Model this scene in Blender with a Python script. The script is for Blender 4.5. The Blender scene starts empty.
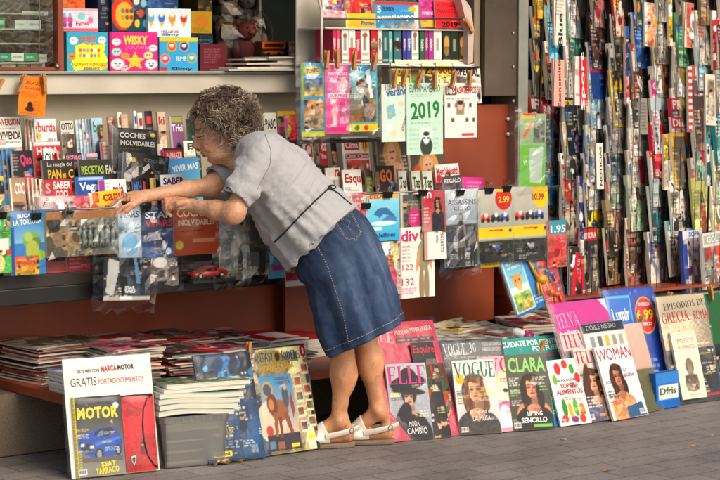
import bpy, bmesh, math, random
import numpy as np
from mathutils import Vector, Matrix
from mathutils.bvhtree import BVHTree
random.seed(7); RNG = np.random.default_rng(11)
S = bpy.context.scene
COL = S.collection
# ---------------------------------------------------------------- camera
FPX, YAW, CAM_H = 2000.0, math.radians(38), 1.47
PITCH = math.atan(170/FPX)
cam_d = bpy.data.cameras.new('camera'); cam = bpy.data.objects.new('camera', cam_d); COL.objects.link(cam)
cam_d.sensor_width = 36; cam_d.lens = 36*FPX/720; cam_d.clip_end = 500; cam_d.clip_start = .1
cam.location = (0, 0, CAM_H); cam.rotation_euler = (math.pi/2-PITCH, 0, -YAW)
cam_d.dof.use_dof = True; cam_d.dof.focus_distance = 7.95; cam_d.dof.aperture_fstop = 6.3
S.camera = cam
# ---------------------------------------------------------------- world, sun, exposure
SUN_EL, SUN_ROT = math.radians(38), math.radians(172)
w = bpy.data.worlds.new('World'); S.world = w; w.use_nodes = True
nt = w.node_tree; bg = nt.nodes['Background']
sky = nt.nodes.new('ShaderNodeTexSky'); sky.sky_type = 'NISHITA'; sky.sun_disc = False
sky.sun_elevation = SUN_EL; sky.sun_rotation = SUN_ROT; sky.dust_density = 3.0; sky.ozone_density = .6; sky.air_density = 1.0
nt.links.new(sky.outputs[0], bg.inputs[0]); bg.inputs[1].default_value = 0.13
sd = bpy.data.lights.new('sun', 'SUN'); sun = bpy.data.objects.new('sun', sd); COL.objects.link(sun)
sd.energy = 1.45; sd.angle = math.radians(38); sd.color = (1, .87, .70)
sv = Vector((math.sin(SUN_ROT)*math.cos(SUN_EL), math.cos(SUN_ROT)*math.cos(SUN_EL), math.sin(SUN_EL)))
sun.rotation_euler = (-sv).to_track_quat('-Z', 'Y').to_euler()
S.view_settings.view_transform = 'Standard'; S.view_settings.look = 'None'
S.view_settings.exposure = 0.4; S.view_settings.gamma = 1
# ---------------------------------------------------------------- geometry of the view, used to lay out real planes
C0 = np.array([0, 0, CAM_H])
Fv = np.array([math.sin(YAW)*math.cos(PITCH), math.cos(YAW)*math.cos(PITCH), -math.sin(PITCH)])
Rv = np.array([math.cos(YAW), -math.sin(YAW), 0.]); Uv = np.cross(Rv, Fv)
Fh = np.array([math.sin(YAW), math.cos(YAW), 0.]); ZV = np.array([0, 0, 1.])
def ray(x, y): return Fv+Rv*(x-360)/FPX+Uv*(240-y)/FPX
def P(x, y, Y): r = ray(x, y); return C0+r*(Y/r[1])
def G(x, y, z=0.): r = ray(x, y); return C0+r*((z-CAM_H)/r[2])
def W(x, y, D): return C0+ray(x, y)*D
def hit_x(B, d, x):
    n = FPX*Rv-(x-360)*Fv; q = B-C0
    return -(q@n)/(d@n)
def hit_y(B, d, y):
    n = FPX*Uv-(240-y)*Fv; q = B-C0
    return -(q@n)/(d@n)
# ---------------------------------------------------------------- colours and noise
def lin(c):
    c = np.asarray(c, float); return np.where(c <= .04045, c/12.92, ((c+.055)/1.055)**2.4)
def hx(s):
    if not isinstance(s, str): return np.array(s, float)
    if len(s) == 3: s = ''.join(a+a for a in s)
    return np.array([int(s[i:i+2], 16)/255 for i in (0, 2, 4)])
def vnoise(h, w_, cell, rng):
    gh, gw = int(h/cell)+3, int(w_/cell)+3
    g = rng.random((gh, gw)); y = np.arange(h)/cell; x = np.arange(w_)/cell
    yi = y.astype(int); xi = x.astype(int); fy = (y-yi)[:, None]; fx = (x-xi)[None]
    fy = fy*fy*(3-2*fy); fx = fx*fx*(3-2*fx)
    a = g[yi][:, xi]; b = g[yi][:, xi+1]; c = g[yi+1][:, xi]; d = g[yi+1][:, xi+1]
    return (a*(1-fx)+b*fx)*(1-fy)+(c*(1-fx)+d*fx)*fy
# ---------------------------------------------------------------- printed art on a fine vertex-coloured grid
class Art:
    def __init__(s, nu, nv, asp, bgc, seed):
        s.rng = np.random.default_rng(seed); s.nu, s.nv, s.asp = nu, nv, asp
        s.a = np.ones((nv, nu, 3))*hx(bgc)
        s.x = np.linspace(0, 1, nu)[None]; s.y = np.linspace(0, 1, nv)[:, None]
    def mix(s, m, c):
        m = np.clip(m, 0, 1)[..., None]; s.a = s.a*(1-m)+(c if isinstance(c, np.ndarray) and c.ndim == 3 else hx(c))*m
    def box(s, x0, y0, x1, y1):
        kx, ky = s.nu, s.nv
        mx = np.clip((s.x-x0)*kx+.5, 0, 1)*np.clip((x1-s.x)*kx+.5, 0, 1)
        my = np.clip((s.y-y0)*ky+.5, 0, 1)*np.clip((y1-s.y)*ky+.5, 0, 1)
        return mx*my
    def r(s, x0, y0, x1, y1, c): s.mix(s.box(x0, y0, x1, y1), c)
    def em(s, cx, cy, rx, ry, rot=0):
        dx = (s.x-cx)*s.asp; dy = s.y-cy; rx = rx*s.asp
        if rot: ca, sa = math.cos(rot), math.sin(rot); dx, dy = dx*ca+dy*sa, -dx*sa+dy*ca
        q = np.sqrt((dx/rx)**2+(dy/ry)**2)
        return np.clip(.5-(q-1)*min(rx, ry)*s.nv, 0, 1)
    def e(s, cx, cy, rx, ry, c, rot=0): s.mix(s.em(cx, cy, rx, ry, rot), c)
    def p(s, pts, c):
        m = np.zeros((s.nv, s.nu)); X = s.x+0*s.y; Y = s.y+0*s.x
        n = len(pts)
        for i in range(n):
            (xa, ya), (xb, yb) = pts[i], pts[(i+1) % n]
            if ya == yb: continue
            cnd = ((ya > Y) != (yb > Y)) & (X < (xb-xa)*(Y-ya)/(yb-ya)+xa)
            m = np.where(cnd, 1-m, m)
        s.mix(m, c)
    def g(s, x0, y0, x1, y1, c0, c1):          # printed picture running from one colour to another
        t = np.clip((s.y-y0)/(y1-y0), 0, 1)[..., None]+0*s.x[..., None]
        s.mix(s.box(x0, y0, x1, y1), hx(c0)*(1-t)+hx(c1)*t)
    def n(s, x0, y0, x1, y1, cols, cell=.12, amt=1.):  # a crowded printed picture: ground, objects, insets, small figures
        R = s.rng; cc = [hx(q) for q in cols]; k = len(cc); c = max(1.6, cell*s.nv); a, b = cc[R.integers(k)], cc[R.integers(k)]
        keep = s.a.copy(); t = np.clip((s.y-y0)/max(y1-y0, .01), 0, 1)[..., None]+0*s.x[..., None]
        if R.random() < .5: t = np.clip((s.x-x0)/max(x1-x0, .01), 0, 1)[..., None]+0*s.y[..., None]
        v = vnoise(s.nv, s.nu, c, R)[..., None]; s.a = (a*(1-t)+b*t)*(.75+.5*v)
        W_, H_ = x1-x0, y1-y0; cells = W_*s.nu*H_*s.nv; m = int(min(26, 4+cells/70)) if cell < .25 else 2
        for _ in range(m):
            q = R.random(); cx, cy = x0+W_*R.random(), y0+H_*R.random(); col = np.clip(cc[R.integers(k)]*(.55+.8*R.random()), 0, 1); r_ = H_*(.05+.16*R.random())
            if q < .34: s.e(cx, cy, r_*(.5+R.random())/s.asp, r_*(.5+.8*R.random()), col, R.random()*3)
            elif q < .5: w2, h2 = W_*(.12+.25*R.random()), H_*(.06+.16*R.random()); s.r(cx, cy, min(x1, cx+w2), min(y1, cy+h2), col); s.l(cx+.01, cy, min(x1, cx+w2), min(y1, cy+h2), np.clip(1-col, .1, .9), 2)
            elif q < .74: s.e(cx, cy+r_*1.1, r_*.55/s.asp, r_*.9, col); s.e(cx, cy, r_*.32/s.asp, r_*.36, hx('c89a7c')*(.75+.35*R.random())); s.e(cx, cy-r_*.22, r_*.33/s.asp, r_*.2, hx('2e2018')*(.6+R.random()))
            elif q < .88: s.l(cx, cy, min(x1, cx+W_*.4), min(y1, cy+H_*.12), 'e6e0d4' if col.mean() < .5 else '2a2626', 3)
            else: dx_, dy_ = R.normal(size=2)*r_; s.p([(cx, cy), (cx+r_/s.asp, cy+dy_), (cx+r_/s.asp+dx_*.2, cy+r_), (cx+dx_*.3, cy+r_*.9)], col)
        f = vnoise(s.nv, s.nu, 1.7, R)[..., None]; new = np.clip(s.a*(.84+.32*f), 0, 1); mk = (s.box(x0, y0, x1, y1)*amt)[..., None]; s.a = keep*(1-mk)+new*mk
    def l(s, x0, y0, x1, y1, c, rows=4):       # rows of print too small to read
        for i in range(rows):
            yy = y0+(y1-y0)*(i+.2)/rows; x = x0; xe = x1-(x1-x0)*s.rng.random()*.35
            while x < xe:
                L = .03+.09*s.rng.random()
                s.mix(s.box(x, yy, min(xe, x+L), yy+(y1-y0)/rows*.5)*.8, c); x += L+.025
    def strands(s, seed_c, amp=.35):
        h = int(s.nv/5)+3; v = np.repeat(vnoise(h, s.nu, 1.5, s.rng), 5, 0)[:s.nv]; w2 = vnoise(s.nv, s.nu, 5, s.rng)
        return np.clip(hx(seed_c)*(1-amp*.6+amp*1.5*v+.25*(w2-.4))[..., None]+.07*(v > .72)[..., None], 0, 1)
    def por(s, cx, cy, k, skin='d9a27e', hair='3a2418', cloth='222222', long=1, hat=None, lips='a8323a'):
        A = s.asp; sk = hx(skin); H = s.strands(hair); M = lambda *q: s.em(*q); y = s.y+0*s.x; x = s.x+0*s.y
        lit = lambda ox, rx: np.clip(.62-.42*(x-ox)*A/(rx*k), .35, 1.12)[..., None]
        cl = np.clip(hx(cloth)*(.8+.5*vnoise(s.nv, s.nu, 3.5, s.rng))[..., None], 0, 1)
        if long:
            for q in ((cx-.02/A, cy+.15*k, .56*k/A, .85*k), (cx+.3*k/A, cy+.75*k, .3*k/A, .62*k, .15), (cx-.36*k/A, cy+.6*k, .22*k/A, .6*k, -.12)): s.mix(M(*q), H)
        else: s.mix(M(cx, cy-.08*k, .44*k/A, .52*k), H)
        s.mix(np.maximum(M(cx, cy+1.72*k, 1.0*k/A, .85*k), s.box(cx-1.0*k/A, cy+1.7*k, cx+1.0*k/A, 1.1)), cl); skn = np.clip(sk*(.62+.5*lit(cx, .6)), 0, 1)
        s.mix(M(cx+.02/A, cy+.68*k, .17*k/A, .38*k), skn*.74); s.mix(M(cx, cy+1.04*k, .36*k/A, .22*k), skn*.93)
        s.p([(cx-.24*k/A, cy+.98*k), (cx+.26*k/A, cy+.98*k), (cx+.03*k/A, cy+1.45*k)], sk*.85)
        fx = np.clip(sk*(.58+.56*lit(cx, .42)), 0, 1); s.mix(M(cx, cy+.03*k, .335*k/A, .5*k), fx)
        s.mix(M(cx, cy+.36*k, .19*k/A, .2*k), fx); s.mix(M(cx+.22*k/A, cy+.12*k, .09*k/A, .16*k)*.35, hx('a04a40')); s.mix(M(cx-.18*k/A, cy+.14*k, .08*k/A, .1*k)*.3, hx('b86050'))
        s.mix(M(cx+.02/A, cy-.46*k, .37*k/A, .2*k, .12), H); s.mix(M(cx+.31*k/A, cy-.08*k, .09*k/A, .46*k, .1), H); s.mix(M(cx-.33*k/A, cy-.08*k, .06*k/A, .42*k, -.08), H)
        for sx in (-.16, .13):
            s.mix(M(cx+sx*k/A, cy-.0*k, .11*k/A, .075*k)*.45, sk*.45); s.mix(M(cx+sx*k/A, cy-.0*k, .07*k/A, .032*k)*.9, hx('15100e')); s.mix(M(cx+sx*k/A, cy-.11*k, .1*k/A, .022*k)*.75, hx(hair)*.6)
        s.mix(M(cx+.03*k/A, cy+.08*k, .03*k/A, .13*k)*.3, sk*.55); s.mix(M(cx, cy+.185*k, .075*k/A, .03*k)*.5, sk*.45)
        s.mix(M(cx, cy+.3*k, .115*k/A, .045*k), hx(lips)); s.mix(M(cx, cy+.3*k, .09*k/A, .012*k)*.6, hx(lips)*.45); s.mix(M(cx, cy+.5*k, .12*k/A, .05*k)*.4, sk*.5)
        if hat:
            ht = np.clip(hx(hat)*(.8+.5*vnoise(s.nv, s.nu, 4, s.rng))[..., None]+.03, 0, 1); s.mix(M(cx, cy-.55*k, .42*k/A, .36*k), ht); s.mix(M(cx, cy-.3*k, .98*k/A, .2*k, .1), ht); s.mix(M(cx-.05/A, cy-.12*k, .3*k/A, .13*k)*.45, sk*.25)
        v = vnoise(s.nv, s.nu, 2., s.rng)[..., None]; s.a = np.clip(s.a*(.95+.1*v), 0, 1)
    def fig(s, cx, y0, y1, skin='caa080', hair='2a1a12', cloth='803040', legs='222222'):
        H = y1-y0; A = s.asp; e = s.e
        e(cx, y0+.09*H, .055*H/A, .085*H, hair); e(cx, y0+.1*H, .04*H/A, .06*H, skin)
        e(cx, y0+.36*H, .11*H/A, .2*H, cloth); e(cx-.09*H/A, y0+.4*H, .03*H/A, .17*H, skin, .2); e(cx+.1*H/A, y0+.38*H, .03*H/A, .17*H, skin, -.2)
        e(cx-.04*H/A, y0+.75*H, .045*H/A, .26*H, legs); e(cx+.05*H/A, y0+.75*H, .045*H/A, .26*H, legs)
_tc = {}
def serif_polys(ch):
    T, t = .2, .05; W_ = {'I': .34, 'L': .72, 'E': .74, 'T': .8, 'V': .95, 'A': .95, 'U': .9, 'O': .95, 'G': .92, 'C': .85, 'R': .9, ' ': .4, 'N': .92, 'D': .9, 'S': .7, 'P': .78}[ch]
    q = []; R = lambda a, b, c, d: q.append([(a, b), (c, b), (c, d), (a, d)])
    def ring(x0, x1, a0, a1, n=16, ta=T, tb=t):
        cx, rx = (x0+x1)/2, (x1-x0)/2
        for i in range(n):
            u, v = [math.radians(a0+(a1-a0)*j/n) for j in (i, i+1)]
            q.append([(cx+rx*math.cos(u), .5+.5*math.sin(u)), (cx+(rx-ta)*math.cos(u), .5+(.5-tb)*math.sin(u)), (cx+(rx-ta)*math.cos(v), .5+(.5-tb)*math.sin(v)), (cx+rx*math.cos(v), .5+.5*math.sin(v))])
    def stem(x, w_=T, top=1, bot=1):
        R(x, 0, x+w_, 1)
        if top: R(x-.06, 1-t, x+w_+.06, 1)
        if bot: R(x-.06, 0, x+w_+.06, t)
    if ch == 'I': stem(.07)
    elif ch in 'LE':
        stem(.07); R(.1, 0, .68, t); q.append([(.63, 0), (.7, 0), (.7, .28), (.67, .28)])
        if ch == 'E': R(.1, 1-t, .66, 1); R(.1, .48, .5, .48+t); q.append([(.6, 1), (.67, 1), (.67, .76), (.64, .76)]); R(.47, .4, .5, .62)
    elif ch == 'T': stem(.3, top=0); R(.02, 1-t, .78, 1); R(.02, .75, .05, 1); R(.75, .75, .78, 1)
    elif ch in 'VA':
        a = [(.06, 1), (.3, 1), (.58, 0), (.46, 0)]; b = [(.46, 0), (.52, 0), (.86, 1), (.79, 1)]
        c = [[(0, 1-t), (.36, 1-t), (.36, 1), (0, 1)], [(.68, 1-t), (.95, 1-t), (.95, 1), (.68, 1)]]
        o = [a, b]+c
        if ch == 'A': o = [[(.95-x, 1-y) for x, y in p_] for p_ in o]; o.append([(.2, .3), (.66, .3), (.66, .35), (.2, .35)])
        q += o
    elif ch == 'U': R(.08, .35, .08+T, 1); R(.76, .35, .81, 1); R(0, 1-t, .36, 1); R(.66, 1-t, .9, 1); ring(.08, .81, 180, 360); 
    elif ch == 'N': R(.1, 0, .15, 1); R(.76, 0, .81, 1); q.append([(.04, 1), (.26, 1), (.81, 0), (.7, 0)]); R(0, 0, .26, t); R(.66, 1-t, .9, 1)
    elif ch == 'O': ring(.03, .92, 0, 360, 26)
    elif ch == 'D': stem(.07); ring(-.45, .86, -90, 90)
    elif ch == 'C': ring(.03, .92, 55, 318, 22); R(.74, .7, .78, .98)
    elif ch == 'G': ring(.03, .92, 55, 318, 22); R(.66, 0.04, .66+T*.9, .42); R(.56, .4, .92, .45); R(.74, .7, .78, .98)
    elif ch in 'PR':
        stem(.07); q += [[(.2+(.5 if 0 else 0), 1), (.45, 1), (.45, 1-t), (.2, 1-t)], [(.2, .5), (.45, .5), (.45, .5-t), (.2, .5-t)]]
        for i in range(10):
            u, v = [math.radians(-90+180*j/10) for j in (i, i+1)]
            q.append([(.45+.28*math.cos(u), .73+.27*math.sin(u)), (.45+.1*math.cos(u), .73+.22*math.sin(u)), (.45+.1*math.cos(v), .73+.22*math.sin(v)), (.45+.28*math.cos(v), .73+.27*math.sin(v))])
        if ch == 'R': q.append([(.42, .48), (.6, .48), (.9, 0), (.68, 0)])
    elif ch == 'S':
        for i in range(12):
            u, v = [math.radians(40+230*j/12) for j in (i, i+1)]
            q.append([(.36+.28*math.cos(u), .74+.26*math.sin(u)), (.36+.14*math.cos(u), .74+.2*math.sin(u)), (.36+.14*math.cos(v), .74+.2*math.sin(v)), (.36+.28*math.cos(v), .74+.26*math.sin(v))])
            u, v = [math.radians(90-250*j/12) for j in (i, i+1)]
            q.append([(.36+.28*math.cos(u), .27+.27*math.sin(u)), (.36+.12*math.cos(u), .27+.2*math.sin(u)), (.36+.12*math.cos(v), .27+.2*math.sin(v)), (.36+.28*math.cos(v), .27+.27*math.sin(v))])
    return q, W_
def text_geo(txt, font):
    """flat letters normalised to the unit box"""
    if font == 's' and any(c not in 'ILETVAUNODCGPRS ' for c in txt): font = 'n'
    k = (txt, font)
    if k in _tc: return _tc[k]
    if font == 's':
        V, Fc, x = [], [], 0
        for ch in txt:
            q, w_ = serif_polys(ch)
            for pl in q:
                b = len(V); V += [(x+a, c, 0) for a, c in pl]; Fc.append(tuple(range(b, b+len(pl))))
            x += w_+.06
        V = np.array(V, float)
    else:
        cu = bpy.data.curves.new('tmp', 'FONT'); cu.body = txt; cu.resolution_u = 2
        cu.offset = {'b': .028, 'n': .0, 'x': .05}[font]
        if font == 'x': cu.space_character = 1.1
        o = bpy.data.objects.new('tmp', cu); COL.objects.link(o)
        dg = bpy.context.evaluated_depsgraph_get(); me = bpy.data.meshes.new_from_object(o.evaluated_get(dg))
        V = np.zeros(len(me.vertices)*3); me.vertices.foreach_get('co', V); V = V.reshape(-1, 3)
        Fc = [tuple(p_.vertices) for p_ in me.polygons]
        bpy.data.objects.remove(o); bpy.data.curves.remove(cu); bpy.data.meshes.remove(me)
    mn, mx = V.min(0), V.max(0); V = (V-mn)/np.maximum(mx-mn, 1e-6); V[:, 2] = 0
    _tc[k] = (V, Fc); return _tc[k]
# ---------------------------------------------------------------- mesh builder
class MB:
    def __init__(s): s.v = []; s.f = []; s.c = []; s.n = 0; s.mi = []
    def add(s, V, Fc, c=(.8, .8, .8), mi=0):
        V = np.asarray(V, float).reshape(-1, 3); s.v.append(V)
        c = np.asarray(c, float)
        if c.ndim == 1: c = np.tile(c, (len(V), 1))
        s.c.append(c); b = s.n; s.f += [tuple(i+b for i in q) for q in Fc]; s.mi += [mi]*len(Fc); s.n += len(V)
    def box(s, a, b, c=(.8, .8, .8), mi=0, M=None):
        x0, y0, z0 = a; x1, y1, z1 = b
        V = np.array([(x0, y0, z0), (x1, y0, z0), (x1, y1, z0), (x0, y1, z0), (x0, y0, z1), (x1, y0, z1), (x1, y1, z1), (x0, y1, z1)], float)
        if M is not None: V = V@M[0].T+M[1]
        s.add(V, [(0, 3, 2, 1), (4, 5, 6, 7), (0, 1, 5, 4), (1, 2, 6, 5), (2, 3, 7, 6), (3, 0, 4, 7)], c, mi)
    def tube(s, pts, r, n=8, c=(.8, .8, .8), mi=0, cap=True):
        pts = np.asarray(pts, float); m = len(pts); r = np.ones(m)*r
        T = np.gradient(pts, axis=0); T /= np.linalg.norm(T, axis=1)[:, None]+1e-9
        a = np.array([0, 0, 1.]) if abs(T[0][2]) < .9 else np.array([1., 0, 0])
        V = []
        for i in range(m):
            a = a-T[i]*(a@T[i]); a /= np.linalg.norm(a)+1e-9; b = np.cross(T[i], a)
            for k in range(n):
                t = 2*math.pi*k/n; V.append(pts[i]+r[i]*(a*math.cos(t)+b*math.sin(t)))
        Fc = [(i*n+k, i*n+(k+1) % n, (i+1)*n+(k+1) % n, (i+1)*n+k) for i in range(m-1) for k in range(n)]
        if cap: Fc += [tuple(range(n))[::-1], tuple((m-1)*n+k for k in range(n))]
        s.add(V, Fc, c, mi)
    def grid(s, Pm, c, mi=0):
        nv, nu = Pm.shape[:2]
        V = Pm.reshape(-1, 3); i = np.arange(nv*nu).reshape(nv, nu)
        Fc = np.stack([i[1:, :-1], i[1:, 1:], i[:-1, 1:], i[:-1, :-1]], -1).reshape(-1, 4)
        s.add(V, [tuple(q) for q in Fc.tolist()], c.reshape(-1, 3) if np.ndim(c) > 1 else c, mi)
    def ell(s, ctr, rad, c=(.8, .8, .8), mi=0, n=12, M=None):
        V = []; m = n//2
        for i in range(m+1):
            ph = math.pi*i/m
            for k in range(n):
                t = 2*math.pi*k/n; V.append((rad[0]*math.sin(ph)*math.cos(t), rad[1]*math.sin(ph)*math.sin(t), rad[2]*math.cos(ph)))
        V = np.array(V)
        if M is not None: V = V@M.T
        s.add(V+np.array(ctr), [(i*n+k, (i+1)*n+k, (i+1)*n+(k+1) % n, i*n+(k+1) % n) for i in range(m) for k in range(n)], c, mi)
    def build(s, name, mats, parent=None, smooth=False):
        me = bpy.data.meshes.new(name)
        V = np.concatenate(s.v); me.from_pydata(V.tolist(), [], s.f)
        if not isinstance(mats, (list, tuple)): mats = [mats]
        for m in mats: me.materials.append(m)
        if len(mats) > 1: me.polygons.foreach_set('material_index', s.mi)
        at = me.color_attributes.new('Col', 'FLOAT_COLOR', 'POINT')
        cc = np.concatenate(s.c); cc = np.concatenate([lin(cc), np.ones((len(cc), 1))], 1).astype(np.float32)
        at.data.foreach_set('color', cc.ravel())
        if smooth: me.polygons.foreach_set('use_smooth', [True]*len(me.polygons))
        me.update(); o = bpy.data.objects.new(name, me); COL.objects.link(o)
        if parent is not None: o.parent = parent
        return o
def tag(o, label, cat, group=None, kind=None):
    if kind: o['kind'] = kind
    if label: o['label'] = label
    if cat: o['category'] = cat
    if group: o['group'] = group
    return o
def thing(name, label, cat, loc=(0, 0, 0), group=None):
    o = bpy.data.objects.new(name, None); COL.objects.link(o); o.empty_display_size = .05
    return tag(o, label, cat, group)
# ---------------------------------------------------------------- materials
def mat(name, base=(.5, .5, .5), rough=.5, metal=0., attr=False, coat=0., spec=.5, bump=0., bscale=200., nvar=0., nscale=20., sss=0.):
    m = bpy.data.materials.new(name); m.use_nodes = True; N = m.node_tree; b = N.nodes['Principled BSDF']
    b.inputs['Roughness'].default_value = rough; b.inputs['Metallic'].default_value = metal
    b.inputs['Coat Weight'].default_value = coat; b.inputs['Coat Roughness'].default_value = .12
    b.inputs['Specular IOR Level'].default_value = spec
    if sss: b.inputs['Subsurface Weight'].default_value = sss; b.inputs['Subsurface Scale'].default_value = .01; b.inputs['Subsurface Radius'].default_value = (1, .35, .2)
    b.inputs['Base Color'].default_value = (*lin(base), 1)
    tc = N.nodes.new('ShaderNodeTexCoord'); src = None
    if attr: a = N.nodes.new('ShaderNodeAttribute'); a.attribute_name = 'Col'; src = a.outputs['Color']
    if nvar:
        no = N.nodes.new('ShaderNodeTexNoise'); no.inputs['Scale'].default_value = nscale; no.inputs['Detail'].default_value = 6
        N.links.new(tc.outputs['Object'], no.inputs['Vector'])
        mr = N.nodes.new('ShaderNodeMapRange'); mr.inputs[1].default_value = .3; mr.inputs[2].default_value = .7; mr.inputs[3].default_value = 1-nvar; mr.inputs[4].default_value = 1+nvar
        N.links.new(no.outputs[0], mr.inputs[0])
        mx = N.nodes.new('ShaderNodeMix'); mx.data_type = 'RGBA'; mx.blend_type = 'MULTIPLY'; mx.inputs[0].default_value = 1
        if src: N.links.new(src, mx.inputs[6])
        else: mx.inputs[6].default_value = (*lin(base), 1)
        N.links.new(mr.outputs[0], mx.inputs[7]); src = mx.outputs[2]
    if src: N.links.new(src, b.inputs['Base Color'])
    if bump:
        n2 = N.nodes.new('ShaderNodeTexNoise'); n2.inputs['Scale'].default_value = bscale; n2.inputs['Detail'].default_value = 4
        N.links.new(tc.outputs['Object'], n2.inputs['Vector'])
        bp = N.nodes.new('ShaderNodeBump'); bp.inputs['Strength'].default_value = bump; bp.inputs['Distance'].default_value = .004
        N.links.new(n2.outputs[0], bp.inputs['Height']); N.links.new(bp.outputs[0], b.inputs['Normal'])
    return m
M_PRINT = mat('printed_paper', attr=True, rough=.48, spec=.28, nvar=.05, nscale=35, bump=.08, bscale=14)
M_MATTE = mat('matte_coloured', attr=True, rough=.7, nvar=.08, nscale=30)
M_PLAST = mat('coloured_plastic', attr=True, rough=.3, coat=.3)
M_WHITE = mat('white_enamel', (.78, .75, .68), rough=.45, nvar=.1, nscale=6, bump=.1, bscale=60)
M_CREAM = mat('cream_wall', (.70, .66, .57), rough=.6, nvar=.12, nscale=5)
M_BROWN = mat('brown_laminate', (.56, .25, .14), rough=.42, nvar=.24, nscale=4, bump=.12, bscale=25, spec=.4)
M_BLACK = mat('black_metal', (.035, .035, .035), rough=.4, nvar=.2, nscale=30)
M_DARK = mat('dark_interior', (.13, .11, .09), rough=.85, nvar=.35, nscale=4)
M_STEEL = mat('brushed_steel', (.37, .32, .27), rough=.36, metal=.6, nvar=.4, nscale=3)  # broad tone noise paints reflection streaks into the steel colour
M_ALU = mat('aluminium_strip', (.62, .61, .57), rough=.45, metal=.6, nvar=.1, nscale=10)
M_WIRE = mat('steel_wire', (.5, .5, .48), rough=.35, metal=.9)
M_WOOD = mat('clothes_peg_wood', (.72, .50, .27), rough=.7, nvar=.2, nscale=90)
M_STONE = mat('granite_plinth', (.44, .38, .31), rough=.85, nvar=.35, nscale=160, bump=.5, bscale=220)
def film(name, amt=.022, tint=(.95, .96, .96), rough=.17):
    m = bpy.data.materials.new(name); m.use_nodes = True; N = m.node_tree; N.nodes.clear()
    o = N.nodes.new('ShaderNodeOutputMaterial'); mx = N.nodes.new('ShaderNodeMixShader'); t = N.nodes.new('ShaderNodeBsdfTransparent'); g = N.nodes.new('ShaderNodeBsdfGlossy')
    t.inputs[0].default_value = (*tint, 1); g.inputs['Roughness'].default_value = rough; g.inputs[0].default_value = (1, 1, 1, 1)
    lw = N.nodes.new('ShaderNodeLayerWeight'); lw.inputs[0].default_value = .45
    mr = N.nodes.new('ShaderNodeMapRange'); mr.inputs[1].default_value = .3; mr.inputs[3].default_value = amt; mr.inputs[4].default_value = .35
    tc = N.nodes.new('ShaderNodeTexCoord'); no = N.nodes.new('ShaderNodeTexNoise'); no.inputs['Scale'].default_value = 24; no.inputs['Detail'].default_value = 1.5; no.inputs['Distortion'].default_value = .8
    bp = N.nodes.new('ShaderNodeBump'); bp.inputs['Strength'].default_value = .3; bp.inputs['Distance'].default_value = .006
    N.links.new(tc.outputs['Object'], no.inputs['Vector']); N.links.new(no.outputs[0], bp.inputs['Height'])
    N.links.new(bp.outputs[0], g.inputs['Normal']); N.links.new(bp.outputs[0], lw.inputs['Normal'])
    N.links.new(lw.outputs['Facing'], mr.inputs[0]); N.links.new(mr.outputs[0], mx.inputs[0])
    N.links.new(t.outputs[0], mx.inputs[1]); N.links.new(g.outputs[0], mx.inputs[2]); N.links.new(mx.outputs[0], o.inputs[0])
    return m
M_FILM = film('clear_plastic_film')
M_FILM2 = film('crackly_bag_film', .06)
M_GLASS = film('window_glass', .06, (.85, .88, .86), .03)
M_TUB = film('frosted_tub_plastic', .22, (.70, .70, .67), .4)
for q_ in M_TUB.node_tree.nodes:
    if q_.type == 'BUMP': q_.inputs['Strength'].default_value = .04
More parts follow.
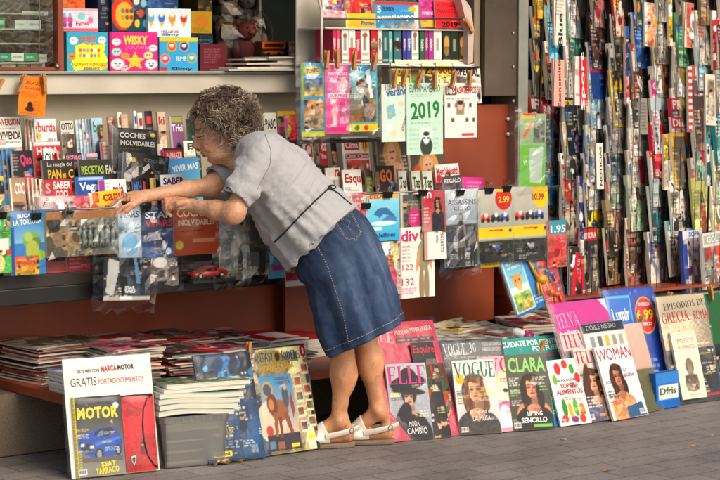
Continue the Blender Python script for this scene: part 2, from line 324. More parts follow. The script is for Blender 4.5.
# ---------------------------------------------------------------- printed sheets: magazines, boxes, books
def frame(B, yaw, lean, roll):
    y, l, r = math.radians(yaw), math.radians(lean), math.radians(roll)
    d = np.array([math.cos(y), math.sin(y), 0]); nb = np.array([-math.sin(y), math.cos(y), 0])   # nb: into the kiosk
    u = nb*math.sin(l)+ZV*math.cos(l); n = np.cross(d, u)                                        # n: out, to the street
    d2 = d*math.cos(r)+u*math.sin(r); u2 = u*math.cos(r)-d*math.sin(r)
    return d2, u2, n
COUNT = {}
def item(name, label, cat, x0, yt, x1, yb, Y, art=None, h=None, t=.006, lean=8, yaw=0, roll=0, group=None, bg='e8e2d4', spine=None,
         bow=.003, curl=0., wrap=False, back=None, pages=True, ground=None, parent=None, mt=None, anchor_b=None, bump_wrap=.006, wid=None, res=1.25):
    """one printed thing; (x0,yt)-(x1,yb) is where its face shows in the photograph, Y the plane it stands in"""
    d, u, n = frame(None, yaw, lean, roll)
    if anchor_b is not None: BL = np.array(anchor_b, float)
    elif yb is None: BL = P(x0, yt, Y)-u*h
    elif ground is not None: BL = G(x0, yb, ground)
    else: BL = P(x0, yb, Y)
    wd = wid or hit_x(BL, d, x1); ht = h if h else hit_y(BL, u, yt)
    sc = FPX/((BL-C0)@Fv)
    asp = wd/ht; nu = int(min(96, max(8, wd*sc*.79*res))); nv = int(min(130, max(10, ht*sc*res)))
    A = Art(nu, nv, asp, bg, abs(hash_(label+str(x0)+str(yt))) % 100000); texts = []
    for op in (art or []):
        if op[0] == 't': texts.append(op[1:])
        else: getattr(A, op[0])(*op[1:])
    if name == 'magazine' and nv > 26 and lean < 60:
        q = random.Random(hash_(label)+9); dk = A.a.mean() < .5
        for _ in range(3+int(nv > 50)*3):
            xa = q.choice((.04, .06, .55, .6)); ya = q.uniform(.26, .86); A.l(xa, ya, xa+q.uniform(.25, .38), ya+q.uniform(.03, .07), ['efe9dc', 'e8d860', 'efe9dc'][q.randrange(3)] if A.a[int(ya*nv)-1, int((xa+.1)*nu)].mean() < .5 else ['2a2626', 'a82838', '2a3a6a'][q.randrange(3)], 2+(nv > 50))
        if h is None or nv > 60:
            bx = q.choice((.04, .78)); A.r(bx, .9, bx+.17, .97, 'e6e2d8')
            for b_i in range(6): A.r(bx+.015+.025*b_i, .908, bx+.027+.025*b_i, .955, '2a2a2a')
        if q.random() < .35: A.e(q.choice((.14, .86)), q.uniform(.22, .34), .1, .1*min(1, asp+.1), q.choice(('c8a820', 'b82838', '3a6aa0', 'c85a20')))
    col = A.a; lum = col.mean(-1, keepdims=True); col = np.clip(lum+(col-lum)*1.06, 0, 1); col = np.clip((col-.46)*1.14+.47, .02, .96)
    uu = np.linspace(0, 1, nu)[None]+np.zeros((nv, 1)); vv = np.linspace(1, 0, nv)[:, None]+np.zeros((1, nu))
    sg = random.Random(hash_(label)).uniform(-1, 1)
    def defo(a, b): return bow*4*a*(1-a)*(1+.4*sg)+curl*np.maximum(0, b-.55)**2*5*(a*.6+.4)+bow*sg*b*a
    def pt(a, b, off): a = np.asarray(a, float); b = np.asarray(b, float); q = (off+defo(a, b)); return BL+d*(a*wd)[..., None]+u*(b*ht)[..., None]+n*q[..., None]
    mb = MB(); mb.grid(pt(uu, vv, 0*uu), col)
    bk = hx(back) if back else hx('cfc8b8')
    mb.grid(pt(np.array([[1, 0], [1, 0.]]), np.array([[1, 1], [0, 0.]]), -t), bk)
    L = max(2, min(9, int(t/.0012))) if pages else 1
    sp = hx(spine) if spine else None; rg = random.Random(5)
    for e_ in range(4):
        for k in range(L):
            o0, o1 = -t*k/L, -t*(k+1)/L; s_ = np.linspace(0, 1, 7)
            a, b = {0: (0*s_, 1-s_), 1: (1-0*s_, s_), 2: (s_, 1-0*s_), 3: (1-s_, 0*s_)}[e_]
            g_ = .72+.22*rg.random(); c = np.array([g_, g_*.965, g_*.88]) if pages else col[(-1 if e_ == 3 else 0), 0]*.9
            if e_ == 0 and sp is not None: c = sp
            if e_ == 3 and sp is not None and lean == 90 and k < L*.7: c = sp*(.8+.2*rg.random())
            mb.grid(np.stack([pt(a, b, 0*s_+o0), pt(a, b, 0*s_+o1)]), c)
    for k, tx in enumerate(texts):
        s_, a0, b0, a1, b1, c = tx[:6]; fnt = tx[6] if len(tx) > 6 else 'b'; rot = math.radians(tx[7]) if len(tx) > 7 else 0
        V, Fc = text_geo(s_, fnt)
        if rot:
            cx, cy = (a0+a1)/2*wd, (1-(b0+b1)/2)*ht; X = (V[:, 0]-.5)*(a1-a0)*wd; Yv = (V[:, 1]-.5)*(b1-b0)*ht
            a = (cx+X*math.cos(rot)-Yv*math.sin(rot))/wd; b = (cy+X*math.sin(rot)+Yv*math.cos(rot))/ht
        else: a = a0+V[:, 0]*(a1-a0); b = 1-(b1-V[:, 1]*(b1-b0)) if False else (1-b1)+V[:, 1]*(b1-b0)
        mb.add(pt(a, b, 0*a+.0007+.0002*k), Fc, hx(c))
    o = mb.build(name, mt or M_PRINT, parent)
    if cat: tag(o, label, cat, group)
    elif label: o['label'] = label
    o_info = dict(BL=BL, d=d, u=u, n=n, w=wd, h=ht, t=t)
    INFO[o.name] = o_info
    if wrap:
        crinkle(o, o_info, wrap if not isinstance(wrap, bool) else 1.0, bump_wrap)
    return o
INFO = {}
def hash_(s):
    h = 0
    for ch in s: h = (h*131+ord(ch)) % 2147483647
    return h
def crinkle(o, I, k=1.0, amp=.006, grow=None, name='plastic_wrap', m=None, off=.004):
    """a wrinkled clear bag round the front of a thing"""
    grow = grow if grow is not None else .008+.008*k
    nu, nv = max(5, int(I['w']/.018)), max(6, int(I['h']/.018))
    rg = np.random.default_rng(hash_(o.name)); a = np.linspace(-grow/I['w'], 1+grow/I['w'], nu); b = np.linspace(-grow/I['h'], 1+grow/I['h'], nv)
    Aa, Bb = np.meshgrid(a, b); Aa = Aa+rg.normal(0, .15/nu, Aa.shape); Bb = Bb+rg.normal(0, .15/nv, Bb.shape)
    N_ = off+amp*k*rg.random(Aa.shape)
    if k > 1.1: Bb = Bb-(Bb < .25)*.035*k*rg.random(Aa.shape)*(1-Bb); N_ = N_+.012*k*np.sin(np.pi*np.clip(Aa, 0, 1))*np.sin(np.pi*np.clip(1-Bb, 0, 1))**.7
    edge = (np.arange(nu) == 0) | (np.arange(nu) == nu-1); N_[:, edge] = -I['t']*.5; N_[0] = N_[-1] = -I['t']*.5
    Pm = I['BL']+I['d']*(Aa*I['w'])[..., None]+I['u']*(Bb*I['h'])[..., None]+I['n']*N_[..., None]
    mb = MB(); mb.grid(Pm[::-1], (1, 1, 1)); c = mb.build(name, m or (M_FILM2 if k >= 1.5 else M_FILM), o, k < 1.5); return c
T = lambda *a: ('t',)+a
# ================================================================ ground
def ground_mat():
    m = bpy.data.materials.new('grey_pavers'); m.use_nodes = True; N = m.node_tree; b = N.nodes['Principled BSDF']; L = N.links.new
    tc = N.nodes.new('ShaderNodeTexCoord'); br = N.nodes.new('ShaderNodeTexBrick')
    L(tc.outputs['Object'], br.inputs['Vector'])
    br.inputs['Scale'].default_value = 1; br.inputs['Brick Width'].default_value = .24; br.inputs['Row Height'].default_value = .12
    br.inputs['Mortar Size'].default_value = .003; br.inputs['Mortar Smooth'].default_value = .35; br.inputs['Bias'].default_value = 0
    br.inputs['Color1'].default_value = (*lin((.53, .50, .475)), 1); br.inputs['Color2'].default_value = (*lin((.49, .46, .435)), 1)
    br.inputs['Mortar'].default_value = (*lin((.35, .33, .31)), 1)
    def noise(sc, det, ro=.6):
        n = N.nodes.new('ShaderNodeTexNoise'); n.inputs['Scale'].default_value = sc; n.inputs['Detail'].default_value = det; n.inputs['Roughness'].default_value = ro
        L(tc.outputs['Object'], n.inputs['Vector']); return n.outputs[0]
    def rng(x, a, b_, c, d):
        r = N.nodes.new('ShaderNodeMapRange'); L(x, r.inputs[0])
        for i, v in enumerate((a, b_, c, d)): r.inputs[i+1].default_value = v
        return r.outputs[0]
    def mul(c, f):
        x = N.nodes.new('ShaderNodeMix'); x.data_type = 'RGBA'; x.blend_type = 'MULTIPLY'; x.inputs[0].default_value = 1; L(c, x.inputs[6]); L(f, x.inputs[7]); return x.outputs[2]
    c = mul(br.outputs[0], rng(noise(2.2, 5), .3, .7, .72, 1.2)); c = mul(c, rng(noise(110, 3, .8), .3, .7, .7, 1.3)); c = mul(c, rng(noise(14, 6, .7), .35, .5, .9, 1.02))
    L(c, b.inputs['Base Color']); b.inputs['Specular IOR Level'].default_value = .35
    L(rng(noise(6, 5), .3, .7, .5, .8), b.inputs['Roughness'])
    h = N.nodes.new('ShaderNodeMath'); h.operation = 'MULTIPLY_ADD'; L(noise(160, 4, .7), h.inputs[0]); h.inputs[1].default_value = .25
    inv = N.nodes.new('ShaderNodeMath'); inv.operation = 'SUBTRACT'; inv.inputs[0].default_value = 1; L(br.outputs['Fac'], inv.inputs[1]); L(inv.outputs[0], h.inputs[2])
    bp = N.nodes.new('ShaderNodeBump'); bp.inputs['Strength'].default_value = .6; bp.inputs['Distance'].default_value = .004; L(h.outputs[0], bp.inputs['Height']); L(bp.outputs[0], b.inputs['Normal'])
    return m
mb = MB(); mb.add([(-40, -40, 0), (60, -40, 0), (60, 60, 0), (-40, 60, 0)], [(0, 1, 2, 3)])
tag(mb.build('pavement', ground_mat()), None, None, kind='structure')
# ================================================================ the kiosk: one building with its parts
K = thing('newsstand_kiosk', 'open street newsstand with white sill beam, red-brown panels and dark interior', 'kiosk')
YL, ZL = 6.30, .28            # low ledge
def kbox(name, m, *bs, parent=None, lab=None):
    mb = MB()
    for a, b in bs: mb.box(a, b)
    o = mb.build(name, m, parent or K)
    bv = o.modifiers.new('bevel', 'BEVEL'); bv.width = .003; bv.segments = 2; bv.limit_method = 'ANGLE'
    if lab: o['label'] = lab
    return o
kbox('ledge', M_BROWN, ((3.61, YL, ZL-.035), (8.6, 6.98, ZL)))
kbox('plinth', M_STONE, ((1.2, 6.75, .004), (8.9, 7.4, ZL-.037)))
kbox('lower_panel', M_BROWN, ((1.0, 7.0, ZL-.035), (5.96, 7.03, .64)), lab='wide red-brown panel below the counter')
kbox('counter_edge', M_BLACK, ((1.0, 6.47, .615), (6.02, 6.50, .675)), lab='black counter edge strip')
kbox('counter_shelf', M_BLACK, ((1.0, 6.502, .63), (6.02, 6.96, .655)))
# stepped display behind the front row of bags
st = []
for (ya, yb, z) in ((6.503, 6.57, .72), (6.572, 6.66, .80), (6.662, 6.75, .84), (6.752, 6.84, .88), (6.842, 6.96, .96)): st.append(((1.0, ya, .657), (5.45, yb, z)))
kbox('stepped_display', mat('display_steps', (.16, .13, .11), rough=.6, nvar=.2, nscale=10), *st)
kbox('back_wall', M_CREAM, ((1.0, 6.965, .64), (5.93, 7.0, 1.43)), lab='cream wall above the magazines')
kbox('sill_beam', M_WHITE, ((1.0, 6.85, P(100, 94, 6.85)[2]), (5.93, 6.963, 1.452)), lab='white beam under the sill')
kbox('sill', M_ALU, ((1.0, 6.83, 1.454), (5.93, 7.9, 1.466)))
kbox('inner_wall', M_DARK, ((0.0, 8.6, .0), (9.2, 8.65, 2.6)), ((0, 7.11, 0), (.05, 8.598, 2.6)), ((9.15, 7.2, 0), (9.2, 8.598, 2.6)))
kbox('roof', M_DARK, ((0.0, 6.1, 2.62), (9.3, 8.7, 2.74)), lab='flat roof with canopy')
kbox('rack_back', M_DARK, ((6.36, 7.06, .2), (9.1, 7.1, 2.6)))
# brown cabinet between the central rack and the hanging magazines
cx0, cx1 = P(444, 150, 6.86)[0], P(511.5, 150, 6.86)[0]; cx2 = P(519.5, 150, 6.84)[0]
kbox('side_cabinet', M_BROWN, ((cx0, 6.86, .676), (cx1, 6.98, P(480, 104.5, 6.86)[2])), lab='red-brown cabinet side with two bolts')
kbox('cabinet_post', M_BROWN, ((cx1+.003, 6.84, .31), (cx2, 6.98, P(480, 105.5, 6.86)[2])))
kbox('lower_cabinet', M_BROWN, ((5.0, 6.92, .31), (6.2, 6.94, .613)))
for py in (119, 134):
    mb = MB(); c = P(508, py, 6.852); mb.ell(c, (.009, .008, .009), (.85, .83, .78), n=10); mb.box(c-np.array([.013, -.002, .003]), c+np.array([.013, .004, .003]), (.8, .78, .72)); mb.build('bolt', M_PLAST, K, True)
# steel pillar
x0, x1, x2 = P(485, 60, 6.8)[0], P(517, 60, 6.8)[0], P(527, 60, 6.8)[0]
kbox('pillar', M_STEEL, ((x0, 6.8, 1.352), (x1, 6.98, 2.6)), lab='brushed steel pillar with rivets')
kbox('pillar_strip', M_ALU, ((x1+.002, 6.79, .6), (x2, 6.98, 2.6)))
for py in (33, 67, 101): mb = MB(); mb.ell(P(513.5, py, 6.797), (.008, .004, .008), (.5, .47, .42), n=10); mb.build('rivet', M_ALU, K, True)
xb = P(474, 60, 6.83)[0]
kbox('pillar_trim', mat('beige_trim', (.55, .48, .39), rough=.6, nvar=.1), ((xb, 6.83, 1.352), (x0-.002, 6.96, 2.6)))
# rails the bagged papers hang on
def rail(name, a, b, r=.004, m=M_WIRE, parent=K):
    mb = MB(); mb.tube([a, b], r); return mb.build(name, m, parent, True)
rail('clip_rail', P(-10, 213, 6.455), P(220, 203, 6.455))
rail('clip_rail', P(300, 196, 6.455), P(560, 186, 6.455))
# window of the kiosk, upper left: brown frame, shelves, glass
WN = thing('display_window', 'glass display window in a thin red-brown frame at the upper left, with gum packs', 'window')
def at6(x, y, Y=6.86): return P(x, y, Y)
a = at6(56, 75)[0]; b_ = at6(61.5, 75)[0]
kb = MB(); kb.box((a, 6.84, 1.467), (b_, 6.88, 2.4)); kb.box((1.6, 6.84, 1.468), (a-.001, 6.88, 1.482)); o = kb.build('window_frame', M_BROWN, WN)
kb = MB(); kb.add([(1.6, 6.86, 1.483), (a-.001, 6.86, 1.483), (a-.001, 6.86, 2.4), (1.6, 6.86, 2.4)], [(0, 1, 2, 3)]); kb.build('pane', M_GLASS, WN)
kb = MB(); kb.ell(at6(57.5, 66, 6.838), (.012, .006, .012), (.35, .2, .15)); kb.ell(at6(57.5, 66, 6.833), (.006, .004, .006), (.7, .65, .6)); kb.build('lock', M_PLAST, WN, True)
kb = MB(); kb.tube([at6(39, 70, 6.9), at6(39.5, -5, 6.9)], .002); kb.build('divider_rod', M_WIRE, WN)
GS = kb = MB()
for z in (1.50, 1.575, 1.63, 1.69): kb.box((2.2, 6.93, z-.006), (a-.01, 7.1, z))
kb.build('glass_shelf', M_ALU, WN)
kb = MB(); kb.box((1.6, 7.12, 1.47), (a+.03, 7.14, 2.4)); kb.build('window_back', mat('grey_window_back', (.34, .34, .33), rough=.35, nvar=.5, nscale=4, metal=.4), WN)
# far right of the window: dark pane seen through the opening
DP = thing('interior_window', 'dark green-grey window pane inside the kiosk, behind the stacked papers on the sill', 'window')
xa, xc = P(261, 40, 7.75)[0], P(322, 40, 7.75)[0]
kb = MB(); kb.box((xa, 7.75, 1.47), (xc+.4, 7.76, 2.3)); kb.build('pane', mat('dark_pane', (.16, .18, .165), rough=.12, nvar=.45, nscale=3), DP)
kb = MB(); kb.box((xa-.014, 7.745, 1.47), (xa-.001, 7.765, 2.3)); kb.build('window_frame', M_ALU, DP)
# ================================================================ small hardware that repeats
def peg_proto():
    r = thing('clothes_peg', 'x', 'clothes peg')
    for s in (-1, 1):
        mb = MB(); V = [(-.0055, s*.001, -.036), (.0055, s*.001, -.036), (.0055, s*.0065, -.03), (-.0055, s*.0065, -.03), (-.0055, s*.002, .0), (.0055, s*.002, .0), (.0055, s*.010, .0), (-.0055, s*.010, .0), (-.0055, s*.006, .036), (.0055, s*.006, .036), (.0055, s*.011, .036), (-.0055, s*.011, .036)]
        F_ = [(0, 1, 2, 3), (8, 9, 10, 11)]+[(a+i, a+(i+1) % 4, a+4+(i+1) % 4, a+4+i) for a in (0, 4) for i in range(4)]
        mb.add(V, F_); mb.build('jaw', M_WOOD, r)
    mb = MB(); t = np.linspace(0, 6*math.pi, 40); mb.tube(np.stack([np.linspace(-.007, .007, 40), .007*np.cos(t)*.9, .003*np.sin(t)+.002], 1), .0008, 4); mb.build('spring', M_WIRE, r)
    return r
def clip_proto():
    r = thing('binder_clip', 'x', 'binder clip')
    mb = MB(); mb.add([(-.016, -.010, .0), (.016, -.010, .0), (.016, .010, .0), (-.016, .010, .0), (-.016, -.0015, -.021), (.016, -.0015, -.021), (.016, .0015, -.021), (-.016, .0015, -.021)], [(0, 1, 2, 3), (0, 4, 5, 1), (2, 6, 7, 3), (0, 3, 7, 4), (1, 5, 6, 2)]); mb.build('clip_body', M_BLACK, r)
    for s in (-1, 1):
        mb = MB(); mb.tube([(-.008, s*.003, -.02), (-.006, s*.008, .006), (-.004, s*.012, .022), (.004, s*.012, .022), (.006, s*.008, .006), (.008, s*.003, -.02)], .0011, 6); mb.build('wire_handle', M_BLACK if s > 0 else M_WIRE, r, True)
    return r
PROTO = {}
def place(kind, pos, label, group, rot=(0, 0, 0), scale=1.):
    if kind not in PROTO: PROTO[kind] = {'peg': peg_proto, 'clip': clip_proto}[kind](); r = PROTO[kind]
    else:
        s = PROTO[kind]; r = s.copy(); COL.objects.link(r)
        for ch in s.children: c = ch.copy(); COL.objects.link(c); c.parent = r
    r.location = Vector(pos); r.rotation_euler = rot; r['label'] = label; r['group'] = group; r.scale = (scale,)*3
    return r
def peg(x, y, Y, where, tilt=0, turn=0): return place('peg', P(x, y, Y), 'wooden clothes peg '+where, 'wooden clothes pegs', (math.radians(turn), math.radians(tilt), 0), 1.08)
def clip(x, y, Y, where, s=1.0): return place('clip', P(x, y, Y), 'black binder clip '+where, 'black binder clips', (0, 0, 0), s)
def spine_t(s, a0, b0, a1, b1, c, wd_ratio, font='b', rot=90):
    """text running up a narrow spine; the box is given in spine coordinates"""
    cx, cy = (a0+a1)/2, (b0+b1)/2; L = (b1-b0)/wd_ratio; Hh = (a1-a0)*wd_ratio
    return T(s, cx-L/2, cy-Hh/2, cx+L/2, cy+Hh/2, c, font, rot)
GR1 = 'magazines on the stepped display left of the woman'
def mag(label, x0, yt, x1, Y, art, **k):
    k.setdefault('h', .26); k.setdefault('group', GR1); yb = k.pop('yb', None)
    if yb is not None: k['h'] = None
    return item(k.pop('name', 'magazine'), label, k.pop('cat', 'magazine'), x0, yt, x1, yb, Y, art, **k)
Wt = 'e9e3d6'
# ---------------------------------------------------------------- row 1, against the cream wall
R1 = 6.92
mag('white property magazine with red INVERSION title at the far left of the top row', -4, 117, 25, R1, [T('INVERSION', .02, .03, .97, .13, 'c0202a'), ('l', .1, .16, .8, .2, '666666', 1), T('VIVIENDA', .08, .22, .98, .34, '22201e'), ('l', .3, .36, .95, .4, '555555', 1), ('n', 0, .45, 1, 1, ['c8b8a0', 'a08868', '8a9aa0'], .1)], bg=Wt)
for i, (xa, c) in enumerate(((24, 'c8b4a0'), (27.5, 'b89a86'), (31, 'd8ccb8'))):
    mag(['grey-pink magazine edge just right of the white INVERSION magazine', 'brownish magazine edge between INVERSION and burda', 'pale magazine edge touching the left side of burda'][i], xa, 119+i, xa+10, R1-.012*(i+1), [('n', 0, 0, 1, 1, [c, '9a6a5a', 'd8d0c0'], .1), ('r', 0, 0, .12, 1, 'e8e0d0')], bg=c, t=.008)
mag('white sewing magazine with big red burda title and two dark-haired heads', 34, 119, 61, R1-.05, [T('burda', .14, .05, .97, .2, 'c8202c'), ('l', .06, .22, .3, .4, '555555', 5), ('por', .62, .42, .13, 'c89878', '2a1a14', '8a3030'), ('por', .9, .5, .1, 'c89878', '2a1a14', 'b89020'), T('STYLE', .03, .1, .1, .3, 'c8202c')], bg='ece6da', t=.012)
mag('grey music magazine titled OTTO behind the white burda', 60, 121, 78, R1-.02, [T('OTTO', .05, .03, .95, .14, '1a1a1a'), ('n', 0, .2, 1, 1, ['6a6258', '3a3430', 'a89a88'], .12), ('l', .1, .17, .9, .22, '333333', 2)], bg='c8c2b4')
for i in range(5):
    mag('pale blue magazine, '+['first', 'second', 'third', 'fourth', 'fifth'][i]+' of the tight fan left of the bu cover', 75+i*3.3, 120-.3*i, 88+i*3.3, R1-.01-.008*i, [('n', .1, 0, 1, 1, ['8ea8b8', '6c8aa0', 'b8c4c4'], .1), ('r', 0, 0, .1, 1, 'e4e6e2')], bg='9ab4c2', spine='dfe2de', t=.007)
mag('light blue magazine with green bu title beside a brown-haired head', 91, 118, 107, R1-.06, [('g', 0, 0, 1, 1, 'a4c0d0', '6e90a8'), T('bu', .1, .06, .72, .22, '2e6a3e'), ('por', .92, .2, .14, 'c89878', '4a2a1a', '3a4a5a')], bg='9fbccb', t=.008)
mag('dull red novel-like magazine right of the light blue bu cover', 107, 117, 118, R1-.02, [('n', 0, 0, 1, 1, ['9a4a3a', '6a3028', 'b88a70', '7a2a24'], .09), ('l', .1, .04, .9, .1, 'e8d8c0', 1)], bg='8a4034')
for i, (xa, xb, yt, c, tc, lb) in enumerate(((117, 127, 112, 'd8d0c0', '9a3a30', 'white booklet with a small red print at the left of the top pair'), (121, 133, 114, 'b89888', 'd8b090', 'pinkish-brown booklet half covered behind the white booklet'), (133, 141, 111, 'e4e0d8', '2a4aa0', 'white booklet with blue and yellow print above the black car folder'), (137, 147, 113, 'd8d4cc', 'a02a2a', 'cream booklet with a red face print above the black car folder'), (144, 157, 111, '24242c', 'c83a3a', 'navy blue booklet with a red mark in the top row'))):
    mag(lb, xa, yt, xb, R1-.01*i, [('r', .2, .08, .85, .2, tc), ('l', .15, .25, .9, .5, '8a8078', 5), ('n', 0, .5, 1, 1, [c, '8a7a6a'], .1)], bg=c, t=.008)
mag('tan magazine with red ki title turned edge-on in the top row', 157, 112, 170, R1-.03, [T('ki', .1, .07, .8, .2, 'b82a24'), ('n', 0, .3, 1, 1, ['b8a08a', 'a07a68', 'c8b8a4'], .1)], bg='c4ac96', spine='cfc0ae', t=.012)
mag('white-framed magazine titled Trici over purple yarn with a small dark bust', 169, 116, 187, R1-.05, [('r', .1, .02, .95, .1, '8a9a3a'), T('Trici', .1, .13, .95, .25, 'efe6ee'), ('r', 0, .0, .08, 1, 'e8e4dc'), ('e', .55, .52, .2, .1, '2a1a16'), ('e', .55, .62, .3, .1, 'c8a07a')], bg='7c5478', t=.009)
mag('dark green magazine directly in front of the woman\'s forehead', 186, 119, 203, R1-.03, [('n', 0, 0, 1, 1, ['2c4a3c', '1e3a34', '3c5a4a'], .15)], bg='2c4a3e')
mag('small white card with letter E beside the woman\'s nose', 183, 141, 197, R1-.1, [T('E', .3, .08, .75, .3, '1a3a2a'), ('r', 0, .5, 1, .62, 'c8a030')], bg='e4e2da', h=.12)
# ---------------------------------------------------------------- row 2
R2 = 6.83
for i in range(3):
    mag('blue comic edge, '+['leftmost', 'middle', 'rightmost'][i]+' of three left of the black Quo cover', -3+i*4.5, 150-i*.5, 11+i*4.5, R2-.01*i, [('n', .1, 0, 1, 1, ['1e4a78', '2a6a98', '18305a'], .1), ('r', 0, 0, .1, 1, 'c8d4d8')], bg='20507c', t=.008)
mag('black science magazine with magenta Quo title and an orange disc picture', 10, 151, 37, R2-.05, [T('Quo', .42, .05, .95, .24, 'c83a6a'), ('l', .05, .04, .35, .3, 'b8b0a8', 6), ('e', .75, .5, .3, .16, 'a83a6a'), ('e', .8, .52, .2, .1, 'd88a3a'), ('e', .35, .45, .12, .06, '5a5a7a'), ('r', 0, 0, .05, 1, 'dcd4c6')], bg='26202a', spine='d8d0c4')
mag('red framed gossip magazine with pink title and white pages at its left', 33, 142, 65, R2-.02, [('r', 0, 0, 1, .06, 'e8dcd0'), T('HOLA', .1, .08, .9, .2, 'f0e0d8'), ('n', 0, .24, 1, 1, ['b83038', 'd8a090', '8a2028'], .12)], bg='b82430', spine='e0d4c4', t=.012)
mag('white magazine with black QU letters tucked behind the PAN book', 43, 149, 58, R2-.07, [T('QU', .1, .06, .95, .22, '1c1c1c'), ('l', .1, .3, .9, .5, '8a8a8a', 4)], bg='e4e0d4', t=.01)
mag('salmon pink magazine edge above the word magia', 57, 151, 66, R2-.05, [('r', 0, 0, .3, 1, 'ead8cc'), ('n', .3, 0, 1, 1, ['c87870', 'a85a58'], .1)], bg='c8807a')
mag('dark magazine with a pink headline above the brown bread book', 65, 153, 87, R2-.06, [T('LECTURAS', .05, .04, .95, .1, 'd88a98'), ('n', 0, .14, 1, 1, ['4a3a4a', '2a2430', '7a5a5a'], .12)], bg='3c3040')
mag('black and purple magazine edge behind the green-titled recipe book', 86, 153, 103, R2-.04, [('n', 0, 0, 1, 1, ['2a2030', '5a3a5a', '8a7a80'], .1), ('r', 0, .0, 1, .06, 'c8a8b0')], bg='3a2c40')
mag('white magazine with red spine text between bu and the black car folder', 100, 142, 114, R2-.03, [('r', 0, 0, .25, 1, 'a83030'), ('l', .3, .05, .9, .2, '7a3a3a', 3), ('n', .3, .3, 1, 1, ['7a9a5a', 'c8b8a0', '5a6a3a'], .1)], bg='dcd4c8')
mag('white and green magazine with small im print left of the black car folder', 111, 145, 126, R2-.06, [T('im', .15, .07, .7, .2, '8a3a8a'), ('n', 0, .3, 1, 1, ['8aa84a', 'e0e0d0', '5a8a3a'], .1)], bg='e4e2d8')
mag('tilted black collector folder titled COCHES INOLVIDABLES with a small yellow badge', 113, 127, 157, 6.74, [T('COCHES', .14, .1, .72, .23, 'd0ccc4'), T('INOLVIDABLES', .14, .28, .96, .4, 'c8c4bc'), ('l', .14, .46, .9, .5, '8a7a40', 1), ('e', .9, .12, .06, .05, 'c8b030'), ('n', 0, .55, 1, 1, ['262422', '302c2a', '3a3634'], .2)], bg='2c2a28', h=.17, roll=-5, wrap=True, name='folder', cat='folder', t=.01)
mag('black folder with round yellow badge held in clear plastic under the COCHES folder', 124, 151, 166, 6.68, [('e', .18, .2, .07, .06, 'b8a030'), T('COCHES', .4, .12, .9, .22, '6a6864'), ('n', 0, .4, 1, 1, ['2a2826', '1c1a1a', '3c3a38'], .2)], bg='282624', h=.15, roll=-9, wrap=1.6, name='folder', cat='folder', t=.01, bow=.01)
mag('small white and pink booklet left of the red PAPA cover', 157, 144, 168, R2-.04, [('r', .3, .1, .9, .4, 'c84a8a'), ('l', .1, .5, .9, .7, '8a8a8a', 3)], bg='e0d8d0')
mag('red magazine titled PAPARAZZI above the blue VIVIR MAS cover', 163, 148, 187, R2-.06, [T('PAPARAZZI', .15, .07, .97, .17, 'e8c8c0'), ('n', 0, .25, 1, 1, ['a02830', '7a1c24', 'b86058'], .1), ('r', 0, 0, 1, .04, '2a2a2a')], bg='a82a30')
# ---------------------------------------------------------------- row 3
R3 = 6.74
mag('dark brown bread recipe book titled La magia del PAN en Casa', 42, 160, 79, R3, [T('La magia del', .14, .04, .92, .12, 'd0c8b8', 'n'), T('PAN', .14, .15, .55, .28, 'd8a820'), T('en', .58, .2, .7, .28, 'd8a820'), T('C', .78, .15, .94, .28, 'd8a820'), ('n', 0, .32, 1, 1, ['4a3a2a', '6a5238', '2a241e'], .14)], bg='2e2a26', t=.014, name='book', cat='book')
mag('dark recipe book titled RECETAS FACILES in green and white', 79, 160, 131, R3-.01, [T('RECETAS', .03, .09, .5, .22, '9ab83a'), T('FACILES', .54, .09, .98, .22, 'c8c4b8'), ('n', 0, .28, 1, 1, ['3a3c34', '24261f', '5a6a3a'], .14), ('e', .8, .4, .14, .1, 'd8d8c8'), ('e', .8, .4, .1, .07, '7a9a4a')], bg='2f312c', t=.014, name='book', cat='book')
mag('blue health magazine titled VIVIR MAS with a round blue emblem', 160, 160, 206, R3, [('g', 0, 0, 1, .35, '4a8cc0', '6ab0d0'), T('VIVIR MAS', .27, .1, .97, .2, 'f0f4f0', 'b', 3), ('e', .13, .17, .1, .06, '2a5a8a'), ('e', .13, .17, .07, .04, '6ab08a'), ('n', 0, .35, 1, 1, ['8ac0d8', 'd8e0d8', '5a98b8'], .15)], bg='60a0c8', roll=3)
mag('black glossy box standing edge-on left of the blue VIVIR MAS cover', 146, 163, 164, R3-.03, [('n', 0, 0, 1, 1, ['1c1a1c', '2c282a', '141214'], .2), ('l', .2, .1, .8, .2, '8a8a8a', 2)], bg='1c1a1c', name='box', cat='box', roll=-14, h=.14, t=.02)
# ---------------------------------------------------------------- row 4
R4 = 6.66
mag('teal and dark magazine at the very left edge beside the COC cover', -4, 176, 9, R4, [('n', 0, 0, 1, 1, ['2a6a80', '1e3040', 'd8b840', '24566a'], .1), ('r', .0, 0, 1, .06, 'd8b040')], bg='24566a')
mag('brown and cream cooking magazine titled COC with a chocolate cake', 9, 178, 30, R4-.01, [('g', 0, 0, 1, .5, '9a7a60', 'b89878'), T('COC', .28, .07, .93, .24, 'efe8da'), ('n', .1, .35, 1, 1, ['5a3a22', '8a6040', 'c8a880', '3a2416'], .12), ('r', 0, 0, .1, 1, 'e2dccc')], bg='94755c', spine='dcd4c4', t=.014)
for i, c in enumerate(('c85a3a', 'd8a090', 'c86a4a', 'e0b8a0')):
    mag(['orange', 'pale pink', 'rust coloured', 'peach'][i]+' magazine edge in the fan between COC and the SABER COCINAR cover', 27+i*4, 177.5+i*.4, 36+i*4, R4-.01-.01*i, [('r', 0, 0, .3, 1, 'e6dccc'), ('n', .3, 0, 1, 1, [c, 'c8a48a'], .1)], bg=c, spine='e0d6c6', t=.008)
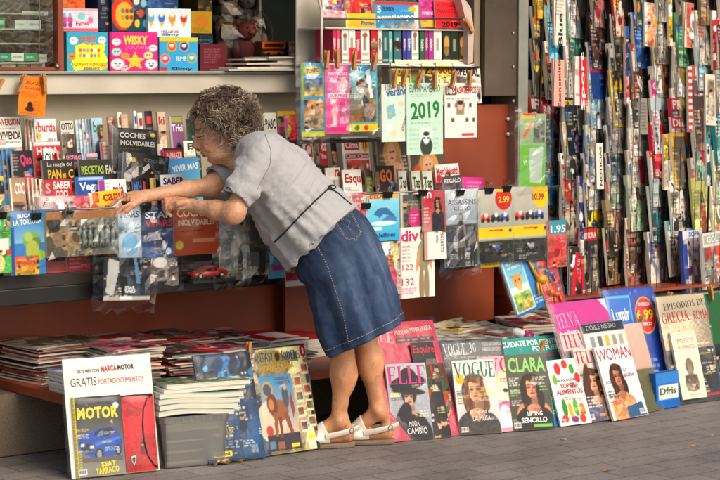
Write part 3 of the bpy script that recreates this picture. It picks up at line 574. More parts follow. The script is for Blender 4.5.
mag('red cooking magazine with white SABER COCINAR lettering', 43, 180, 77, R4-.05, [('r', 0, 0, .28, .5, 'a82430'), T('SABER', .32, .03, .95, .14, 'f0e8e0'), T('COCI', .38, .16, .82, .26, 'f0e8e0'), T('S', .05, .05, .22, .2, 'e8a8a0'), ('n', 0, .3, 1, 1, ['a82430', 'c86a60', '7a1a20'], .12)], bg='b02230')
mag('blue magazine with white script title Vegan', 75, 177, 111, R4-.03, [T('Vegan', .12, .08, .88, .24, 'e8eef4', 'b', 2), ('r', .1, .01, .9, .05, 'a8c0dc'), ('n', 0, .3, 1, 1, ['24589a', '6a9a4a', '1c4080'], .12)], bg='1f4e92')
mag('white weekly titled mia in dark magenta with a violet corner', 98, 180, 131, R4-.055, [('r', 0, 0, .22, .3, '8a3a8a'), T('mia', .5, .06, .9, .24, '9a2058'), ('l', .25, .03, .45, .2, '9a9a9a', 3), ('r', 0, .26, 1, .3, 'a83068'), ('n', 0, .32, 1, 1, ['c8a8a8', '9a5a70', 'e0d0c8'], .1)], bg='e8e2da')
mag('black magazine with chunky red and blue MH letters', 132, 178, 151, R4-.02, [T('MH', .05, .06, .6, .2, '3a6ac0'), T('I', .72, .06, .88, .2, 'c83a30'), ('n', 0, .26, 1, 1, ['1c1c22', '3a3a4a', '5a2a2a'], .12)], bg='1a1a20')
mag('thin yellow and white magazine slice between MH and SABE covers', 150, 178, 161, R4-.03, [('r', 0, 0, .5, 1, 'c8a040'), ('n', .5, 0, 1, 1, ['d8d0c0', '8a7a6a'], .1)], bg='c0a860')
mag('white puzzle magazine with dark purple SABE lettering', 160, 175, 190, R4-.05, [T('SABER', .1, .04, .95, .15, '3a2a6a'), ('l', .1, .18, .9, .3, '8a8a9a', 3), ('n', 0, .34, 1, 1, ['c8c4b8', '8a98a8'], .1)], bg='e0dcd4')
# ---------------------------------------------------------------- row 5
R5 = 6.57
mag('crumpled bag of pink gossip magazines below the SABER COCINAR cover', 38, 196, 92, R5, [('n', 0, 0, 1, 1, ['c05060', 'd88a90', 'a83848', 'e0b8b0'], .12), T('SEMANA', .05, .02, .6, .12, 'e8c8c8')], bg='c05a68', wrap=1.5, h=.2, roll=-2)
mag('yellow magazine with red ca title right beside the far hand', 88, 193, 127, R5+.01, [('r', 0, 0, .1, 1, 'e8dcc0'), ('r', .12, .02, .3, .2, 'b83028'), T('ca', .42, .06, .75, .2, 'b82820'), T('ras', .76, .06, .98, .2, 'b82820'), ('l', .14, .04, .28, .18, 'f0d8a0', 4), ('n', 0, .28, 1, 1, ['d8a820', 'c88818', '8a4018'], .12)], bg='e0b824', h=.2, roll=4)
for i, (xa, xb, c) in enumerate(((-3, 14, '4a4438'), (14, 30, '6a3a34'), (30, 42, '8a8070'))):
    mag(['olive brown magazine top behind the green comic bag', 'dark red magazine top behind the LA TORTUGA bag', 'grey magazine top right of the LA TORTUGA bag'][i], xa, 205, xb, R5, [('n', 0, 0, 1, 1, [c, 'a89a80', '2a2a28'], .1)], bg=c, h=.2)
# ---------------------------------------------------------------- lower things standing on the counter shelf
R6 = 6.53
GL = 'booklets standing low on the counter shelf'
mag('pale green booklet with a dark arc low at the left end of the counter', 4, 272, 46, R6, [('e', .55, .1, .25, .5, '3a3a34'), ('e', .55, .0, .18, .4, 'b8c0a0')], bg='b4bc9c', h=.1, group=GL)
mag('pink booklet with white print standing low on the counter', 43, 262, 69, R6, [('l', .1, .2, .9, .9, 'e8c8c8', 5), ('r', 0, 0, 1, .3, '8a4a44')], bg='c04058', h=.13, group=GL)
mag('dark red booklet with a white and red square low on the counter', 66, 254, 92, R6-.004, [('r', .1, .55, .4, 1, 'd8b090'), ('r', .5, .55, .98, .9, 'b82c34'), ('l', .1, .1, .7, .4, 'c87870', 3)], bg='7c2a30', h=.15, group=GL)
mag('black booklet with a tan figure low beside the dark red booklet', 89, 262, 106, R6, [('e', .5, .5, .2, .4, '8a7048')], bg='1e1e22', h=.12, group=GL)
# ---------------------------------------------------------------- front row: bags held by binder clips
RB = 6.44; GB = 'bagged comics and collectables clipped along the front of the counter'
def bag(label, x0, yt, x1, yb, art, **k):
    k.setdefault('group', GB); k.setdefault('wrap', 1.2); k.setdefault('cat', 'bagged comic'); k.setdefault('name', 'bagged_comic'); k.setdefault('lean', 2); Y = k.pop('Y', RB)
    return item(k.pop('name'), label, k.pop('cat'), x0, yt, x1, yb, Y, art, **k)
bag('bagged comic in green and red hanging at the left edge of the counter', -8, 216, 12, 274, [('n', 0, 0, 1, 1, ['3a8a4a', 'a83828', '5ab050', 'd8c890', '2a6a3a'], .1), ('r', .3, .4, .9, .6, 'd8d8cc')], bg='3a8a4a')
bag('bagged children book LA TORTUGA with a green tortoise on blue sky', 12, 212, 46, 276, [('g', 0, 0, 1, .5, '2a6aa8', '7ab0c8'), T('BUCA', .2, .04, .6, .1, 'f0f0e8', 'b', 3), T('LA TORTUGA', .08, .12, .92, .21, 'f0f0e8', 'b', 3), ('r', 0, .25, .1, 1, '2a4a9a'), ('e', .6, .45, .26, .14, '7a9a4a'), ('e', .5, .4, .12, .08, '9ab060'), ('e', .75, .5, .13, .09, '5a7a38'), ('e', .62, .62, .2, .16, 'a0a850'), ('e', .84, .7, .16, .08, '8ab02a'), ('n', .1, .7, .8, 1, ['c8a030', '4a7a30', 'b84a2a', '2a5a34'], .08)], bg='3a78b0')
o = bag('clear bag with a brown card and a row of grey toy soldiers inside', 47, 213, 119, 258, [('r', 0, 0, 1, .16, '9a6a40'), ('n', 0, .16, .55, 1, ['6a5a44', '8a7454', '4a4438', 'a8906a'], .12), ('n', .45, .16, 1, .95, ['70746a', '9a9c90', '50544c'], .12)], bg='7a664c', wrap=3., bump_wrap=.010, name='bagged_soldier_set', cat='toy set', t=.02)
I = INFO[o.name]
for k in range(6):
    mb = MB(); b0 = I['BL']+I['d']*(I['w']*(.5+.08*k))+I['u']*.03+I['n']*.01
    mb.ell(b0+I['u']*.075, (.007, .007, .008), (.5, .52, .48), n=8); mb.ell(b0+I['u']*.045, (.011, .009, .024), (.45, .48, .44), n=8); mb.tube([b0+I['u']*.03, b0+I['d']*.008], [.007, .005], 6, (.42, .44, .4)); mb.tube([b0+I['u']*.03, b0-I['d']*.008], [.007, .005], 6, (.42, .44, .4)); mb.tube([b0+I['u']*.055-I['d']*.012, b0+I['u']*.09+I['d']*.014], .002, 5, (.3, .3, .3))
    mb.build('toy_soldier', M_PLAST, o, True)
bag('pale blue bagged comic with white MARS lettering under the far hand', 119, 206, 142, 262, [T('MARS', .1, .1, .9, .22, '3a4a6a'), ('e', .5, .7, .36, .2, '7aa8c8'), ('n', 0, .3, 1, .5, ['a8b8c0', '8aa0b0', 'd0d4d4'], .1)], bg='a8b8c4', wrap=1.8)
bag('bagged space part-work titled STAR WARS in white on dark blue', 142, 206, 178, 283, [T('STAR', .12, .08, .88, .17, 'd8dce0'), T('WARS', .12, .19, .88, .28, 'c83038'), ('n', 0, .35, 1, .7, ['3a5a88', 'c8ccd0', '5a3a3a', '28385a'], .1), ('n', 0, .7, 1, 1, ['8a8680', '5a5450', 'b0a8a0'], .12), ('e', .5, .75, .2, .07, 'd8d4cc')], bg='2a3a58', wrap=2.2)
o = bag('rust brown car part-work titled COCHES INOLVIDABLES with yellow badge', 174, 205, 220, 256, [('g', 0, 0, 1, 1, 'a04a28', '8a3a1e'), T('COCHES', .08, .08, .8, .25, 'd8c8b8'), T('INOLVIDABLES', .1, .3, .9, .42, 'c8b8a4'), ('l', .15, .5, .9, .56, '5a1e10', 1), ('e', .12, .8, .08, .09, 'b8a030'), ('r', .4, .68, .9, .76, 'a87860')], bg='94431f', wrap=1.2)
bag('clear bag with a silver-white toy figure hanging below the near forearm', 220, 215, 247, 281, [('n', 0, 0, 1, 1, ['8a867c', 'b8b4a8', '5a5850', 'c8c8c0'], .14), ('fig', .55, .3, .9, 'b8b8b0', '6a6a68', 'c8c8c0', '9a9a94')], bg='908c80', wrap=2.4)
bag('black bagged comic with a yellow left edge and silver print', 246, 214, 271, 276, [('r', 0, 0, .07, 1, 'c8a828'), ('n', .07, 0, 1, 1, ['3a3a34', '6a6a5e', '201f1c', '9a988a'], .12)], bg='33322d', wrap=2.2)
bag('small cyan and magenta pack hanging behind the shirt hem', 269, 252, 285, 279, [('g', 0, 0, 1, 1, '3a8ab0', '6aa8c0'), ('r', .2, .5, .9, .7, 'b83a78')], bg='4a90b0')
bag('red and white pocket magazine with an 8 price low behind the skirt', 286, 258, 309, 287, [('n', 0, 0, 1, 1, ['b82a38', 'd8d0c8', '3a6a9a', 'a8202c'], .1), ('e', .3, .4, .14, .12, 'd8b020'), ('r', 0, .8, 1, 1, 'e0dcd0'), T('8', .2, .32, .38, .5, 'b82a38')], bg='c04048', wrap=.8)
# toy car in its clear case
def toy_car(x, y, Y):
    r = thing('toy_car_case', 'red toy coupe car inside a clear display case hanging under the brown car pack', 'toy car', group=None)
    B = P(x, y, Y); Lc, Hc = .158, .045
    prof = [(0, .3), (.02, .45), (.28, .52), (.42, .95), (.62, 1.), (.8, .62), (.98, .56), (1, .3), (.97, .14), (.03, .14)]
    mb = MB(); V = []; n = len(prof)
    for s, ins in ((-1, .86), (-.9, 1), (.9, 1), (1, .86)):
        for a, b in prof: V.append(B+np.array([(a-.5)*Lc*(ins if b < .6 else ins), s*.03*(.8 if b > .7 else 1), b*Hc*(1 if abs(s) < 1 else .97)]))
    Fc = [(k*n+i, k*n+(i+1) % n, (k+1)*n+(i+1) % n, (k+1)*n+i) for k in range(3) for i in range(n)]+[tuple(range(n))[::-1], tuple(3*n+i for i in range(n))]
    mb.add(V, Fc, (.75, .06, .05)); mb.build('car_body', M_PLAST, r, True)
    mb = MB()
    for a, b, c_ in ((.33, .5, 0), (.52, .66, 0)): mb.box(B+np.array([(a-.5)*Lc, -.0315, Hc*.6]), B+np.array([(b-.5)*Lc, -.026, Hc*.88]), (.1, .1, .12))
    mb.build('side_windows', M_PLAST, r)
    for a in (.18, .8):
        for s in (-1, 1):
            mb = MB(); c = B+np.array([(a-.5)*Lc, s*.027, .0095]); mb.tube([c-np.array([0, .0055, 0]), c+np.array([0, .004, 0])], .0112, 14, (.05, .05, .05)); mb.tube([c-np.array([0, .0065, 0]), c+np.array([0, .005, 0])], .0065, 10, (.75, .74, .7)); mb.build('wheel', M_PLAST, r)
    mb = MB(); a, b = B-np.array([.092, .042, .005]), B+np.array([.098, .035, .068]); mb.box(a, b); mb.build('clear_case', M_GLASS, r)
    mb = MB(); mb.box(a-np.array([.002, .002, .012]), np.array([b[0]+.002, b[1]+.002, a[2]-.001]), (.1, .09, .09)); mb.build('case_base', M_PLAST, r)
toy_car(207, 277, 6.44)
# dark hanging figure box in a bag
o = bag('black boxed toy with white logo in a crackly bag over the counter edge', 103, 258, 150, 301, [('n', 0, 0, 1, 1, ['141416', '24262c', '3a4a5a', '18181a'], .14), ('p', [(.1, .0), (.35, .1), (.2, .9), (.05, .8)], 'b0b0ac'), ('p', [(.3, .05), (.42, .0), (.5, .6), (.38, .95)], '0c0c0c'), ('p', [(.62, .0), (.68, .0), (.78, .6), (.7, .6)], '5a80a8'), T('STAR', .44, .66, .66, .74, 'e0e0dc', 'x'), T('WARS', .44, .75, .66, .83, 'e0e0dc', 'x'), ('r', 0, .9, 1, 1, 'b8a8a0'), ('r', .35, .9, .6, .98, 'e8e4dc')], bg='17171a', wrap=3.2, Y=6.37, name='bagged_toy_box', cat='boxed toy', t=.035, bump_wrap=.012, pages=False, roll=-3)
for x, y, wh, Y in ((1, 212, 'at the left edge of the clip rail', RB), (36, 213, 'holding the LA TORTUGA bag', RB), (68, 211, 'on the bag of toy soldiers', RB), (127, 201, 'under the fingers of the far hand', RB), (146, 205, 'on the bagged space part-work', RB), (366, 203, 'above the dolphin comic at its left corner', 6.42), (388, 192, 'above the dolphin comic at its right corner', 6.42), (423, 190, 'on the magazine with the pink disc', 6.42), (460, 190, 'on the grey game guide bag', 6.42), (489, 188, 'above the left motorcycle pack', 6.42), (507, 186, 'above the right motorcycle pack', 6.42)):
    clip(x, y, Y-.006, wh, 1.2)
# ================================================================ between the woman's head and the white rack
GC = 'magazines on the display steps behind and right of the woman'
def cm(label, x0, yt, x1, Y, art, **k): k.setdefault('group', GC); return mag(label, x0, yt, x1, Y, art, **k)
cm('yellow and green magazine top just behind the grey hair', 250, 112, 264, R1, [('n', 0, 0, 1, 1, ['d8b030', '6a8a3a', 'c86a2a'], .12)], bg='cfa832')
cm('white magazine with black PA3C lettering behind the shoulder', 263, 113, 281, R1-.03, [T('PA3C', .1, .1, .9, .26, '3a3430'), ('n', 0, .4, 1, 1, ['c8c0b0', '8a8a80'], .1)], bg='e4dfd2')
cm('yellow and pink children magazine behind the shoulder', 277, 111, 300, R1-.015, [('r', 0, 0, 1, .06, 'd8b820'), ('n', 0, .06, .35, 1, ['8ab04a', 'd86a9a', 'e0d8c8'], .1), ('n', .35, .06, 1, 1, ['b82838', '8a2a5a', 'd8a030', 'c83a50'], .1), ('e', .5, .3, .2, .08, 'e0c030')], bg='b83a50')
cm('white and green craft magazine slice beside the yellow children magazine', 285, 118, 293, R1-.05, [('n', 0, 0, 1, 1, ['e0dcd0', '8ab04a', 'c83a78'], .08)], bg='d8d8c8')
cm('pale magazine behind the hanging blue toy pack', 300, 116, 320, R1-.02, [('n', 0, 0, 1, 1, ['b8b0a0', '8a5a5a', 'd8d0c0'], .1)], bg='b8b0a0')
CR2 = 6.80
cm('dark and red magazine top left of the white CI cover', 288, 140, 304, CR2, [('n', 0, 0, 1, 1, ['8a2a2a', '3a3430', 'c8b8a0'], .1)], bg='7a3430')
cm('white and black cinema magazine with big red CI title', 302, 138, 317, CR2-.02, [('r', 0, 0, 1, .45, 'd8d0c4'), T('CI', .15, .08, .92, .32, 'b82028'), ('n', 0, .5, 1, 1, ['3a3434', 'a83030', 'd8c8b8'], .12)], bg='d8d0c4', t=.01)
cm('red magazine with white lettering and a black strip right of CI', 318, 138, 331, CR2-.03, [T('voz', .2, .08, .9, .22, 'f0e4dc'), T('fiel', .2, .26, .8, .34, 'e8d4c8'), ('r', 0, .46, 1, .8, '1c1a1c')], bg='b02430')
cm('dark magazine with a long-haired woman\'s portrait beside the white Clima cover', 330, 138, 341, CR2-.03, [('por', .55, .28, .2, 'd0a080', '1c1210', '8a1c24')], bg='2a2226')
cm('white magazine with Clima in a red box and a yellow 15 disc', 341, 137, 373, CR2-.05, [('r', .08, .04, .62, .22, 'b82430'), T('Clima', .12, .08, .58, .19, 'f2e8e0'), ('e', .85, .14, .13, .12, 'e0a828'), T('15', .78, .09, .93, .19, 'b03020'), ('r', .1, .28, .98, .36, 'b83038'), T('Clima', .12, .29, .48, .35, 'f0e0d8'), T('Clima', .54, .29, .96, .35, 'f0e0d8'), ('n', .1, .38, .98, .8, ['c8a890', 'b8483a', 'e8e0d4', '8a5a48'], .08)], bg='ece6dc', t=.01)
cm('brown-grey magazine with a small yellow dot right of the white Clima cover', 372, 140, 380, CR2-.03, [('e', .5, .05, .2, .03, 'd8b830'), ('n', 0, .1, 1, 1, ['8a7a6a', 'b0a090', '5a4a44'], .1)], bg='857567')
for xa, xb, yt, lb in ((376, 411, 137, 'glamour magazine with a blonde woman on brown, under the pale hanging pad'), (411, 449, 150, 'glamour magazine with a blonde woman, lower copy under the green 2019 almanac')):
    cm(lb, xa, yt, xb, CR2-.05, [('g', 0, 0, 1, 1, '5a4c44', '6a5a50'), ('e', .48, .3, .3, .28, 'c89858'), ('e', .55, .5, .3, .2, 'b88a50'), ('e', .45, .28, .15, .17, 'e0b090'), ('e', .42, .26, .03, .015, '2a1a14'), ('e', .52, .25, .03, .015, '2a1a14'), ('e', .46, .36, .05, .018, 'b84040'), ('e', .5, .6, .35, .18, 'd8a888'), ('l', .75, .3, .98, .7, 'd8d0c0', 6)], bg='5c4e46', t=.01)
CR3 = 6.70
cm('black magazine top with white pod lettering behind the shirt back', 308, 165, 328, CR3, [T('podt', .15, .05, .9, .16, 'd0ccc4'), ('n', 0, .2, 1, 1, ['2a2624', '5a4a44', '7a7068'], .1)], bg='2c2826')
cm('white monthly with red mast behind the waist of the shirt', 325, 168, 345, CR3-.02, [('r', .15, .05, .75, .14, 'd8c8c0'), T('ra', .6, .03, .95, .15, 'a82030'), ('n', 0, .2, 1, 1, ['c8c0b8', '8a847c', 'e0dcd4'], .1)], bg='dcd6ca')
cm('black and red booklet slice between the white monthly and Esqu cover', 336, 168, 346, CR3-.01, [('n', 0, 0, 1, 1, ['2a2022', 'a82a30', '141212'], .1)], bg='2a2022')
cm('white men\'s magazine with red Esqu title', 342, 170, 366, CR3-.05, [T('Esqu', .1, .06, .95, .26, 'b02430'), ('l', .2, .32, .9, .5, '8a8a88', 4), ('n', .1, .5, .9, 1, ['c8c4bc', '98948c', 'dcd8d0'], .12)], bg='e2ded4', t=.01)
cm('dark green movie magazine between Esqu and GQ covers', 365, 171, 377, CR3-.03, [('n', 0, 0, 1, 1, ['2a3a24', '1c241a', '6a7a3a', '3a3a2a'], .1), ('l', .1, .1, .9, .3, 'a8a060', 3)], bg='28341f')
cm('dark men\'s magazine with big orange GQ title', 375, 166, 399, CR3-.05, [T('GQ', .2, .06, .85, .3, 'd86a20', 'x'), ('por', .5, .5, .16, 'b88a68', '2a1a14', '3a3a3a', 0), ('n', 0, .1, .18, 1, ['2a2018', '6a4a2a'], .1)], bg='262220')
for xa, xb, lb in ((398, 411, 'white tapas cover with green title right of GQ, left copy'), (411, 425, 'pale green cover slice under the 2019 almanac, middle copy'), (422, 437, 'white tapas cover with green title left of the Health cover')):
    cm(lb, xa, 171, xb, CR3-.04-.003*(xa-398)/10, [T('Tap', .08, .1, .95, .34, '2a4a30'), ('n', 0, .42, 1, 1, ['a8b098', 'd8d8c8', '5a7a5a'], .12)], bg='d0d4c0', t=.012)
cm('white and red men\'s fitness magazine with a red title and dark-haired man', 434, 165, 465, CR3-.02, [('r', 0, 0, 1, .2, 'e0d8d0'), T("Men'sHealth", .06, .05, .97, .18, 'b02430'), ('por', .5, .22, .13, 'c89878', '1c1410', '8a8a90', 0), ('n', 0, .3, .3, 1, ['c8b0a8', 'a83a3a'], .1), ('n', .7, .2, 1, 1, ['c8b0a8', 'a83a3a'], .1)], bg='c8a8a0', roll=2)
cm('grey booklet with white REGALO lettering below the fitness magazine', 442, 177, 464, CR3-.09, [T('REGALO', .08, .1, .95, .3, 'd8d4cc'), ('l', .1, .4, .9, .5, 'b05a90', 1)], bg='4a464a', h=.1, roll=3)
cm('bright pink booklet leaning above the left motorcycle pack', 462, 177, 484, CR3-.08, [('l', .2, .2, .9, .6, 'e8b0d0', 2)], bg='c8388a', h=.08, roll=-3)
# hanging front row on the right side
RH = 6.42; GH = 'bagged magazines clipped along the front, right of the woman'
def hb(label, x0, yt, x1, yb, art, **k): k.setdefault('group', GH); k.setdefault('Y', RH); k.setdefault('wrap', .8); return bag(label, x0, yt, x1, yb, art, **k)
hb('white and red sheet hanging just above the skirt waistband', 346, 193, 367, 245, [('n', 0, 0, 1, .5, ['e0dcd4', 'b83a40', 'c8c4bc'], .1), ('l', .1, .05, .9, .3, 'a83030', 3)], bg='d8d4ca', wrap=False)
hb('sea blue children comic with two leaping dolphins behind the skirt', 367, 195, 400, 242, [('r', 0, 0, 1, .1, 'd8a030'), T('DELFINES', .1, .01, .8, .09, 'b83028'), ('g', 0, .1, 1, 1, '8ac8d8', '3aa0c0'), ('p', [(.2, .42), (.35, .3), (.6, .28), (.8, .42), (.92, .55), (.75, .48), (.5, .42), (.38, .5)], '3a6a98'), ('p', [(.45, .55), (.65, .45), (.85, .5), (.95, .65), (.8, .6), (.6, .6)], '4a7aa8'), ('e', .5, .62, .4, .05, 'c8e4e8'), T('delfines', .3, .82, .85, .92, '1a4a8a'), ('r', .1, .7, .45, .76, 'e8ecec')], bg='5ab4cc')
hb('pale yellow and pink puzzle sheet below the dolphin comic', 380, 242, 401, 296, [('n', 0, 0, 1, 1, ['d8cc90', 'c8b0a0', '8ab0b0', 'e0d8c0'], .12), ('por', .5, .35, .15, 'c89878', '8a5a3a', 'c84a6a')], bg='d0c8a0', wrap=.5)
hb('olive grey magazine with a round pink sticker above the div cover', 401, 195, 424, 252, [('r', 0, 0, .12, 1, 'b8b4a0'), ('n', .12, 0, 1, 1, ['4a4a42', '3a3834', '5c5a4c'], .14), ('e', .62, .42, .26, .18, 'c03070'), ('l', .45, .34, .8, .5, 'e8c0d0', 3), ('l', .2, .1, .9, .2, 'a8a898', 2)], bg='44433c', Y=RH+.01, wrap=.5)
hb('white fashion magazine titled div in magenta with 132 and a dressed woman', 400, 228, 435, 299, [('r', 0, 0, .045, 1, 'b82a60'), T('div', .06, .04, .55, .2, 'c02a68'), ('l', .08, .25, .35, .5, '8a8480', 5), T('122', .08, .52, .38, .6, 'c03a70', 'n'), T('132', .06, .72, .4, .82, 'c02a60', 'n'), ('l', .06, .85, .5, .95, 'c05a80', 3), ('fig', .68, .02, 1.1, 'b88a68', '3a2418', '8a8468', '8a7a60')], bg='dcd4c8', wrap=False)
hb('red magazine with letter m and a smiling dark-haired woman', 423, 191, 446, 232, [('r', 0, 0, .5, .3, 'a82838'), T('m', .06, .03, .38, .18, 'f0e0e0'), ('g', .0, .3, .4, 1, 'a83040', 'b88a80'), ('por', .66, .3, .2, 'cc9a78', '241610', '302c34'), ('l', .05, .4, .35, .8, 'e8d8d0', 5)], bg='a84a50', Y=RH-.005)
hb('white card with black handwritten lines below the red m magazine', 425, 229, 447, 260, [('r', 0, 0, .12, 1, 'c88a80'), T('caja de', .3, .15, .8, .35, '3a3a3a', 'n', 90), T('cuentos', .45, .4, 1.1, .55, '3a3a3a', 'n', 90), ('r', .8, 0, 1, .15, '8a5a40')], bg='dcd8d0', Y=RH-.008, wrap=.4)
hb('grey-blue bagged game guide titled ASSASSINS CREED with an armed crowd', 446, 190, 479, 268, [('g', 0, 0, 1, .4, 'c8ccd0', '8a949c'), T('ASSASSINS', .08, .13, .92, .2, '3a424c', 'n'), T('CREED', .25, .22, .75, .27, '3a424c', 'n'), ('n', 0, .45, 1, 1, ['5a6470', '2c3440', '8a8e90', '3a3c42'], .1), ('fig', .45, .3, .95, '8a7460', '3a4048', '2c3844', '3a3630'), ('fig', .8, .45, 1., '8a7460', '3a4048', '4a5058', '2a2a2a')], bg='9aa2a8', wrap=2.4, t=.012)
def moto(o, cx, cy, col, sc=1.):
    I = INFO[o.name]; b = I['BL']+I['d']*I['w']*cx+I['u']*I['h']*cy+I['n']*.014; d, u, n = I['d'], I['u'], I['n']
    mb = MB()
    for sx in (-1, 1):
        c = b+d*sx*.024*sc; t = np.linspace(0, 2*math.pi, 13); mb.tube([c+d*.011*sc*math.cos(a)+u*.011*sc*math.sin(a) for a in t], .0032*sc, 6, (.06, .06, .06), cap=False)
    mb.ell(b+u*.012*sc, (.02*sc, .006*sc, .009*sc), col, n=10); mb.ell(b+u*.02*sc+d*.006*sc, (.013*sc, .006*sc, .006*sc), np.array(col)*.7+.2, n=8); mb.ell(b+u*.021*sc-d*.016*sc, (.01*sc, .005*sc, .006*sc), (.8, .8, .78), n=8)
    mb.tube([b-d*.024*sc, b-d*.014*sc+u*.024*sc], .0018*sc, 5, (.5, .5, .5)); mb.ell(b+u*.002*sc, (.012*sc, .005*sc, .007*sc), (.3, .3, .32), n=8)
    mb.build('toy_motorcycle', M_PLAST, o, True)
def motopack(label, x0, x1, yt, yb, price, colr, redbg, ycol):
    art = [('g', 0, 0, 1, .58, 'b8b4a8', '9c988c'), ('n', 0, .7, 1, 1, ['3a3834', '4a4844', '2a2826'], .14), ('r', 0, .52, 1, .66, 'd8b81a'), T('motogp', .3, .54, .7, .58, 'b83020'), ('e', .9, .57, .04, .025, '2a3a8a'),
           ('e', .72 if redbg else .8, .13, .24, .16, 'b82a22' if redbg else 'd8b81a'), T(price, .56, .1, .88, .19, 'f0c830' if redbg else 'b03020'), ('r', .5, .0, .95, .04, 'd8b030')]
    for q, c in ((.2, 'c83a2a'), (.48, '3a3a3a'), (.74, '3a5a9a')): art += [('e', q, .38, .13, .045, c), ('e', q-.08, .42, .05, .03, '1a1a1a'), ('e', q+.08, .42, .05, .03, '1a1a1a'), ('e', q+.02, .35, .05, .03, 'd8d4cc')]
    o = hb(label, x0, yt, x1, yb, art, bg='b0ac9c', t=.008, name='toy_motorcycle_pack', cat='toy pack', wrap=.8, Y=RH-.01)
    moto(o, .45, .16, colr, 1.05)
    I = INFO[o.name]; mb = MB(); a = I['BL']+I['d']*I['w']*.02+I['u']*.008+I['n']*.004; q = a+I['d']*I['w']*.98+I['u']*I['h']*.3; e2 = I['n']*.032
    c8 = [a, a+I['d']*I['w']*.96, a+I['d']*I['w']*.96+I['u']*I['h']*.3, a+I['u']*I['h']*.3]; c8 += [c+e2 for c in c8]
    mb.add(c8, [(4, 5, 6, 7), (0, 1, 5, 4), (1, 2, 6, 5), (2, 3, 7, 6), (3, 0, 4, 7)]); mb.build('clear_blister', M_GLASS, o)
    return o
motopack('left toy motorcycle pack on the clip rail, with red 2.99 price disc', 479, 514, 190, 264, '2.99', (.15, .3, .65), True, 0)
motopack('right toy motorcycle pack on the clip rail, with yellow 10.99 corner', 513, 549, 187, 262, '10.99', (.7, .7, .72), False, 0)
hb('red toy card with a teal 1.95 price tag beside the motorcycle packs', 548, 221, 567, 268, [('r', .1, 0, 1, .3, '2a8a9a'), T('1.95', .15, .1, .95, .26, 'f0f0e8'), ('n', 0, .3, 1, 1, ['b82a34', 'a82028', 'd85a50'], .15)], bg='b82c34', Y=RH-.02, wrap=1.4, name='toy_card', cat='toy pack')
# yellow card edges below the motorcycles
hb('long yellow card edge under the left motorcycle pack', 481, 262, 518, 268, [('l', .1, .2, .6, .8, '8a5a10', 1)], bg='d8b81a', wrap=False, Y=RH+.02, name='card', cat='card')
hb('yellow card under the right motorcycle pack', 516, 259, 552, 265, [], bg='d8b81a', wrap=False, Y=RH+.02, name='card', cat='card')
# ================================================================ the white wire rack with books and hanging packs
BR = thing('book_rack', 'white metal rack full of books and hanging packs between the window and the steel pillar', 'rack')
YR = 6.60
def seg(a, b, r=.004, name='rack_rod', m=M_WIRE): mb = MB(); mb.tube([a, b], r, 8); return mb.build(name, m, BR, True)
mbp = MB(); pl = P(321.5, 66, YR-.04); pu = P(321.5, 10, YR-.04); pt_ = P(316, -8, YR+.12)
mb = MB(); mb.tube([pl, pu, pt_], .0055, 8); mb.build('rack_post', M_WHITE, BR, True)
zs = P(400, 63.5, YR)[2]; xa_, xb_ = P(321, 60, YR)[0], P(470, 60, YR)[0]
kbox('rack_shelf', M_WHITE, ((xa_, YR-.03, zs-.008), (xb_, YR+.16, zs)), parent=BR)
z2 = P(400, 28.5, YR)[2]; kbox('rack_shelf', M_WHITE, ((xa_, YR-.03, z2-.007), (xb_, YR+.16, z2)), parent=BR)
seg(P(322, 18.5, YR-.04), P(468, 18.5, YR-.04), .0045)
mb = MB(); pr = [P(462, -5, YR-.05), P(471, 8, YR-.05), P(474, 30, YR-.05), P(473, 62, YR-.05), P(468, 63, YR-.05), P(468, 30, YR-.05), P(460, -5, YR-.05)]
n = len(pr); mb.add(pr+[p_+np.array([0, .2, 0]) for p_ in pr], [tuple(range(n)), tuple(range(2*n-1, n-1, -1))]+[(i, (i+1) % n, n+(i+1) % n, n+i) for i in range(n)]); mb.build('rack_side', mat('pinkish_enamel', (.78, .68, .62), rough=.5, nvar=.08), BR)
# back sheet so the interior stays dark behind the rack
kbox('rack_backboard', M_WHITE, ((xa_, YR+.17, zs-.1), (xb_, YR+.18, z2+.25)), parent=BR)
# top row y 0-28
def rk(label, x0, yt, x1, yb, art, Y=YR, **k):
    k.setdefault('group', 'magazines and books on the white rack'); k.setdefault('lean', 6)
    return item(k.pop('name', 'magazine'), label, k.pop('cat', 'magazine'), x0, yt, x1, yb, Y, art, **k)
rk('pink comic bundle with bright figures at the top left of the white rack', 323, -12, 346, 14, [('n', 0, 0, 1, 1, ['c84a5a', 'd8a040', '6a3a7a', 'e0d0c0', '8a2a3a'], .14)], bg='b85060', Y=YR+.03)
rk('red and yellow comic at the top of the white rack, second from left', 345, -14, 372, 13, [('n', 0, 0, 1, 1, ['c8302a', 'd8a82a', 'e0c8a0', '8a1c20'], .14)], bg='b84030', Y=YR+.02)
rk('pink and cream booklet strip under the top comics of the white rack', 323, 10, 347, 17, [('n', 0, 0, 1, 1, ['d8a0a0', 'c86a70', 'e8dcd0'], .3)], bg='d09a98')
rk('bright yellow booklet with blue lettering on the left of the rack\'s upper shelf', 346, 13, 376, 28, [T('Pocoyo', .5, .5, .95, .9, '2a6aa8'), ('r', 0, 0, .1, 1, 'e0c860')], bg='d8b41e', lean=3)
rk('blue pastimes magazine with white pasatiempos script on the rack', 376, 1, 419, 28, [('r', 0, 0, 1, .12, 'b83028'), T('5', .05, .16, .13, .44, 'f0f0e8'), T('TELEVISION', .16, .2, .42, .36, '1a3a6a'), T('pasatiempos', .04, .48, .97, .74, 'eef2f4', 'b', 2), ('n', .1, .78, .9, 1, ['5a9ac0', 'c8a080', 'd8d8d0'], .2), ('r', .9, .12, 1, 1, 'd8d0c0')], bg='3a88b8')
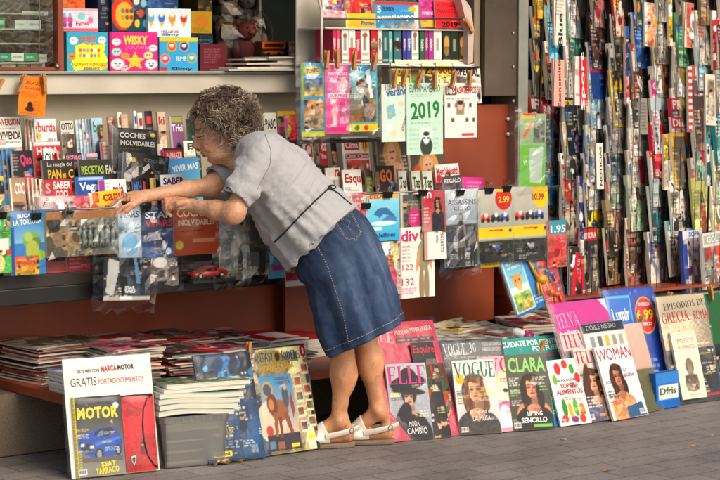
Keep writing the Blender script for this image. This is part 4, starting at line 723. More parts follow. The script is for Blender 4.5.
rk('comic in dark green and yellow behind the blue pastimes magazine', 376, -14, 422, 2, [('n', 0, 0, 1, 1, ['2a5a3a', 'd8c040', '8a2a4a', '2a3a7a'], .2)], bg='3a4a4a', Y=YR+.04)
rk('magenta booklet behind the red almanac', 421, -3, 439, 27, [('n', 0, 0, 1, .3, ['b82a78', 'c84a8a'], .2), ('r', 0, .4, .8, .75, 'c83a88'), T('mini', .1, .45, .7, .6, 'f0d0e0'), ('r', 0, .75, 1, 1, 'd8b040')], bg='b83078', Y=YR+.01)
rk('bright red almanac with black lettering and 2019 on the rack', 436, 0, 463, 28, [T('ALMANAQUE', .08, .12, .92, .25, '8a1a1a', 'n'), T('ZARAGOZANO', .06, .32, .94, .46, '5a1010', 'n'), T('2019', .22, .78, .8, .95, '1a0a0a'), ('r', 0, 0, 1, .04, 'e86a60')], bg='d8202a', Y=YR-.01)
# the books: spines facing the street, y 29-63
bk = [(333, 337, 'a83050', 'dark pink'), (337, 341, 'c84060', 'rose red'), (342, 349, 'e0dcd0', 'white with brown emblem'), (349, 356, 'dcd6ca', 'white with a red lower half'), (356, 361, 'b02438', 'slim crimson'), (361, 370, 'e4ddd0', 'thick cream with a portrait'), (371, 378, 'a81c2c', 'deep red with gold band'), (378, 383, 'c8c2b4', 'slim grey-white'), (383, 389, '2a5a58', 'dark teal'), (389, 393, '6a9a94', 'pale green-grey'), (394, 402, '3a6a6c', 'teal with photo band'), (403, 407, '4a3a7a', 'violet'), (407, 412, '3a4a90', 'blue'), (412, 419, 'e0dace', 'white with small portrait'), (420, 425, '2c5a3c', 'bottle green'), (425, 429, '8a2a6a', 'purple'), (429, 434, '9a3a7a', 'plum'), (434, 442, 'ddd6c8', 'plain cream'), (443, 451, '2a3024', 'black with tan figure'), (451, 459, '22301f', 'blackish green'), (459, 468, '3a3020', 'dark brown with gold figure')]
for i, (xa, xb, c, nm) in enumerate(bk):
    cc = hx(c); lt = 'f0e8dc' if cc.mean() < .6 else '3a3a3a'
    art = [('r', 0, .0, 1, .05, np.minimum(cc*1.2, 1)), ('r', 0, .9, 1, .93, lt), ('l', .3, .1, .7, .85, lt, 1)]
    if i in (2, 5, 13): art += [('e', .5, .18, .3, .08, '8a5a3a'), ('r', .1, .7, .9, .78, 'b8a080')]
    if i in (3,): art += [('r', 0, .55, 1, .98, 'b83040')]
    if i in (6, 10): art += [('r', 0, .35, 1, .6, '8a7440'), ('n', 0, .35, 1, .6, ['c8a070', '3a2a1a'], .1)]
    if i in (18, 20): art += [('e', .5, .4, .35, .2, 'b89050'), ('e', .5, .65, .3, .15, '8a6a3a')]
    h_ = [29, 30, 29.5, 28.7, 31][i % 5]
    rk(nm+' book spine on the white rack, '+('%s from the left' % ['first', 'second', 'third', 'fourth', 'fifth', 'sixth', 'seventh', 'eighth', 'ninth', 'tenth', 'eleventh', 'twelfth', '13th', '14th', '15th', '16th', '17th', '18th', '19th', '20th', 'last'][i]), xa, h_, xb-.4, 63, art+[spine_t(['AMOR', 'VIDA', 'SOL', 'LUNA', 'MAR', 'NOCHE'][i % 6], .22, .25, .78, .55, lt, (xb-xa)/34*1.27, 'n')] if xb-xa < 6 else art, bg=c, name='book', cat='book', t=.12, lean=1, pages=False, bow=.0, Y=YR-.02)
# bundles of puzzle magazines y 62-83
pz = [(391, 411, 63, '5a6a3a', 'e0d048', 'green and yellow puzzle magazine, leftmost above the pale pad', 'SOPA'), (409, 424, 63, 'b84a20', '3a7a3a', 'orange puzzle magazine above the green 2019 almanac', 'GEN'), (422, 437, 63, 'd8b828', '2a2a2a', 'yellow and black puzzle magazine above the 2019 almanac\'s right side', 'ZZ'), (436, 455, 62, 'd8c82a', 'b02a3a', 'lemon yellow puzzle magazine with red stripes above the crossword sheet', 'SUD'), (453, 482, 63, 'c8c4b4', '22221e', 'grey magazine with black SPECIAL lettering at the rack\'s right end', 'SPECIAL')]
for k, (xa, xb, yt, b1, c1, lb, s_) in enumerate(pz):
    rk(lb, xa, yt, xb, None, [('r', 0, 0, 1, .06, 'e4dfd0'), T(s_, .08, .09, .95, .3, c1, 'x', 4), ('n', 0, .34, 1, 1, [b1, c1, 'd8d0b8'], .06), ('r', 0, 0, .08, 1, 'd8d0bc')], Y=6.56-.008*k, h=.16, bg=b1, t=.02, roll=-7, lean=14)
rk('cream paper bundle lying on the rack behind the puzzle magazines', 395, 60, 470, None, [('l', 0, .1, 1, .3, 'b8b098', 3)], h=.03, bg='d8ceb0', Y=6.58, name='paper_bundle', cat='paper')
# shelf lip holding hanging packs
kbox('hanging_shelf', M_BLACK, ((P(300, 64, 6.50)[0], 6.50, P(300, 66, 6.5)[2]-.01), (P(480, 64, 6.5)[0], 6.53, P(300, 66, 6.5)[2])), parent=BR)
kbox('lower_rack_shelf', M_BLACK, ((P(300, 140, 6.56)[0], 6.56, P(340, 140, 6.56)[2]-.012), (P(383, 140, 6.56)[0], 6.68, P(340, 140, 6.56)[2])), parent=BR)
YH = 6.43; GHK = 'packs and sheets pegged to the white rack'
def hk(label, x0, yt, x1, yb, art, **k): k.setdefault('group', GHK); k.setdefault('wrap', 1.2); k.setdefault('lean', 1); Y = k.pop('Y', YH); return item(k.pop('name', 'hanging_pack'), label, k.pop('cat', 'toy pack'), x0, yt, x1, yb, Y, art, **k)
hk('blue and yellow hanging vehicle pack, leftmost of the three pegged packs', 302, 63, 325, 137, [('g', 0, 0, 1, 1, '4a98b8', '3a6a88'), ('r', 0, 0, .12, .5, '7a9a3a'), ('e', .5, .1, .4, .06, 'd8b030'), T('TURBO', .2, .07, .8, .13, '2a5aa0', 'b', 6), ('n', .1, .2, .95, .45, ['3a5a88', 'b8b8b0', 'c8a040', '28385a'], .07), ('n', .1, .5, .95, .9, ['4a3a34', '9a8a70', '2a3440', 'b87a3a'], .07), ('r', 0, .93, 1, 1, 'b8b030')], bg='4a90b0', name='toy_pack', wrap=2)
hk('hot pink hanging doll pack in the middle of the three pegged packs', 326, 65, 350, 134, [('r', 0, .0, 1, .08, 'e06aa0'), T('PRINCESS', .1, .1, .9, .15, 'f0d0e0'), ('n', .1, .17, .9, .38, ['d85a90', 'b8a8a0', 'c8487a', 'e0c0c8'], .06), ('r', .1, .41, .95, .48, 'f0d8e0'), T('SURPRISE', .15, .42, .9, .47, 'b83a78'), ('fig', .35, .5, .9, 'e0b090', 'c87a3a', 'd87aa0', 'e0c8b0'), ('n', .55, .52, .95, .85, ['d8a0b8', 'c83a78', 'e8d8d0'], .06), ('r', 0, .9, 1, .97, 'c02a70')], bg='d04a88', name='toy_pack', wrap=1.6)
hk('blue and green hanging building-brick pack, rightmost of the three pegged packs', 348, 65, 378, 132, [('r', 0, 0, 1, .1, '3a8ab0'), T('CITY', .1, .02, .5, .09, 'f0f0e8'), ('n', .05, .12, .95, .85, ['3a8a5a', '6ab0c0', 'c8a030', '4a6a8a', 'd8d8c8', '8a5a2a'], .06), ('r', 0, .88, 1, 1, 'd8b820'), ('e', .6, .94, .08, .04, 'b83030'), ('e', .3, .94, .08, .04, '2a7a3a'), ('p', [(.6, .1), (.72, .05), (.85, .5), (.75, .5)], 'e0e8e8')], bg='4a98a0', name='toy_pack', wrap=2.)
hk('pale mint illustrated pad with seashells and curved red SEPTIEMBRE pegged up', 382, 84, 409, 142, [('g', 0, 0, 1, 1, 'b8ccc0', 'c0ccbc'), T('ESTILO', .1, .01, .9, .1, 'b0687a', 's'), T('verano', .15, .1, .95, .2, '4a6a9a', 'b', 5), ('r', .1, .12, .14, .16, 'e8e8e0'), ('p', [(.15, .4), (.42, .34), (.5, .55), (.22, .62)], '7aa8b0'), ('e', .7, .35, .12, .05, 'd8b8a8'), ('e', .25, .75, .14, .06, 'c8d4d0'), ('e', .4, .86, .12, .05, 'd8c0a8'), T('SEPTIEMBRE', .52, .62, 1.15, .68, 'a03a3a', 'n', 68), ('e', .3, .5, .05, .03, 'd8a050')], bg='b8ccc0', name='pad', cat='pad', wrap=False)
hk('mint green wall almanac with big green 2019 and a drawn man in glasses', 407, 83, 443, 155, [T('EL FIRMAMENTO', .08, .02, .92, .13, '4a6456', 'n'), ('l', .1, .15, .9, .2, '8aa894', 2), T('2019', .1, .26, .9, .5, '1e7a3a', 'b', 4), ('l', .1, .54, .9, .58, '7a9a86', 1), ('l', .05, .62, .95, .95, '9ab8a4', 5), ('r', .33, .62, .7, .99, 'c0d4c4'), ('e', .52, .88, .17, .14, '3a423c'), ('e', .52, .78, .085, .075, 'd0dcd0'), ('e', .52, .71, .085, .03, '2a322c'), ('e', .47, .77, .035, .014, '3a423c'), ('e', .57, .77, .035, .014, '3a423c')], bg='b4ccba', name='almanac', cat='almanac', wrap=False, Y=YH-.012)
hk('white crossword sheet titled PASATIEMPOS with a small portrait in the grid', 445, 83, 477, 138, [('r', .02, .05, .34, .22, '2a2826'), T('MIS', .06, .06, .3, .2, 'd8d4c8'), T('PASATIEMPOS', .3, .06, .98, .2, 'b02a30'), ('l', .05, .26, .95, .32, '8a8a80', 1)]+[('r', .06+.11*i, .36, .065+.11*i+.006, .9, 'b0aca0') for i in range(9)]+[('r', .06, .36+.09*i, .95, .365+.09*i, 'b0aca0') for i in range(7)]+[('r', .08+.11*((i*5) % 8), .37+.09*((i*3) % 6), .16+.11*((i*5) % 8), .44+.09*((i*3) % 6), '4a4844') for i in range(7)]+[('r', .34, .32, .58, .58, '8a7a6a'), ('e', .46, .42, .08, .08, 'c8a890'), ('e', .46, .36, .09, .04, '3a2a20'), ('r', .5, .92, .9, .97, 'b83a3a')], bg='e0dacd', name='crossword_sheet', cat='pastime paper', wrap=False, Y=YH-.006)
for x, y, tl, wh in ((326.5, 60, 3, 'on the left corner of the pink doll pack'), (337, 59, -3, 'on the middle of the pink doll pack'), (354, 61, 4, 'on the left of the building-brick pack'), (374, 62, 12, 'on the right of the building-brick pack'), (394.5, 79, 8, 'on the left of the pale mint pad'), (404, 78, 14, 'on the right corner of the pale mint pad'), (419, 79, 22, 'on the left of the green almanac'), (434.5, 80, 0, 'on the right of the green almanac'), (453, 80, 14, 'on the left of the crossword sheet'), (469.5, 79, 3, 'on the right of the crossword sheet')):
    peg(x, y, 6.405, wh, tl)
peg(468.5, 26, 6.54, 'pinched on the right side of the white rack', -38)
# ================================================================ orange flyer on the beam
hk('orange printed flyer with a small black portrait pegged to the sill', 17.5, 75, 44.5, 114, [T('JUBILACION', .12, .12, .88, .24, '7a2a0a', 'n'), T('DE LA PLAZA', .2, .28, .75, .34, '6a2a10', 'n'), ('l', .1, .4, .9, .55, '9a4412', 3), ('e', .42, .74, .1, .09, '2a1408'), ('e', .42, .84, .17, .07, '3a1c0c'), ('l', .55, .62, .85, .9, 'a04a14', 4), ('l', .1, .93, .9, .98, '7a3208', 1)], bg='e07a18', name='flyer', cat='flyer', wrap=False, Y=6.815, roll=-6, t=.001, pages=False)
peg(21.5, 84, 6.80, 'on the left corner of the orange flyer', 25); peg(44, 84, 6.80, 'on the right corner of the orange flyer', -8); peg(-2, 88, 6.80, 'cut by the left picture edge under the window', 30)
# ================================================================ toy boxes on the sill
GT = 'toy boxes stacked on the sill'
def tb(label, x0, yt, x1, yb, art, Y=6.85, **k): k.setdefault('group', GT); k.setdefault('t', .12); return item(k.pop('name', 'toy_box'), label, k.pop('cat', 'toy box'), x0, yt, x1, yb, Y, art, lean=0, pages=False, bow=0, **k)
blob = lambda x, y, r, c, e2=None: [('e', x, y, r, r*.95, c), ('e', x-r*.3, y-r*.1, r*.14, r*.14, '1a1a1a'), ('e', x+r*.3, y-r*.1, r*.14, r*.14, '1a1a1a')]+([('e', x, y+r*.35, r*.3, r*.15, e2)] if e2 else [])
tb('blue and yellow toy box of small squashy figures, leftmost front box', 67, 31.5, 108, 72, [('g', 0, 0, 1, 1, '3a98b8', '4aa0a8'), ('p', [(.2, .35), (.4, .28), (.6, .33), (.95, .3), (.9, .5), (1, .7), (.85, .95), (.5, .9), (.2, .97), (.1, .8), (.22, .55)], 'd8d83a'), T('SQUISHY', .3, .1, .72, .24, 'd8602a', 'x', 4), T('TOWN', .4, .25, .7, .32, 'e0a030')]+[('e', .33+.09*i, .46+.13*j, .033, .045, ['c84a5a', '5a8ac8', 'd88a3a', '8a5aa8', 'e0e0d8'][(i+2*j) % 5]) for i in range(6) for j in range(2)]+[T('SQUISHY KINGS', .12, .76, .85, .86, 'd8802a'), T('SERIES', .4, .88, .8, .95, 'c86a20')]+blob(.17, .22, .1, 'e8e4dc')+blob(.12, .62, .09, 'c8803a')+blob(.86, .2, .1, 'd8d8d0')+blob(.9, .84, .09, 'e0a83a'), bg='3f9ab4')
tb('hot pink toy box titled WISKY JOUWIE with pastel animals, centre front box', 110, 31.5, 158, 72, [('g', 0, 0, 1, 1, 'c83080', 'c02a74'), ('r', 0, 0, .05, 1, 'a02868'), T('WISKY', .28, .09, .78, .32, 'e8d83a', 'x'), T('JOUWIE', .32, .34, .82, .46, 'e86ab8'), ('p', [(.52, .5), (.58, .64), (.72, .66), (.62, .76), (.66, .92), (.52, .84), (.38, .92), (.42, .76), (.32, .66), (.46, .64)], 'e0b83a')]+blob(.14, .25, .09, 'e8e4dc')+blob(.14, .5, .1, 'a8c8c0')+blob(.16, .8, .14, 'e8dcd8', 'e08aa0')+blob(.32, .6, .09, 'd88a4a')+blob(.9, .4, .09, 'e0e0d8')+blob(.8, .58, .1, 'd8c890')+blob(.86, .8, .13, 'e8e4dc', '3a3a3a')+blob(.3, .9, .08, 'd8b0b8'), bg='c42e7c', Y=6.84)
tb('sky blue toy box with four round putty pots and yellow slime, right front box', 159.5, 37, 198, 72, [('r', 0, 0, 1, .12, 'd8b81e'), ('e', .3, .14, .04, .1, 'd8b81e'), ('e', .72, .15, .04, .13, 'd8b81e'), T('SLIME', .42, .55, .68, .68, 'd8e4e8'), T('Slimy', .3, .86, .85, .97, '2a2a2a'), ('r', .02, .86, .2, .97, 'b83030')]+[q for x, y, c in ((.32, .26, 'd8502a'), (.64, .26, '2a3a8a'), (.15, .62, 'c83a8a'), (.84, .6, '3aa0a8')) for q in (('e', x, y, .13, .15, 'c89a30'), ('e', x, y, .1, .12, c), ('e', x, y-.02, .06, .05, 'e8e0d0'))], bg='3a98c4', Y=6.86)
tb('narrow pinkish side of a toy box left of the blue and yellow one', 61.5, 32, 67, 72, [('n', 0, 0, 1, 1, ['b84a5a', '3a8a5a', 'd8b030'], .12)], bg='b86a70', Y=6.88)
tb('white and pink toy box with cupcake figures behind, upper left of the stack', 61, 8, 98, 31, [('r', 0, 0, 1, .1, 'c8a0b0'), ('l', .5, .15, .95, .3, '8a8a90', 2), T('Fairies', .4, .55, .75, .75, 'c83a78', 'b', 3), ('r', .0, .86, 1, 1, 'c8586a')]+[q for x in (.1, .25) for q in (('e', x, .5, .07, .17, 'c04a88'), ('e', x, .72, .06, .12, '8a4a80'), ('e', x, .3, .04, .1, '5ab0c0'))]+[('e', .55, .35, .1, .15, '7ac0c8'), ('e', .8, .5, .07, .15, 'd86aa0')], bg='dccdd0', Y=6.92)
tb('orange and yellow carton at the top left above the cupcake box', 62, -8, 85, 8, [('n', 0, 0, 1, 1, ['d8602a', 'd8a03a', 'c8402a'], .2)], bg='d0702c', Y=6.93)
tb('dark navy carton between the cupcake box and the dinosaur box', 98, -8, 112, 31, [('n', 0, 0, 1, 1, ['1c2a4a', '243458', '162038'], .2), ('l', .2, .5, .8, .7, '8a8a60', 2)], bg='1d2b4c', Y=6.94)
tb('dark blue box with a red and yellow window of small dinosaurs', 112, -10, 148, 31, [('n', .3, 0, 1, .7, ['1c3a4a', '22485a', '18303c'], .15), ('e', .3, .55, .32, .42, 'c83a24'), ('e', .35, .6, .25, .32, 'd8a83a'), ('r', .0, .12, .35, .24, '3a9a4a')]+[('e', .3+.12*(i % 3), .5+.16*(i//3), .05, .06, c) for i, c in enumerate(('5a7a8a', 'a83a2a', '3a5a6a', 'c8802a', '4a6a3a', '8a4a2a'))]+[('e', .68, .25, .08, .1, 'd8d0c0'), ('e', .88, .3, .08, .1, '8ab0c0'), ('e', .8, .55, .09, .1, 'b8502a'), ('e', .7, .8, .07, .1, 'd8b83a'), ('e', .92, .8, .06, .1, '3a9ab0')], bg='1f4152', Y=6.92)
tb('white box printed with four ice-cream cones, upper right of the toy boxes', 148.5, 8, 191, 37, [T('HELADOS', .3, .76, .7, .85, 'b83040'), T('Slimy', .3, .86, .72, .97, '3a6aa0')]+[q for x, c in ((.06, '5aa8c0'), (.31, '3a6ac0'), (.56, 'c88a40'), (.83, 'b83a2a')) for q in (('p', [(x-.07, .42), (x+.07, .42), (x, .68)], 'd8a060'), ('e', x, .32, .08, .16, c), ('e', x, .22, .05, .08, 'd8d0c0'))]+[('e', .1+.11*i, .1+.08*((i*7) % 3), .012, .02, 'b8ccd8') for i in range(8)], bg='ccd8dc', Y=6.9)
tb('plain blue carton lying above the ice-cream cone box', 148, -6, 178, 7.5, [('n', 0, 0, 1, 1, ['2a4a7a', '3a5a8a', '1c3a64'], .2)], bg='2a4c7c', Y=6.93)
tb('yellow box with an orange sticker further inside, right of the ice-cream box', 191, 11, 212, 33, [('e', .5, .45, .35, .3, 'c8802a'), ('l', .1, .75, .9, .95, '8a6a1a', 2)], bg='b8941e', Y=7.2)
tb('green and navy carton under the yellow box inside the kiosk', 190, 34, 213, 46, [('n', 0, 0, 1, 1, ['1c3a4a', '3a5a3a', '243040'], .2)], bg='203c48', Y=7.2)
tb('brown carton standing behind the slime box', 198, -8, 212, 11, [('n', 0, 0, 1, 1, ['5a4426', '4a3820'], .2)], bg='54401f', Y=7.3)
tb('dark maroon box with rows of white print on the sill', 200, 44, 227, 72, [('l', .15, .15, .8, .7, '8a5a60', 6), ('r', 0, .8, 1, .83, '6a2a34')], bg='5a1a28', Y=6.95, t=.08, name='carton', cat='carton')
# plush toys in clear bags, deep inside
def plush(label, x, y, Y, k, c, group='plush toys in clear bags inside the kiosk'):
    r = thing('plush_toy', label, 'plush toy', group=group); B = P(x, y, Y); c = np.array(c)
    mb = MB(); mb.ell(B, (.06*k, .05*k, .07*k), c); mb.ell(B+np.array([0, -.03*k, .09*k]), (.05*k, .045*k, .045*k), c*1.1)
    for s in (-1, 1): mb.ell(B+np.array([s*.04*k, -.02*k, .13*k]), (.018*k, .012*k, .02*k), c*.9, n=8); mb.ell(B+np.array([s*.06*k, -.03*k, .0]), (.025*k, .025*k, .045*k), c*.95, n=8); mb.ell(B+np.array([s*.035*k, -.05*k, -.06*k]), (.028*k, .04*k, .028*k), c*.9, n=8)
    mb.build('plush_body', M_MATTE, r, True)
    mb = MB(); mb.ell(B+np.array([0, -.075*k, .085*k]), (.018*k, .012*k, .014*k), np.minimum(c*1.5, 1), n=8)
    for s in (-1, 1): mb.ell(B+np.array([s*.02*k, -.07*k, .105*k]), (.005*k,)*3, (.05, .05, .05), n=6)
    mb.build('face', M_MATTE, r, True)
    rg = np.random.default_rng(int(x)); mb = MB(); n = 14; V = []
    for i in range(8):
        for j in range(n):
            ph, t = math.pi*i/7, 2*math.pi*j/n; rr = (.12+.02*rg.random())*k; V.append(B+np.array([0, 0, .03*k])+rr*np.array([math.sin(ph)*math.cos(t), math.sin(ph)*math.sin(t)*.8, math.cos(ph)*1.1]))
    mb.add(V, [(i*n+j, (i+1)*n+j, (i+1)*n+(j+1) % n, i*n+(j+1) % n) for i in range(7) for j in range(n)]); mb.build('clear_bag', M_FILM, r)
for lb, x, y, Y, k, c in (('brown plush bear in a clear bag, leftmost in the dark interior', 226, 52, 7.5, 1.0, (.45, .33, .22)), ('tan plush dog in a clear bag hanging in the dark interior', 226, 28, 7.7, .95, (.5, .4, .28)), ('red and brown plush toy in a clear bag near the window edge', 243, 50, 7.45, .95, (.42, .16, .12)), ('cream plush rabbit in a clear bag beside the dark pane', 252, 40, 7.6, .8, (.6, .52, .42)), ('grey plush toy in a clear bag high in the dark interior', 243, 18, 7.8, .9, (.3, .28, .26))): plush(lb, x, y, Y, k, c)
for lb, xa, ya, xb, yb, c, Y in (('small mustard box deep inside above the plush toys', 252, 24, 260, 34, '9a7a20', 7.7), ('tan packet on the upper inner shelf', 212, 6, 232, 16, '5a4630', 8.2), ('dull red packet on the upper inner shelf', 234, 4, 254, 15, '4a1e1c', 8.2)):
    tb(lb, xa, ya, xb, yb, [('n', 0, 0, 1, 1, [c, c], .2)], bg=c, Y=Y, t=.05, name='packet', cat='packet', group='packets deep inside the kiosk')
sh = MB(); sh.box((4.4, 8.1, P(230, 16, 8.1)[2]-.02), (6.3, 8.58, P(230, 16, 8.1)[2])); sh.build('inner_shelf', M_DARK, K)
# small boxes in front of the dark pane
for lb, xa, ya, xb, yb, bgc, art in (
    ('black toy car box with a bright orange car picture', 262, 41.5, 288, 57, '2a2422', [('r', .0, .0, .9, .45, 'd8621a'), ('r', .1, .12, .85, .35, '3a1c10'), ('e', .45, .7, .4, .12, 'c8601a'), ('e', .25, .78, .06, .08, '101010'), ('e', .65, .78, .06, .08, '101010')]),
    ('tan card box with a pale red seal beside the orange car box', 289, 41.5, 303, 57, '9a7a68', [('n', 0, 0, 1, .7, ['a88a74', '8a5a50', 'b8a088'], .2), ('r', .1, .75, .9, .9, 'c8b8a0')]),
    ('olive grey card box at the right of the three on the papers', 303.5, 41, 319.5, 57, '7a7a60', [('n', 0, 0, 1, .7, ['8a8a70', '6a7058', 'a09a7a'], .2), ('r', .1, .75, .9, .9, 'b8b498')])):
    tb(lb, xa, ya, xb, yb, art, bg=bgc, Y=6.98, t=.05, name='card_box', cat='card box', group='small boxes on the papers')
# ================================================================ flat piles
def flat(label, B, wd, ht, yaw, z, t, bgc, art, group, name='magazine', cat='magazine', curl=0., bow=.002, wrap=False, spine=None, res=.8):
    return item(name, label, cat, 0, 0, 1, None, 0, art, h=ht, wid=wd, anchor_b=(B[0], B[1], z+t), lean=90, yaw=yaw, t=t, bg=bgc, group=group, curl=curl, bow=bow, wrap=wrap, res=res, spine=spine, roll=0)
pal = [['b8303a', 'd8c8b8', '3a2a2a'], ['8a2a30', '4a3a3a', 'c8a890'], ['c8c0b0', '9a8a7a', 'a83a3a'], ['3a4a6a', 'c8c8c0', 'b85a3a'], ['c87a6a', '8a4a2a', 'e0d8c8'], ['4a6a4a', 'd8d0c0', '8a8a5a'], ['c86a80', 'e0d0c8', '7a3a4a'], ['26262a', '6a6a6a', 'c83a3a']]
rp = random.Random(3)
def pile(x, y, n, z0, group, label, wd=.21, ht=.28, yaw0=0, jit=.02, tt=(.004, .007), bg0=None, first=None, wrap_top=False):
    z = z0
    for i in range(n):
        t = rp.uniform(*tt); p_ = pal[rp.randrange(len(pal))]; c = bg0 or p_[0]
        a = [('n', 0, 0, 1, 1, p_, .1), ('r', 0, .02, 1, .16, p_[1]), ('r', .05, .04, .6, .13, p_[0])]
        top = i == n-1
        flat(first if (top and first) else label, (x+rp.uniform(-jit, jit), y+rp.uniform(-jit, jit)), wd, ht, yaw0+rp.uniform(-7, 7), z, t, c, a if (top or i > n-4) else [('n', 0, 0, 1, 1, p_, .2)], group, spine=(None if rp.random() < .45 else p_[rp.randrange(3)]), res=.8 if top else .3, curl=rp.uniform(0, .01), wrap=(.8 if (top and wrap_top) else False))
        z += t+rp.uniform(.0015, .004)
    return z
# papers on the sill, px 221-318, y 58-72
z = 1.467
for i, (xa, xb, c, lb) in enumerate(((222, 300, 'c8b8a0', 'lowest long magazine with a red and green edge on the sill'), (232, 296, 'a83040', 'red-covered magazine in the pile on the sill'), (266, 318, 'd8d4c8', 'white paper stack at the right of the sill pile'), (240, 300, '7a2a30', 'dark red magazine in the middle of the sill pile'), (272, 322, 'dcd8cc', 'white newsprint second from top in the sill pile'), (241, 300, 'b8b4a8', 'grey magazine near the top of the sill pile'), (262, 318, 'd0ccc0', 'topmost pale newspaper lying on the sill pile'))):
    wd = P(xb, 70, 6.85)[0]-P(xa, 70, 6.85)[0]
    flat(lb, (P(xa, 70, 6.85)[0], 6.80+.01*(i % 3)), wd, .2, rp.uniform(-3, 3), z, .007, c, [('n', 0, 0, 1, 1, [c, 'e0dcd0'], .1)], 'papers piled on the sill', bow=.001); z += .0085
GP = 'magazines piled on the low ledge'
zl = ZL+.001
L1 = 'thin glossy magazine inside the leftmost piles on the low ledge'
a = pile(3.66, 6.66, 16, zl, 'magazines in the leftmost piles', L1, first='topmost red-splashed magazine of the leftmost pile on the ledge', wrap_top=True, yaw0=4)
pile(3.86, 6.44, 16, zl, 'magazines in the leftmost piles', L1, first='topmost magazine of the second pile on the ledge, pinkish', yaw0=-6, wrap_top=True)
pile(3.86, 6.74, 16, zl, 'magazines in the leftmost piles', L1, yaw0=8)
for i in range(6):
    flat('white-edged paperback in the low pile on the ledge\'s left front corner', (3.62+.004*(i % 2), 6.32+.003*i), .19, .20, rp.uniform(-2, 2), zl+.0135*i, .012, 'd8d4c8', [('n', 0, 0, 1, 1, ['c8ccd0', '4a5a8a'], .2)], 'paperbacks on the corner of the ledge', name='book', cat='book', bow=0)
L2 = 'thin glossy magazine in the piles on the ledge behind the blue card pack'
for i, (x, y, n) in enumerate(((4.08, 6.70, 15), (4.10, 6.40, 13), (4.30, 6.70, 14), (4.33, 6.40, 12), (4.51, 6.70, 12), (4.53, 6.38, 8))):
    pile(x, y, n, zl, 'magazines in the middle ledge piles', L2, yaw0=rp.uniform(-12, 12), jit=.03, first=['topmost magazine with red strip behind the white motoring board', 'topmost magazine right behind the tub of books', 'topmost brownish magazine at the back middle of the ledge', 'topmost magazine behind the blue card pack', 'topmost magazine behind the riders pack, back row', 'topmost magazine behind the riders pack, front row'][i])
for i in range(9):
    flat('pale pink-edged magazine in the neat pile left of the skirt', (4.66, 6.56), .19, .26, -2+rp.uniform(-1, 1), zl+.0095*i, .009, 'd8b8b0', [('n', 0, 0, 1, 1, ['c8b0a8', 'd8d0c8'], .2)], 'magazines in the neat pale pile', bow=0, spine='d0b8b0')
flat('red magazine with white panel lying on top of the neat pale pile', (4.66, 6.55), .2, .27, 3, zl+.0095*9+.001, .009, 'b82430', [('r', .3, .3, .9, .9, 'd8ccc4')], None, bow=.003)
for i in range(8):
    flat('closed magazine in the small stack behind the woman\'s skirt', (4.86, 6.60), .2, .27, 5+rp.uniform(-2, 2), zl+.0095*i, .009, 'a83038' if i % 2 else 'd8d0c8', [], 'magazines in the small stack behind the skirt', bow=0)
# ledge right of the legs
GR = 'papers and packs lying on the ledge right of the woman'
for i, (px, py, Y, wd, ht, yaw, c, lb) in enumerate(((392, 350, 6.32, .24, .3, 5, 'b83a4a', 'red magazine lying flat beneath the pink temporada bag'), (430, 345, 6.35, .3, .34, -8, 'c8bca8', 'pale magazine in a crackly wrap beside the temporada bag'), (455, 340, 6.5, .33, .2, 12, 'd8a83a', 'yellow-edged puzzle magazine lying at the back of the ledge'), (470, 338, 6.4, .25, .3, -15, '8a6a50', 'brown magazine lying under the cosmetics bottle'), (500, 338, 6.3, .27, .33, 10, 'c8c4bc', 'white magazine lying flat right of the cosmetics bottle'), (520, 334, 6.45, .27, .3, -18, 'a83a40', 'red newspaper supplement lying near the giraffe pack'), (540, 330, 6.5, .28, .3, 6, 'b8b0a0', 'grey newspaper lying below the giraffe pack'))):
    x = P(px, py, Y)[0]
    for k in range(3):
        flat(lb if k == 2 else 'flat magazine buried under the loose papers right of the woman', (x+.01*k, Y-.02+.01*k), wd, ht, yaw+rp.uniform(-5, 5), zl+.011*k+.012*(i % 3)+.002*i, .009, c, [('n', 0, 0, 1, 1, [c, 'd8d0c0', '6a4a40'], .09), ('r', .05, .04, .7, .16, 'e0d8cc')], GR if k == 2 else 'magazines buried under the loose papers', wrap=(1.6 if k == 2 and i in (1, 3) else False), curl=.02)
for j, (px, Y, n, lb) in enumerate(((560, 6.62, 11, 'grey newspaper in the thick pile under the hanging columns'), (590, 6.66, 10, 'grey newspaper in the thick pile under the hanging columns'), (610, 6.5, 9, 'grey newspaper in the thick pile under the hanging columns'), (650, 6.62, 10, 'white newspaper in the pile behind the blue 6.99 card'), (690, 6.66, 10, 'white newspaper in the pile behind the Grecia y Roma card'), (718, 6.62, 10, 'white newspaper in the pile behind the Grecia y Roma card'))):
    x = P(px, 310, Y)[0]
    for k in range(n):
        g = rp.uniform(.55, .82); flat(lb, (x+rp.uniform(-.03, .03)-.1, Y-.15+rp.uniform(-.02, .02)), .3, .36, rp.uniform(-12, 12), zl+.0105*k, .008, (g, g*.97, g*.9), [('l', .05, .05, .95, .95, '8a8880', 14)] if k > n-3 else [], 'newspapers in the piles on the right of the ledge', name='newspaper', cat='newspaper', curl=.015, res=.5)
